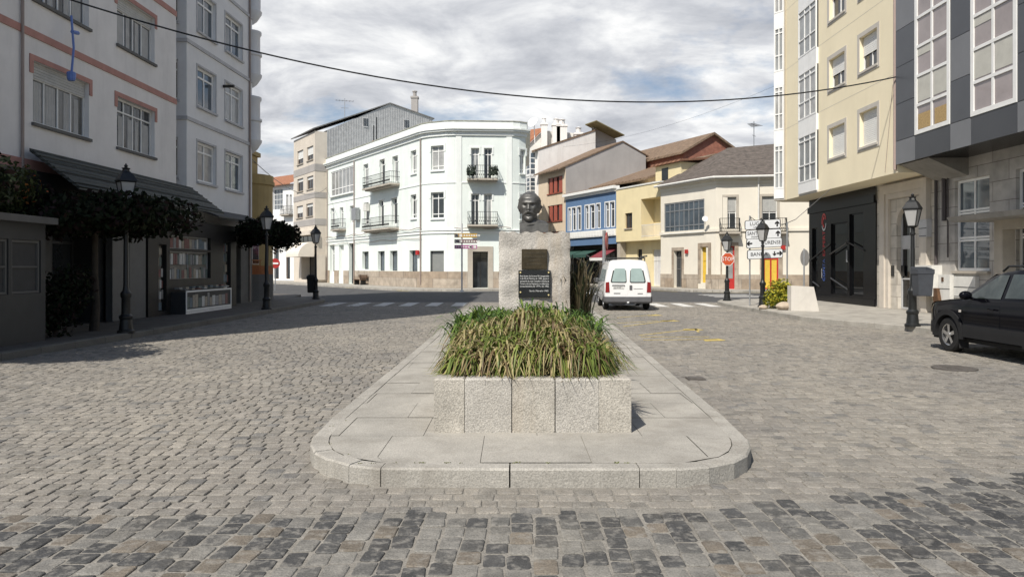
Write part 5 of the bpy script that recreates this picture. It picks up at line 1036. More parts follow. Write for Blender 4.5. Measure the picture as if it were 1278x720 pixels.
bin_(10.47, 18.85, .95, 'grey litter bin mounted on the right hand lamp post', .10, -.28, .20, .68); bin_(-9.5, 34.9, .45, 'dark litter bin on the lamp post at the left kerb corner', -.22, .0, .17, .8, m_iron)
# stop sign
S = thing('stop_sign', 'red octagonal stop sign fixed to a lamp post', 'traffic sign', (9.9, 33.2, 2.05)); c = Vector((9.9, 33.08, 2.05)); oc = lambda r, yy: [(c.x+r*math.cos(R(22.5+45*i)), yy, c.z+r*math.sin(R(22.5+45*i))) for i in range(8)]
m_stop = M('stop_red', (.50, .085, .03), .5, .06, 4)
mb = MB(); mb.grid([oc(.32, 33.10), oc(.32, 33.08)], True); mb.quad(*oc(.32, 33.08)); mb.quad(*oc(.32, 33.10)[::-1]); mb.build('plate', m_white, S); mb = MB(); mb.quad(*oc(.292, 33.075)); mb.build('red_face', m_stop, S)
text('STOP', .25, (c.x, 33.072, c.z), (1, 0, 0), (0, 0, 1), m_white, S, maxw=.53)
# stack of direction signs on two posts
DS = thing('direction_signs', 'stack of four white direction signs pointing to towns, behind a street lamp', 'direction sign', (10.2, 28.9, .14)); Ys = 28.9
mb = MB(); mb.tube([(9.55, Ys+.06, .14), (9.55, Ys+.06, 3.75)], .03, 6); mb.tube([(11.05, Ys+.06, .14), (11.05, Ys+.06, 3.5)], .03, 6); mb.build('post', m_steel, DS)
m_ink = M('black_ink', (.01, .01, .012), .6, .1, 5); m_signw = M('sign_white_sheet', (.66, .68, .70), .5, .05, 4)
def arrow_poly(kind):
    if kind == 'up': return [(-.03, -.11), (.03, -.11), (.03, .02), (.09, -.03), (.09, .04), (0, .12), (-.09, .04), (-.09, -.03), (-.03, .02)]
    p = arrow_poly('up'); s = 1 if kind == 'right' else -1
    return [(y*s, -x*s) for x, y in p]
for (x0, x1, yt0, yb0, txt, sub, ar, side) in ((929, 974, 277, 283.5, 'LUGO', 'LALIN', 'up', 1), (930, 975, 289, 295.5, 'SANTIAGO', 'MONFORTE', 'up', 1), (931, 976, 300, 306.5, 'OURENSE', '', 'left', -1), (932, 977, 313, 321, 'BANDA', '', 'right', 1)):
    a = (x0-CX)*Ys/FPX; b = (x1-CX)*Ys/FPX; zc = CAMZ+(HY-(yt0+yb0)/2)*Ys/FPX; h = .19; tl = .035; Q = lambda u, v, yy: (a+(b-a)*u, yy, zc+v+tl*(u-.5)*2)
    def rr(g_, yy, n=4):
        pts = []
        for cx_, cz_, a0 in ((.94, h-.08, 0), (.06, h-.08, 90), (.06, -h+.08, 180), (.94, -h+.08, 270)):
            for i in range(n+1): t = R(a0+90*i/n); pts.append(Q(cx_+(.055-g_*.7)*math.cos(t), cz_+(.08-g_)*math.sin(t), yy))
        return pts
    mb = MB(); mb.grid([rr(0, Ys), rr(0, Ys-.03)][::-1], True); mb.quad(*rr(0, Ys-.03)); mb.quad(*rr(0, Ys)[::-1]); pn = mb.build('sign_panel', m_ink, DS); mb = MB(); mb.quad(*rr(.022, Ys-.034)); mb.build('white_face', m_signw, pn)
    rt = Vector((b-a, 0, tl*2)).normalized(); cu = .33 if side > 0 else .68
    text(txt, .20, Q(cu, .04 if sub else 0, Ys-.034), rt, (0, 0, 1), m_ink, pn, maxw=(b-a)*.55)
    if sub: text(sub, .09, Q(cu, -.10, Ys-.034), rt, (0, 0, 1), m_ink, pn, maxw=(b-a)*.4)
    mb = MB(); u0 = .9 if side > 0 else .09; mb.quad(*[Q(u0+x/(b-a), y, Ys-.04) for x, y in arrow_poly(ar)][::1 if ar != 'x' else -1]); mb.build('arrow', m_ink, pn)
    if txt == 'BANDA': mb = MB(); mb.quad(*[Q(.76+x/(b-a)*.8, -y*.8, Ys-.04) for x, y in arrow_poly('up')][::-1]); mb.build('arrow', m_ink, pn)
mb = MB(); mb.tube([(9.55, Ys, 3.7), (9.75, Ys, 3.2)], .01, 4); mb.tube([(9.55, Ys, 3.7), (10.0, Ys, 3.38), (10.7, Ys, 3.32), (11.4, Ys+.1, 3.6), (12.9, Ys+.3, 4.85)], .012, 4); mb.build('stay_wire', m_iron, DS)
# coloured signs before the mint building
CS = thing('direction_signs', 'three small coloured direction plates on a thin pole before the mint building', 'direction sign', (*G(576.5, 364, .12), .12)); px_, py_ = CS.location.x, CS.location.y
mb = MB(); mb.tube([(px_, py_, .12), (px_, py_, 4.45)], .05, 8); mb.lathe((px_, py_, .12), [(.16, 0), (.14, .05), (.06, .09)], 8); mb.build('pole', M('pale_pole', (.5, .5, .5), .5, .1, 4), CS)
for (y0, y1, mt, side) in ((291.5, 296.5, M('sign_amber', (.45, .27, .04), .5, .08, 4), 1), (299, 303.5, M('sign_maroon', (.10, .025, .035), .5, .08, 4), 1), (306, 310.5, M('sign_purple', (.33, .03, .22), .5, .08, 4), -1)):
    s_ = py_/FPX; z1, z0 = CAMZ+(HY-y0)*s_, CAMZ+(HY-y1)*s_; xa, xb = (567.3-CX)*s_, (595.5-CX)*s_
    mb = MB(); mb.box(xa, xb, py_-.09, py_-.06, z0, z1); p = mb.build('sign_plate', mt, CS); mb = MB(); xs = (xa+.05, xa+.5) if side > 0 else (xb-.5, xb-.05); w2 = (xs[1]-xs[0])/2-.03
    mb.box(xs[0], xs[0]+w2, py_-.095, py_-.091, z0+.04, z1-.04); mb.box(xs[1]-w2, xs[1], py_-.095, py_-.091, z0+.04, z1-.04); mb.build('pictogram', m_white2, p)
    mb = MB(); xm = xs[0]+w2/2; zc = (z0+z1)/2; mb.quad((xm-.08, py_-.099, zc), (xm+.06, py_-.099, zc-.08), (xm+.06, py_-.099, zc+.08)); mb.build('arrow', m_ink, p)
    mb = MB(); x0 = xs[1]+.08 if side > 0 else xa+.06; n = 7
    for i in range(n): mb.box(x0+i*.155, x0+i*.155+.11, py_-.095, py_-.091, zc-.05, zc+.05)
    mb.build('small_lettering', m_white2, p)
# wooden bench at the mint building
BN = thing('bench', 'small brown wooden bench on the pavement before the mint building', 'bench', (*G(450, 357), .12)); bx, by = BN.location.x, BN.location.y
BF_ = Fac((bx-.7, by+.9), (bx+.5, by-.9))
mb = MB(); [fbox(mb, BF_, .1, 2.05, .55, .6, -.25+.16*i, -.12+.16*i) for i in range(3)]; mb.build('seat', m_wood, BN); mb = MB(); [fbox(mb, BF_, .1, 2.05, .7+.16*i, .82+.16*i, -.36, -.31) for i in range(2)]; mb.build('backrest', m_wood, BN)
for u in (.3, 1.8): mb = MB(); fbox(mb, BF_, u, u+.08, .12, .549, -.28, .18); fbox(mb, BF_, u, u+.08, .549, 1.0, -.42, -.361); mb.build('leg', m_iron, BN)
# ------------------------------------------------------------ planter, monument
PX0, PX1, PY0, PY1, PZ0, PZ1 = -.74, 1.12, 6.76, 13.6, .145, .65
PL = thing('stone_planter', 'long granite planter box on the traffic island, in front of the bust monument', 'planter', (.2, 10, .145))
m_gran2 = M('warm_granite', (.425, .395, .34), .85, .2, 2.5, .5, speck=.34, bscale=60, dirt=.5, dcol=(.30, .235, .16))
m_gran3 = M('pale_granite', (.43, .405, .36), .85, .18, 2.5, .5, speck=.34, bscale=60, dirt=.3, dcol=(.28, .25, .2))
def block(x0, x1, y0, y1, mat):
    mb = MB(); b = .014; j = lambda: random.uniform(-.004, .004); q = [(x0+j(), y0+j()), (x1+j(), y0+j()), (x1+j(), y1+j()), (x0+j(), y1+j())]; zt = PZ1+j()
    cx_, cy_ = (x0+x1)/2, (y0+y1)/2; ins = [(x+(b if x < cx_ else -b), y+(b if y < cy_ else -b)) for x, y in q]
    mb.hexa([(*p, PZ0) for p in q], [(*p, zt-b) for p in q]); mb.hexa([(*p, zt-b) for p in q], [(*p, zt) for p in ins]); mb.build('stone_block', mat, PL)
xs = [-.74, -.445, -.003, .405, .815, 1.12]
for i in range(5): block(xs[i]+.004, xs[i+1]-.004, PY0, PY0+.26, (m_gran2, m_gran3, m_gran2, m_gran3, m_gran2)[i])
for sx in (0, 1):
    y = PY0+.265; k = 0
    while y < PY1-.1: y2 = min(y+.95, PY1); block(*((PX0, PX0+.2) if sx == 0 else (PX1-.2, PX1)), y+.004, y2-.004, (m_gran3, m_gran2)[k % 2]); y = y2; k += 1
mb = MB(); mb.box(PX0+.2, PX1-.2, PY0+.26, PY1, PZ0, .56); mb.build('soil', M('soil', (.06, .045, .03), .95, .3, 6, .4), PL)
# monument stele
MY = 13.7; sc = MY/FPX; X0, X1 = (622.5-CX)*sc, (711.5-CX)*sc; ZT = CAMZ+(HY-290)*sc
MN = thing('monument', 'rough granite stele with two dark plaques carrying a bronze bust', 'monument', ((X0+X1)/2, MY+.3, .15))
m_stele = M('rough_granite', (.47, .44, .395), .9, .28, 2.2, .7, speck=.45, bscale=26, dirt=.5, dcol=(.38, .27, .14))
mb = MB(); nx, nz = 22, 34
def rough(x, z, y): return .012*math.sin(x*9+z*7)+.010*math.sin(z*13-x*5)+.007*math.sin(x*31+z*23)+random.uniform(-.008, .008)
fr = [[(X0+(X1-X0)*i/nx+(random.uniform(-.007, .007) if i in (0, nx) else 0), MY+(0 if i in (0, nx) else -.03)+rough(X0+i*.06, k*.07, 0), .14+(ZT-.14)*k/nz+(.02*math.sin(i*1.7)+.012*math.sin(i*.7) if k == nz else 0)) for i in range(nx+1)] for k in range(nz+1)]
bkk = [[(x, MY+.62, z) for x, _, z in rw] for rw in fr]; mb.grid(fr); mb.grid([rw[::-1] for rw in bkk]); mb.grid([[fr[k][nx], bkk[k][nx]] for k in range(nz+1)]); mb.grid([[bkk[k][0], fr[k][0]] for k in range(nz+1)]); mb.grid([fr[nz], bkk[nz]]); mb.build('stele', m_stele, MN, 50)
m_brz = M('dark_bronze', (.115, .112, .105), .45, .4, 7, .15, metal=.35, spec=.5); m_brz2 = M('bronze_plaque', (.075, .058, .035), .4, .35, 6, .1, metal=.6); m_slate = M('black_slate', (.016, .017, .018), .3, .2, 4); m_gold = M('gilt', (.6, .5, .25), .4, .1, 5); m_plt = M('engraved_white', (.62, .62, .6), .7, .05, 5); m_eng = M('worn_engraving', (.13, .11, .08), .5, .2, 8, metal=.5)
def zy(py): return CAMZ+(HY-py)*(MY-.06)/FPX
def xx(px): return (px-CX)*(MY-.06)/FPX
mb = MB(); mb.box(xx(651), xx(683), MY-.09, MY+.0, zy(336), zy(311)); mb.box(xx(652), xx(682), MY-.095, MY-.0901, zy(335.2), zy(311.8)); p1 = mb.build('plaque', m_brz2, MN); p1['label'] = 'upper bronze plaque with worn lettering'
for i, s in enumerate(('A CONCELLO DE LUGO', 'AO SEU ILUSTRE VECIÑO', 'E BENFEITOR', 'NO CENTENARIO')): text(s, .036, (xx(667), MY-.096, zy(316+4.6*i)), (1, 0, 0), (0, 0, 1), m_eng, p1, maxw=.4)
mb = MB(); mb.box(xx(647), xx(687), MY-.09, MY+.0, zy(371), zy(337.5)); p2 = mb.build('plaque', m_slate, MN); p2['label'] = 'lower black plaque with white lettering and gilt corner studs'
for i, s in enumerate(('Este busto de bronce foi inaugurado', 'o día 30 de Febreiro de 1.982, gracias á', 'aportación do noso Concello e veciños da', 'Comarca e da súa Deputación e a colaboración', 'conxuntamente do 1979 e do 1982.')): text(s, .050, (xx(667), MY-.092, zy(344.5+3.2*i)), (1, 0, 0), (0, 0, 1), m_plt, p2, maxw=.545)
text('Sarria, Febreiro 1982', .045, (xx(684.5), MY-.092, zy(363)), (1, 0, 0), (0, 0, 1), m_plt, p2, align='RIGHT', maxw=.36)
mb = MB()
for px, py in ((649.5, 340), (684.5, 340), (649.5, 364.5), (684.5, 368)): mb.tube([(xx(px), MY-.09, zy(py)), (xx(px), MY-.105, zy(py))], .016, 8)
mb.build('stud', m_gold, p2)
# bust
BU = thing('bronze_bust', 'dark bronze bust of a balding man with thick moustache, on the granite stele', 'statue', (xx(665), MY+.28, ZT)); bs_ = (MY+.2)/FPX; zq = lambda py: CAMZ+(HY-py)*bs_; xq = lambda px: (px-CX)*bs_; YC = MY+.28
mb = MB(); mb.box(xq(648.5), xq(684.5), YC-.22, YC+.2, zq(298), zq(290.5)); b = mb.build('base', m_brz, BU); mb = MB(); mb.box(xq(664), xq(683.6), YC-.226, YC-.2201, zq(297.2), zq(291)); mb.build('patina_stain', M('rust_patina', (.19, .075, .03), .5, .4, 9, metal=.4), b)
mb = MB(); mb.box(xq(648.8), xq(684), YC-.215, YC+.19, zq(290.4), zq(279)); mb.build('chest_block', m_brz, BU)
# collar and shoulders: rough ring
rows = []; n = 40
for r, z, jit in ((.27, zq(279)-.01, 0), (.27, zq(278), .008), (.22, zq(276.3), .010), (.16, zq(274.6), .008), (.13, zq(274.2), 0)):
    rows.append([(xq(666)+r*1.0*math.cos(2*math.pi*q/n)+random.uniform(-jit, jit), YC+.62*r*math.sin(2*math.pi*q/n)+random.uniform(-jit, jit), z+random.uniform(-jit, jit)) for q in range(n)])
mb = MB(); mb.grid(rows, True); mb.quad(*rows[-1]); mb.build('collar', m_brz, BU, 30)
hc = Vector((xq(661), YC-.03, zq(277))); HT = zq(239.5)-zq(278)          # chin point, head height
def gz(a, b, s): return math.exp(-((a-b)/s)**2)
def ip(t, tab):
    for (a, u), (b, v) in zip(tab, tab[1:]):
        if a <= t <= b: k = (t-a)/(b-a); k = k*k*(3-2*k)*.5+k*.5; return u+(v-u)*k
    return tab[-1][1]
HWT = [(0, .10), (.05, .165), (.13, .215), (.25, .255), (.40, .285), (.55, .305), (.68, .315), (.80, .295), (.90, .225), (.96, .145), (1, .01)]
YFT = [(0, .30), (.06, .345), (.14, .355), (.3, .355), (.5, .365), (.62, .385), (.75, .37), (.86, .29), (.94, .17), (1, .01)]
YBT = [(0, .02), (.1, .10), (.2, .20), (.35, .34), (.55, .43), (.7, .44), (.83, .38), (.92, .26), (.97, .14), (1, .01)]
rows = []; nq = 96; nk = 90
for k in range(nk+1):
    t = k/nk; hw, yf, yb = ip(t, HWT), ip(t, YFT), ip(t, YBT); rw = []
    for q in range(nq):
        ph = 2*math.pi*q/nq; s_, c_ = math.sin(ph), math.cos(ph); x = hw*math.copysign(abs(s_)**.85, s_); y = -yf*abs(c_)**.8 if c_ > 0 else yb*abs(c_)**.9
        f = 0.
        if c_ > 0:
            ax = abs(x)
            f += .105*gz(x, 0, .042)*(gz(t, .40, .055) if t < .40 else gz(t, .40, .13))+.035*(gz(ax, .045, .028))*gz(t, .385, .03)     # nose, nostrils
            f += .035*gz(ax, .12, .085)*gz(t, .60, .032)-.062*gz(ax, .125, .055)*gz(t, .525, .040)+.026*gz(ax, .125, .03)*gz(t, .525, .022)   # brows, sockets, eyes
            f += .030*gz(ax, .19, .06)*gz(t, .43, .07)-.028*gz(ax, .20, .06)*gz(t, .25, .08)                                        # cheekbones, cheeks
            f += .085*gz(t+.35*ax+.9*ax*ax, .315, .038)*gz(ax, 0, .19)-.03*gz(t, .225, .014)*gz(ax, 0, .075)+.022*gz(t, .195, .020)*gz(ax, 0, .06)-.016*gz(t, .155, .02)*gz(ax, 0, .08)+.035*gz(t, .07, .05)*gz(ax, 0, .08)
            f += .008*gz(t, .73, .012)*gz(ax, 0, .15)+.008*gz(t, .78, .012)*gz(ax, 0, .14)
        y -= f
        if abs(s_) > .8: e = gz(c_, -.08, .28)*gz(t, .47, .085)*(1-.55*gz(c_, -.02, .10)*gz(t, .47, .045)); x += math.copysign(.075*e, s_)
        if c_ < .35 and t > .28:
            h = max(0, min(1, (.35-c_)*3))*(1-max(0, min(1, (t-.72)*6))); w = h*(.042+.014*math.sin(ph*31+t*23)+.010*math.sin(t*47+ph*13)); x += w*s_; y -= w*c_
        a_ = .12; rw.append((hc.x+(x*math.cos(a_)+y*math.sin(a_))*HT, hc.y+(-x*math.sin(a_)+y*math.cos(a_))*HT, hc.z+t*HT))
    rows.append(rw)
mb = MB(); mb.grid(rows, True); mb.quad(*rows[0][::-1]); mb.build('head', m_brz, BU, True)
mb = MB(); mb.tube([(hc.x+.0, hc.y+.02, hc.z+.22*HT), (hc.x+.01, hc.y+.03, hc.z-.02*HT), (hc.x+.02, hc.y+.0, hc.z-.2*HT)], [.24*HT, .28*HT, .36*HT], 24); mb.build('neck', m_brz, BU, True)
# ------------------------------------------------------------ plants
def blades(name, n, base, height, spread, droop, width, pal, mat, loc, label, cat, group=None, nseg=6, zmin=-.36):
    V = []; Fq = []; T = []
    for i in range(n):
        a = random.uniform(0, 2*math.pi); r0 = base*math.sqrt(random.random()); a0 = random.uniform(0, 6.28); x, y = r0*math.cos(a0), r0*math.sin(a0); h = height*random.uniform(.7, 1.15); s = spread*random.uniform(.35, 1.15); dr = droop*random.uniform(.5, 1.3); w = width*random.uniform(.7, 1.2); c, sn = math.cos(a), math.sin(a); col = random.choice(pal); v = random.uniform(.75, 1.2); i0 = len(V); cv = random.uniform(-.12, .12)
        for k in range(nseg+1):
            t = k/nseg; rr_ = s*t**1.3; zz_ = h*(1.9*t-.9*t*t)-dr*t**2.6; ww = w*(1-t**2.5)*.5+.0008; cc, ss = math.cos(a+cv*t*2), math.sin(a+cv*t*2)
            px_, py_ = x+cc*rr_, y+ss*rr_; zz_ = max(zz_, zmin+.02*math.sin(i*1.7))
            tw = .25*math.sin(i)
            V += [(px_-ss*ww, py_+cc*ww, zz_+ww*tw), (px_+ss*ww, py_-cc*ww, zz_-ww*tw)]; tip = 1 if random.random() > .3 else .9
            f = (1-.0*t); T += [(col[0]*v, col[1]*v, col[2]*v, 1)]*2
        for k in range(nseg): Fq.append((i0+2*k, i0+2*k+1, i0+2*k+3, i0+2*k+2))
    me = bpy.data.meshes.new(name); me.from_pydata(V, [], Fq); me.materials.append(mat); ca = me.color_attributes.new('tint', 'FLOAT_COLOR', 'POINT'); ca.data.foreach_set('color', np.array(T).ravel()); me.polygons.foreach_set('use_smooth', [True]*len(Fq))
    o = bpy.data.objects.new(name, me); COL.objects.link(o); o.location = loc; o['_w'] = list(loc); return tag(o, label, cat, group)
def leafmat(name, rough=.5, tr=.25):
    m = M(name, (1, 1, 1), rough, .15, 14, attr=True, spec=.35); t = m.node_tree; b = t.nodes['Principled BSDF']; o = t.nodes['Material Output']; tl = t.nodes.new('ShaderNodeBsdfTranslucent'); mx = t.nodes.new('ShaderNodeMixShader'); mx.inputs[0].default_value = tr
    t.links.new(b.inputs['Base Color'].links[0].from_socket, tl.inputs[0]); t.links.new(b.outputs[0], mx.inputs[1]); t.links.new(tl.outputs[0], mx.inputs[2]); t.links.new(mx.outputs[0], o.inputs[0]); return m
m_blade = leafmat('grass_blade')
DRY = [(.29, .23, .11), (.38, .32, .15), (.20, .22, .05), (.11, .15, .028), (.44, .37, .19), (.17, .115, .06), (.14, .19, .04), (.23, .28, .065)]; GRN = [(.09, .16, .028), (.13, .21, .035), (.06, .11, .022), (.19, .25, .05), (.04, .08, .018)]; MIX = DRY[:3]+DRY[2:4]+GRN[:2]
gl_ = 'half dry drooping grass tussock spilling over the granite planter'
random.seed(21)
spots = [(-.42+1.21*(k+(.25 if j % 2 else 0)+random.uniform(-.15, .15))/4.25, y+random.uniform(-.06, .06)) for j, y in enumerate((7.2, 7.5, 7.85, 8.25, 8.7)) for k in range(5)]
for i, (x, y) in enumerate(spots):
    e = 1-.30*((x-.19)/.65)**2; h = (.64+.20*min(1, max(0, y-7.2)/.4))*e*random.uniform(.86, 1.14)
    pal = (DRY, DRY[:3]+DRY[4:7], DRY[:2]+DRY[4:6]+DRY[2:4], DRY[2:4]+DRY[5:], DRY[:4]+DRY[6:])[(i*2+i//5) % 5] if y < 8.4 else DRY[:3]+DRY[3:4]+GRN[:2]
    blades('grass_tussock', 640 if y < 7.7 else 460, .14, h, random.uniform(.32, .45), h*random.uniform(1.1, 1.25), random.uniform(.017, .026), pal, m_blade, (x, y, .55), gl_, 'grass', 'grass tussocks in the planter', zmin=.10)
for i in range(16):
    x = -.55+1.35*((i*.618) % 1); y = 9.4+i*.25; blades('iris_plant', 56, .13, .48+.07*(i % 3), .40, .24, .036, GRN, m_blade, (x, y, .55), 'fresh green sword leaved plant growing in the planter before the stele', 'plant', 'green sword leaved plants in the planter')
for i, (x, y) in enumerate([(-.75, 9.6), (-.8, 10.6), (1.15, 9.3), (1.2, 10.2), (1.2, 11.2), (1.0, 8.7)]): blades('iris_plant', 70, .14, .60, .46, .40, .03, GRN[:3]+GRN[4:], m_blade, (x*.85, y, .58), 'fresh green sword leaved plant growing in the planter before the stele', 'plant', 'green sword leaved plants in the planter')
blades('reed_plant', 170, .22, 1.75, .55, .35, .03, [(.05, .055, .025), (.09, .075, .04), (.14, .11, .06), (.035, .045, .02)], m_blade, (xx(716)+.12, MY+.35, .14), 'tall dark half withered reed plant beside the right edge of the stele', 'plant')
# ------------------------------------------------------------ trees and shrubs
m_leaf = leafmat('tree_leaf', .7, .12); m_leaf.node_tree.nodes['Principled BSDF'].inputs['Specular IOR Level'].default_value = .08; m_bark = M('bark', (.06, .05, .04), .9, .3, 6, .5)
def leaves(name, blobs, n, size, pal, parent=None, loc=(0, 0, 0), mat=None):
    w = np.array([b[3]*b[4]*b[5] for b in blobs])**.8; w /= w.sum(); idx = RNG.choice(len(blobs), n, p=w); B = np.array(blobs)[idx]
    d = RNG.normal(size=(n, 3)); d /= np.linalg.norm(d, axis=1)[:, None]; r = RNG.random(n)**.42; lump = 1+.09*np.sin(d[:, 0]*6+B[:, 0]*5)+.12*np.sin(d[:, 1]*7+d[:, 2]*5)
    c = B[:, :3]+d*(r*lump)[:, None]*B[:, 3:6]; nrm = d*.6+RNG.normal(size=(n, 3))*.6; nrm /= np.linalg.norm(nrm, axis=1)[:, None]
    a = np.cross(nrm, RNG.normal(size=(n, 3))); a /= np.linalg.norm(a, axis=1)[:, None]; b = np.cross(nrm, a); s = size*RNG.uniform(.6, 1.3, n)[:, None]
    v = np.stack([c-a*s, c-b*s*.5, c+a*s, c+b*s*.5], 1).reshape(-1, 3); f = np.arange(n*4).reshape(-1, 4); P = np.array(pal); col = P[RNG.integers(0, len(P), n)]*RNG.uniform(.7, 1.25, n)[:, None]
    me = bpy.data.meshes.new(name); org = np.array(parent['_w'] if parent is not None else loc); me.from_pydata((v-org).tolist(), [], f.tolist()); me.materials.append(mat or m_leaf)
    ca = me.color_attributes.new('tint', 'FLOAT_COLOR', 'POINT'); ca.data.foreach_set('color', np.repeat(np.concatenate([col, np.ones((n, 1))], 1), 4, 0).ravel())
    o = bpy.data.objects.new(name, me); COL.objects.link(o); o['_w'] = list(org)
    if parent is not None: o.parent = parent
    else: o.location = loc
    return o
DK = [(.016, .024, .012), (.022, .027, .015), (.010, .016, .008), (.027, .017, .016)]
def tree(x, y, zc, rx, ry, rz, n, label, pal=DK, size=.085, nb=12):
    t = thing('street_tree', label, 'tree', (x, y, .14)); lean = random.uniform(-.06, .06)
    mb = MB(); mb.tube([(x, y, .12), (x+.02+lean, y, .8), (x-.03+lean, y+.02, 1.6), (x+lean, y, zc-rz*.5)], [.12, .09, .075, .07], 9)
    blobs = []
    for i in range(nb):
        a = 2*math.pi*i/nb+random.uniform(-.3, .3); q = random.uniform(.25, .72); bx, by, bz = x+rx*q*math.cos(a), y+ry*q*math.sin(a), zc+random.uniform(-.35, .35)*rz
        mb.tube([(x+lean, y, zc-rz*.5), ((x+bx)/2, (y+by)/2, zc-rz*.35), (bx, by, bz)], [.05, .03, .012], 5); k = random.uniform(.34, .5); blobs.append((bx, by, bz, rx*k, ry*k, rz*random.uniform(.55, .85)))
    mb.build('trunk', m_bark, t, 40); leaves('crown', blobs, n, size, pal, t); return t
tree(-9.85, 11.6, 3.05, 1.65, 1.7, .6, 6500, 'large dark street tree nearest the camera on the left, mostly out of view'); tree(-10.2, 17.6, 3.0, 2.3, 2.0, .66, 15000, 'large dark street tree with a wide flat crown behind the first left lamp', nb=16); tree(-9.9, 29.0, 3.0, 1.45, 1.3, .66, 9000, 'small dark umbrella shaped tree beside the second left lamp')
t = thing('shrub', 'camellia with sunlit leaves and orange red flowers at the upper left edge', 'shrub', (-10.9, 15.8, .14)); mb = MB(); mb.tube([(-10.9, 15.8, .14), (-10.85, 15.8, 2), (-10.9, 15.9, 3.6)], [.06, .05, .02], 6); mb.build('stem', m_bark, t); leaves('foliage', [(-10.9, 15.8, 3.5, .5, .55, .5), (-11.0, 15.9, 3.0, .6, .6, .5), (-10.9, 15.2, 3.2, .5, .5, .5)], 1500, .06, [(.05, .06, .02), (.07, .08, .03), (.04, .05, .02)], t); leaves('flowers', [(-10.85, 15.8, 3.4, .6, .6, .5)], 60, .05, [(.35, .10, .04), (.40, .16, .05)], t)['kind'] = 'stuff'
t = thing('shrub', 'dark bushy shrub in the shade left of the first left lamp post', 'shrub', (-10.2, 16.1, .14)); mb = MB(); [mb.tube([(-10.2, 16.1, .14), (-10.2+random.uniform(-.4, .4), 16.1+random.uniform(-.4, .4), 1.2)], [.03, .012], 5) for _ in range(6)]; mb.build('stem', m_bark, t); leaves('foliage', [(-10.2, 16.1, .9, .6, .6, .75), (-10.0, 16.4, 1.2, .5, .5, .55), (-10.5, 15.9, .6, .5, .5, .5)], 2600, .06, DK, t)
t = thing('shrub', 'yellow green variegated shrub at the foot of the direction signs', 'shrub', (10.05, 27.0, .14)); mb = MB(); [mb.tube([(10.05, 27.0, .14), (10.05+random.uniform(-.5, .5), 27.0+random.uniform(-.3, .3), .8)], [.025, .01], 5) for _ in range(7)]; mb.build('stem', m_bark, t)
leaves('foliage', [(10.0, 27.0, .6, .5, .5, .5), (10.3, 26.9, .55, .42, .4, .45), (9.75, 27.0, .45, .35, .35, .36), (10.05, 26.95, .98, .42, .35, .28)], 5200, .045, [(.42, .38, .04), (.50, .44, .06), (.16, .20, .03), (.32, .30, .04), (.08, .11, .02)], t)
def rock(x, y, z, r, label):
    mb = MB(); rows = []; ph_ = random.uniform(0, 6)
    for k in range(9):
        th = math.pi*k/8; rows.append([(x+r*math.sin(th)*math.cos(q)*(1.2+.15*math.sin(3*q+ph_)), y+r*math.sin(th)*math.sin(q)*(.9+.15*math.sin(2*q)), z+r*.62*(-math.cos(th))*(1+.12*math.sin(4*q+k))) for q in [2*math.pi*i/12 for i in range(12)]])
    mb.grid(rows, True); return tag(mb.build('rock', M('boulder', (.42, .35, .27), .9, .2, 5, .4) if not bpy.data.materials.get('boulder') else bpy.data.materials['boulder'], smooth=35, loc=(x, y, z-r*.5)), label, 'rock')
rock(9.85, 26.1, .28, .24, 'larger pale rock at the foot of the yellow green shrub'); rock(9.2, 26.4, .22, .14, 'smaller pale rock at the left foot of the yellow green shrub')
# sloping concrete slab, no-parking post
mb = MB(); a, b = Vector((9.95, 25.7)), Vector((10.74, 25.2)); mb.hexa([(a.x, a.y, .14), (b.x, b.y, .14), (b.x, b.y+.35, .14), (a.x, a.y+.35, .14)], [(a.x, a.y, 1.03), (b.x-.17, b.y+.05, 1.0), (b.x-.17, b.y+.35, 1.0), (a.x, a.y+.35, 1.03)])
tag(mb.build('concrete_block', M('pale_concrete', (.56, .53, .48), .85, .08, 2, .15, dirt=.15), loc=(a.x, a.y, .14)), 'pale concrete block with a slanted right end beside the yellow green shrub', 'concrete block')
t = thing('traffic_sign', 'round sign seen edge on behind the concrete block', 'traffic sign', (11.3, 27.9, .14)); mb = MB(); mb.tube([(11.3, 27.9, .14), (11.3, 27.9, 2.4)], .03, 6); mb.build('post', m_steel, t); mb = MB(); c = Vector((11.33, 27.88, 2.05)); nr = Vector((-.97, -.12, 0)).normalized(); s_ = Vector((-nr.y, nr.x, 0)); n = 18; ring = lambda o, r: [c+s_*r*math.cos(2*math.pi*i/n)+Vector((0, 0, r*math.sin(2*math.pi*i/n)))+nr*o for i in range(n)]
mb.grid([ring(0, .32), ring(.02, .32)], True); mb.quad(*ring(.02, .32)); mb.quad(*ring(0, .32)[::-1]); mb.build('disc', M('sign_back_grey', (.25, .24, .23), .5, .1, 4), t)
# pole behind the van with the red sign seen edge-on
t = thing('traffic_sign', 'grey pole behind the white van with a red sign seen almost edge on', 'traffic sign', (*G(754, 377), 0)); x, y = t.location.x, t.location.y; mb = MB(); mb.tube([(x, y, -.02), (x, y, 3.45)], .085, 8); mb.build('pole', m_steel, t); mb = MB(); c = Vector((x+.12, y, 2.95)); nr = Vector((.95, -.25, 0)).normalized(); s_ = Vector((-nr.y, nr.x, 0)); mb.grid([ring(0, .42), ring(.03, .42)], True); mb.quad(*ring(.03, .42)); mb.quad(*ring(0, .42)[::-1]); mb.build('disc', m_red, t)
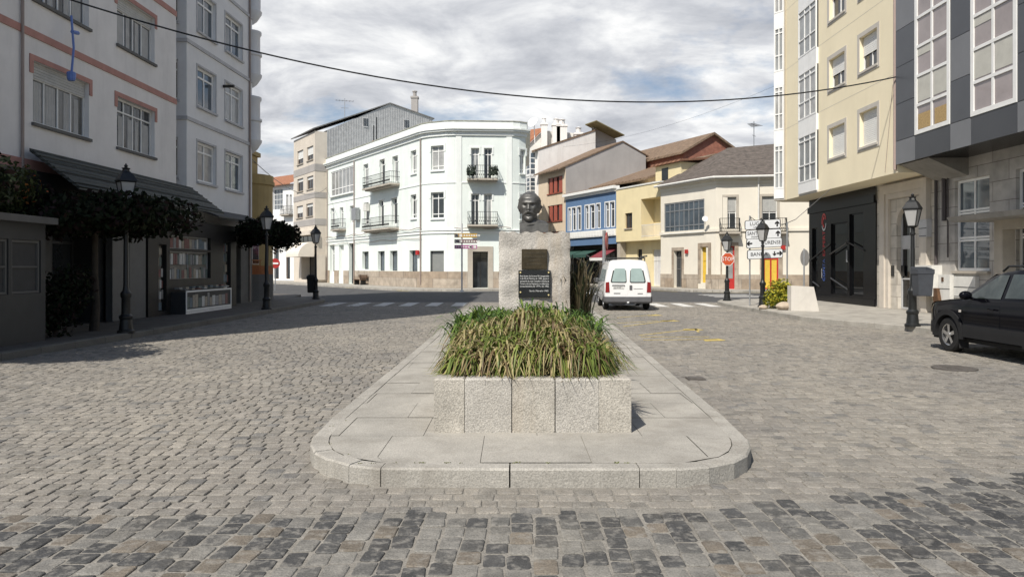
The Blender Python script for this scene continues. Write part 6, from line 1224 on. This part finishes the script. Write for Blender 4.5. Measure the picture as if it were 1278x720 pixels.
# no entry sign and small dark bollard down the left street
t = thing('traffic_sign', 'small red no entry sign down the far left street', 'traffic sign', (*G(343.5, 362), -.02)); x, y = t.location.x, t.location.y; mb = MB(); mb.tube([(x, y, -.02), (x, y, 2.6)], .04, 6); mb.build('post', m_steel, t); mb = MB(); c = Vector((x, y-.05, 1.95)); nr = Vector((.1, -1, 0)).normalized(); s_ = Vector((-nr.y, nr.x, 0)); mb.grid([ring(0, .36), ring(.02, .36)], True); mb.quad(*ring(.02, .36)); mb.quad(*ring(0, .36)[::-1]); mb.build('disc', m_red, t); mb = MB(); mb.box(c.x-.25, c.x+.25, c.y-.04, c.y-.03, 1.89, 2.01); mb.build('bar', m_white, t)
# ------------------------------------------------------------ overhead cable and others
def cable(p, q, sag, r, label, n=40, name='overhead_cable'):
    p, q = Vector(p), Vector(q); mb = MB(); mb.tube([p+(q-p)*i/n-Vector((0, 0, 4*sag*(i/n)*(1-i/n))) for i in range(n+1)], r, 5); return tag(mb.build(name, m_iron, loc=p), label, 'cable')
cable((-11.62, 17.4, 8.45), (12.9, 24.1, 8.05), 1.68, .022, 'thick black overhead cable sagging across the whole street')
cable((-11.6, 31.2, 6.7), (-18.6, 72.3, 9.6), 1.2, .018, 'thin wire from the pale grey block to the mint building'); cable((5.0, 71, 13.5), (18.5, 48.5, 14.2), .8, .007, 'thin wire high in the sky above the blue and yellow houses')
cp = MB(); F_ = Fac((-11.7, 9.5), (-11.5, 24.8)); u = F_.u(77)
cp.tube([F_.pt(u, F_.z(77, 20), .25), F_.pt(u+.02, F_.z(77, 60), .3), F_.pt(u, F_.z(77, 95), .25)], .028, 6); cp.tube([F_.pt(u, F_.z(77, 40), .27), F_.pt(u+.25, F_.z(77, 38), .27)], .05, 6); cp.lathe(F_.pt(u, F_.z(77, 101), .25), [(.08, 0), (.10, .05), (.11, .2), (.09, .22)], 10)
tag(cp.build('hanging_hose', M('blue_plastic', (.12, .2, .5), .5, .1, 6), loc=F_.pt(u, F_.z(77, 101), .25)), 'pale blue hose and pot hanging below an upper window on the far left', 'hose')
# ------------------------------------------------------------ vehicles
m_vw = M('van_white', (.74, .74, .73), .3, .03, 2, spec=.5, coat=.5); m_cblack = M('car_black', (.004, .004, .006), .10, .1, 2, spec=.13); m_plas = M('grey_bumper', (.10, .10, .105), .6, .12, 6); m_vg = M('teal_van_glass', (.32, .41, .40), .12, .12, 2, spec=.6); m_cplas = M('dark_cladding_plastic', (.016, .016, .017), .7, .12, 6, spec=.25); m_cg = M('car_glass', (.05, .06, .057), .04, .6, 1.3, spec=.5); m_lr = M('tail_lamp_red', (.20, .008, .008), .25, .1, 8, coat=.6); m_la = M('lamp_lens', (.5, .45, .4), .2, .1, 5, coat=.6)
def wheel(cx_, cy_, cz_, r, wd, side, par, ns=5):
    """side: +1 outer face looks to +x"""
    mb = MB(); prof = [(r*.62, -wd/2), (r*.9, -wd/2), (r, -wd*.35), (r, wd*.35), (r*.9, wd/2), (r*.62, wd/2)]; n = 28; rows = [[(cx_+o, cy_+rr_*math.cos(2*math.pi*q/n), cz_+rr_*math.sin(2*math.pi*q/n)) for q in range(n)] for rr_, o in prof]; mb.grid(rows+[rows[0]], True); w = mb.build('wheel', m_rubber, par, 40)
    mb = MB(); o = side*(wd/2-.012); n = 40
    P = lambda rr_, t, oo: (cx_+side*oo, cy_+rr_*math.cos(t), cz_+rr_*math.sin(t)); mb.grid([[P(r*.64, 2*math.pi*q/n, wd*.46) for q in range(n)], [P(r*.58, 2*math.pi*q/n, wd*.40) for q in range(n)], [P(r*.55, 2*math.pi*q/n, .0) for q in range(n)]], True)
    for k in range(ns):
        t = 2*math.pi*k/ns+.3; d = .26; a, b = P(.03, t-1.2, wd*.42), P(.03, t+1.2, wd*.42); mb.quad(P(r*.14, t-.7, wd*.40), P(r*.59, t-d*.7, wd*.42), P(r*.59, t+d*.7, wd*.42), P(r*.14, t+.7, wd*.40))
    mb.grid([[P(r*.16, 2*math.pi*q/12, wd*.36) for q in range(12)], [P(r*.15, 2*math.pi*q/12, wd*.44) for q in range(12)], [P(.002, 2*math.pi*q/12, wd*.45) for q in range(12)]], True); mb.build('rim', m_chrome, w, 40)
    mb = MB(); mb.grid([[P(r*.6, 2*math.pi*q/12, -.02) for q in range(12)], [P(.01, 2*math.pi*q/12, -.02) for q in range(12)]], True); mb.build('brake_disc', m_dark, w); return w
def loft(secs, T):                      # secs: list of (y, [(half x, z)...] bottom -> roof centre); T maps (x, y, z) to world
    rows = []
    for y, pts in secs: rows.append([T(x, y, z) for x, z in pts]+[T(-x, y, z) for x, z in reversed(pts[:-1])])
    return rows
# --- white van, tail towards the camera
VX, VY = 4.47, 27.75; hd = R(2.6); VN = thing('parked_van', 'white van with a roof rack seen from behind, right of the monument', 'van', (VX, VY+2.2, .02))
Tv = lambda x, y, z: (VX+x*math.cos(hd)+y*math.sin(hd), VY-x*math.sin(hd)+y*math.cos(hd), .02+z)
def vsec(y, zb, hw, zr, rw, belt=1.02): 
    return (y, [(hw-.06, zb), (hw, zb+.12), (hw+.005, .62), (hw, .85), (hw-.01, belt), (hw-(hw-rw)*.55, belt+(zr-belt)*.5), (rw, zr-.16), (rw-.05, zr-.06), (rw-.16, zr-.01), (0, zr+.02)])
arch = lambda y, yc, zb: max(zb, .30+math.sqrt(max(0, .39**2-(y-yc)**2))) if abs(y-yc) < .39 else zb
st = []
for y, hw, zr, rw in [(0., .86, 1.84, .70), (.03, .89, 1.90, .72), (.12, .905, 1.93, .735)]+[(.2+.075*i, .905, 1.95, .74) for i in range(1, 31)]+[(2.6, .905, 1.95, .74), (2.8, .905, 1.94, .735), (3.0, .90, 1.86, .72), (3.3, .90, 1.55, .70), (3.55, .895, 1.25, .74), (3.75, .89, 1.08, .80), (4.1, .87, .98, .78), (4.35, .80, .82, .70), (4.43, .70, .70, .62)]:
    zb = arch(y, .83, .30); s = vsec(y, zb, hw, zr, rw, min(1.02, zr-.12)); s = (y, [(x, max(z, zb+.001*i)) for i, (x, z) in enumerate(s[1])]); st.append(s)
rows = loft(st, Tv); mb = MB(); mb.grid(rows); mb.quad(*rows[0][::-1]); mb.quad(*rows[-1]); mb.build('body', m_vw, VN, 35, recalc=True)
def rq(x0, x1, z0, z1, o=-.012, sl=.03, mb=None, inset=0): # patch on the rear face
    f = lambda x, z: Tv(x, o+max(0, (z-1.0))*sl, z); return [f(x0, z0), f(x1, z0), f(x1, z1), f(x0, z1)]
def rear(name, poly, mat, o, th=.015, par=None):
    mb = MB(); f = lambda x, z, oo: Tv(x, oo+max(0, z-1.0)*.035, z); a = [f(x, z, o) for x, z in poly]; b = [f(x, z, o-th) for x, z in poly]; mb.grid([a, b], True); mb.quad(*b); return mb.build(name, mat, par or VN)
wl = [(-.62, 1.07), (-.10, 1.07), (-.06, 1.11), (-.08, 1.60), (-.13, 1.65), (-.50, 1.65), (-.55, 1.61), (-.65, 1.12)]
for s, nm in ((1, 'rear_door'), (-1, 'rear_door')):
    po = [(-.70 if True else 0, .52), (-.012, .52), (-.012, 1.78), (-.57, 1.78), (-.70, 1.10)]; po = [(x*s, z) for x, z in po]; po = po if s > 0 else po[::-1]; d = rear('rear_door', po, m_vw, .0, .012); w = [(x*s*1.03, z) for x, z in wl]; w = w if s > 0 else w[::-1]; g_ = [(x*s, z) for x, z in [(-.60, 1.10), (-.12, 1.10), (-.085, 1.13), (-.105, 1.58), (-.15, 1.62), (-.48, 1.62), (-.525, 1.59), (-.625, 1.14)]]; g_ = g_ if s > 0 else g_[::-1]
    rear('window_seal', w, m_rubber, -.013, .006, d); rear('rear_window', g_, m_vg, -.0195, .004, d)
    tl = [(.71, .70), (.875, .70), (.86, 1.08), (.73, 1.10)]; tl = [(-x*s, z) for x, z in tl]; tl = tl[::-1] if s > 0 else tl; L_ = rear('tail_lamp', tl, m_lr, .03, .05);
rear('door_handle', [(.05, .80), (.15, .80), (.15, .97), (.05, .97)], m_plas, -.013, .02); rear('number_plate', [(-.58, .83), (-.16, .83), (-.16, .94), (-.58, .94)], M('plate_white', (.6, .6, .58), .5, .03, 5), -.013, .008)
pl_ = [o for o in VN.children if o.name.startswith('number_plate')][0]; text('LU 4187 S', .10, Tv(-.37, -.0215, .885), (1, 0, 0), (0, 0, 1), m_ink, pl_, maxw=.36); rear('plate_light', [(-.62, .955), (-.12, .955), (-.14, .985), (-.6, .985)], m_plas, -.013, .02)
rear('badge', [(-.55, .64), (-.30, .64), (-.30, .675), (-.55, .675)], m_plas, -.013, .004); rear('badge', [(.36, .635), (.56, .635), (.56, .665), (.36, .665)], m_plas, -.013, .004); rear('small_lettering', [(.2, .83), (.56, .83), (.56, .845), (.2, .845)], m_steel, -.013, .003)
mb = MB(); rws = [[Tv(x, o, z) for x, o in ((-.93, .5), (-.93, .05), (-.86, -.07), (.86, -.07), (.93, .05), (.93, .5))] for z in (.30, .34, .50, .53)]; rws[0] = [Tv(x, o, .28) for x, o in ((-.90, .5), (-.90, .08), (-.82, -.03), (.82, -.03), (.90, .08), (.90, .5))]; rws.append([Tv(x, o, .53) for x, o in ((-.88, .5), (-.88, .05), (-.84, .02), (.84, .02), (.88, .05), (.88, .5))]); mb.grid(rws); mb.build('bumper', m_plas, VN, 30)
mb = MB(); q = [Tv(x, y, .24) for x, y in ((-.8, .1), (.8, .1), (.8, 4.2), (-.8, 4.2))]; q2 = [Tv(x, y, .5) for x, y in ((-.8, .1), (.8, .1), (.8, 4.2), (-.8, 4.2))]; mb.hexa(q, q2); mb.build('underbody', m_rubber, VN); mb = MB(); mb.tube([Tv(.28, .0, .27), Tv(.28, .5, .27)], .03, 8); mb.tube([Tv(-.05, -.05, .30), Tv(.03, -.05, .31)], .04, 6); mb.build('exhaust', m_steel, VN)
for s in (-1, 1):
    for yy in (.83, 3.55): c = Tv(s*.80, yy, .31); wheel(c[0], c[1], .33, .31, .19, s, VN)
    mb = MB(); f = lambda y, z: Tv(s*(.907-(z-1.02)*.145/.4*.5), y, z); p = [f(.35, 1.12), f(1.35, 1.12), f(1.35, 1.58), f(.42, 1.58)]; p2 = [f(1.55, 1.10), f(2.85, 1.10), f(2.45, 1.60), f(1.55, 1.60)]; mb.quad(*p); mb.quad(*p2); mb.build('side_window', m_vg, VN); mb = MB(); b_ = Tv(s*1.02, 2.75, 1.12); mb.lathe(b_, [(.05, -.10), (.11, -.08), (.12, .06), (.06, .10)], 8); mb.tube([Tv(s*.88, 2.75, 1.08), b_], .03, 5); mb.build('wing_mirror', m_plas, VN)
mb = MB()
for y in (.35, 1.2, 2.1): mb.tube([Tv(-.70, y, 2.02), Tv(.70, y, 2.02)], .022, 5)
for s in (-1, 1):
    mb.tube([Tv(s*.62, .2, 2.03), Tv(s*.62, 2.3, 2.03)], .022, 5)
    for y in (.35, 1.2, 2.1): mb.tube([Tv(s*.68, y, 1.88), Tv(s*.68, y, 2.02)], .02, 5)
mb.tube([Tv(.5, .25, 2.06), Tv(.75, .15, 2.1)], .03, 5); mb.build('roof_rack', m_iron, VN); rear('roof_lettering', [(-.2, 1.825), (.22, 1.825), (.22, 1.85), (-.2, 1.85)], m_lr, .005, .004)
# --- black car, nose away from the camera
SX, SY = 9.62, 15.28; CR = thing('parked_car', 'black off roader with grey lower cladding parked at the right edge', 'car', (SX, SY-2.15, .02))
Ts = lambda x, y, z: (SX+x, SY-y, .02+z)             # y: distance back from the nose
def arch2(y): 
    for yc in (.86, 3.49):
        if abs(y-yc) < .43: return max(.30, .33+math.sqrt(.43**2-(y-yc)**2)*.93)
    return .30
prof = [(0, .62), (.04, .80), (.15, .93), (.4, 1.0), (.8, 1.05), (1.15, 1.09), (1.3, 1.17), (1.6, 1.36), (1.9, 1.53), (2.15, 1.60), (2.5, 1.645), (3.2, 1.65), (3.7, 1.62), (3.95, 1.50), (4.1, 1.28), (4.2, 1.0), (4.3, .85), (4.33, .6)]
def zr_(y):
    for (a, b), (c, d) in zip(prof, prof[1:]):
        if a <= y <= c: return b+(d-b)*(y-a)/(c-a)
    return .6
ys = sorted(set([0, .02, .06, .12, .2, .3]+[.4+.06*i for i in range(66)]+[4.31, 4.33])); st = []
for y in ys:
    hw = .90-.17*max(0, 1-y/.45)**2-.12*max(0, 1-(4.33-y)/.4)**2; zr = zr_(y); belt = min(1.04+.018*max(0, y-1), zr-.03); rw = hw-.03 if zr < 1.12 else max(.60, hw-.04-(zr-belt)*.36); zb = arch2(y); top = zr
    pts = [(hw-.04, zb), (hw+.012, zb+.03), (hw+.012, .50), (hw, .60), (hw+.004, .80), (hw-.012, belt-.06), (hw-.03, belt), (rw+.02, max(belt, zr-.07)), (rw-.03, max(belt, zr-.025)), (rw-.2, zr), (0, zr+.025)]
    pts = [(x, max(z, zb+.002*i)) for i, (x, z) in enumerate(pts)]; st.append((y, pts))
rows = loft(st, Ts); mb = MB(); mb.grid(rows); mb.quad(*rows[0]); mb.quad(*rows[-1][::-1]); mb.build('body', m_cblack, CR, 32, recalc=True)
def sidez(y, z, off=.006):                  # a point on the left side surface at height z
    p = [q for yy, q in st if abs(yy-y) < .035]; p = p[0] if p else st[len(st)//2][1]
    for (x0, z0), (x1, z1) in zip(p, p[1:]):
        if z0 <= z <= z1 and z1 > z0: return -(x0+(x1-x0)*(z-z0)/(z1-z0)+off)
    return -(p[1][0]+off)
def patch(name, top, bot, mat, y0, y1, par, off=.006, n=24, nz=6):
    mb = MB(); rows = []
    for i in range(n+1):
        y = y0+(y1-y0)*i/n; a, b = bot(y), top(y); rows.append([Ts(sidez(y, a+(b-a)*k/nz, off), y, a+(b-a)*k/nz) for k in range(nz+1)])
    mb.grid(rows); return mb.build(name, mat, par, True)
ztop = lambda y: zr_(y)-.10
fd = patch('front_door', lambda y: 1.03, lambda y: .52, m_cblack, 1.36, 2.38, CR, .003); rd = patch('rear_door', lambda y: 1.05, lambda y: .52, m_cblack, 2.41, 3.1, CR, .003)
patch('front_window', lambda y: min(1.53, 1.10+(y-1.42)*.62), lambda y: 1.075+.018*(y-1), m_cg, 1.48, 2.36, fd, .010); patch('rear_window', lambda y: min(1.545, ztop(y)), lambda y: 1.09+.018*(y-1), m_cg, 2.46, 3.3, rd, .010); patch('quarter_window', lambda y: min(1.53, 1.5-(y-3.42)*.55), lambda y: 1.14, m_cg, 3.38, 3.85, CR, .010, 8)
patch('lower_cladding', lambda y: .565, lambda y: .33, m_cplas, 1.30, 3.05, CR, .012); patch('lower_cladding', lambda y: .57, lambda y: .36, m_cplas, .02, .42, CR, .012, 6)
for yc in (.86, 3.49):
    mb = MB(); n = 22; ri = []; ro = []; rb = []
    for i in range(n+1):
        t = R(-18)+R(216)*i/n; f = lambda r, o: Ts(-(.90+o)+.17*max(0, 1-(yc-r*math.cos(t))/.45)**2, yc-r*math.cos(t), max(.28, .33+r*math.sin(t))); ri.append(f(.395, .035)); ro.append(f(.50, .03)); rb.append(f(.39, -.15))
    ro2 = [(p[0]+.05, p[1], p[2]) for p in ro]; mb.grid([rb, ri, ro, ro2]); mb.build('wheel_arch', m_cplas, CR, 40)
    for s in (-1, 1): c = Ts(s*.80, yc, 0); wheel(c[0], c[1], .35, .345, .22, s, CR)
mb = MB(); q = [Ts(x, y, .22) for x, y in ((-.8, 4.1), (.8, 4.1), (.8, .2), (-.8, .2))]; q2 = [Ts(x, y, .6) for x, y in ((-.8, 4.1), (.8, 4.1), (.8, .2), (-.8, .2))]; mb.hexa(q, q2); mb.build('underbody', m_rubber, CR)
mb = MB(); mb.quad(Ts(-.905, 1.2, .30), Ts(-.73, 1.25, .30), Ts(-.73, 1.25, .10), Ts(-.90, 1.22, .10)); mb.build('mud_flap', m_rubber, CR)
mb = MB(); c = Ts(-1.03, 1.62, 1.14); rows = []
for k in range(7): t = math.pi*k/6; rows.append([(c[0]+.125*math.sin(t)*math.cos(q), c[1]+.07*math.sin(t)*math.sin(q), c[2]-.085*math.cos(t)) for q in [2*math.pi*i/12 for i in range(12)]])
mb.grid(rows, True); mb.tube([c, Ts(-.86, 1.58, 1.07)], .03, 6); mb.build('wing_mirror', m_cblack, CR, True)
for s in (-.57, .57): mb = MB(); mb.tube([Ts(s, 2.0, 1.60), Ts(s, 2.15, 1.69), Ts(s, 3.55, 1.70), Ts(s, 3.7, 1.60)], .022, 6); mb.build('roof_rail', m_iron, CR)
mb = MB(); mb.tube([Ts(-.935, 2.12, .90), Ts(-.945, 2.2, .905), Ts(-.935, 2.28, .90)], .018, 6); mb.build('door_handle', m_cblack, fd)
mb = MB(); f = lambda y, z: Ts(sidez(y, z, .012), y, z); mb.quad(f(1.22, .80), f(1.30, .80), f(1.30, .845), f(1.22, .845)); mb.build('side_repeater', m_la, CR)
mb = MB(); f = lambda x, o: Ts(x, o, 0); mb.quad(Ts(-.72, 1.22, 1.13), Ts(.72, 1.22, 1.13), Ts(.62, 1.88, 1.545), Ts(-.62, 1.88, 1.545)); mb.build('windscreen', m_cg, CR)
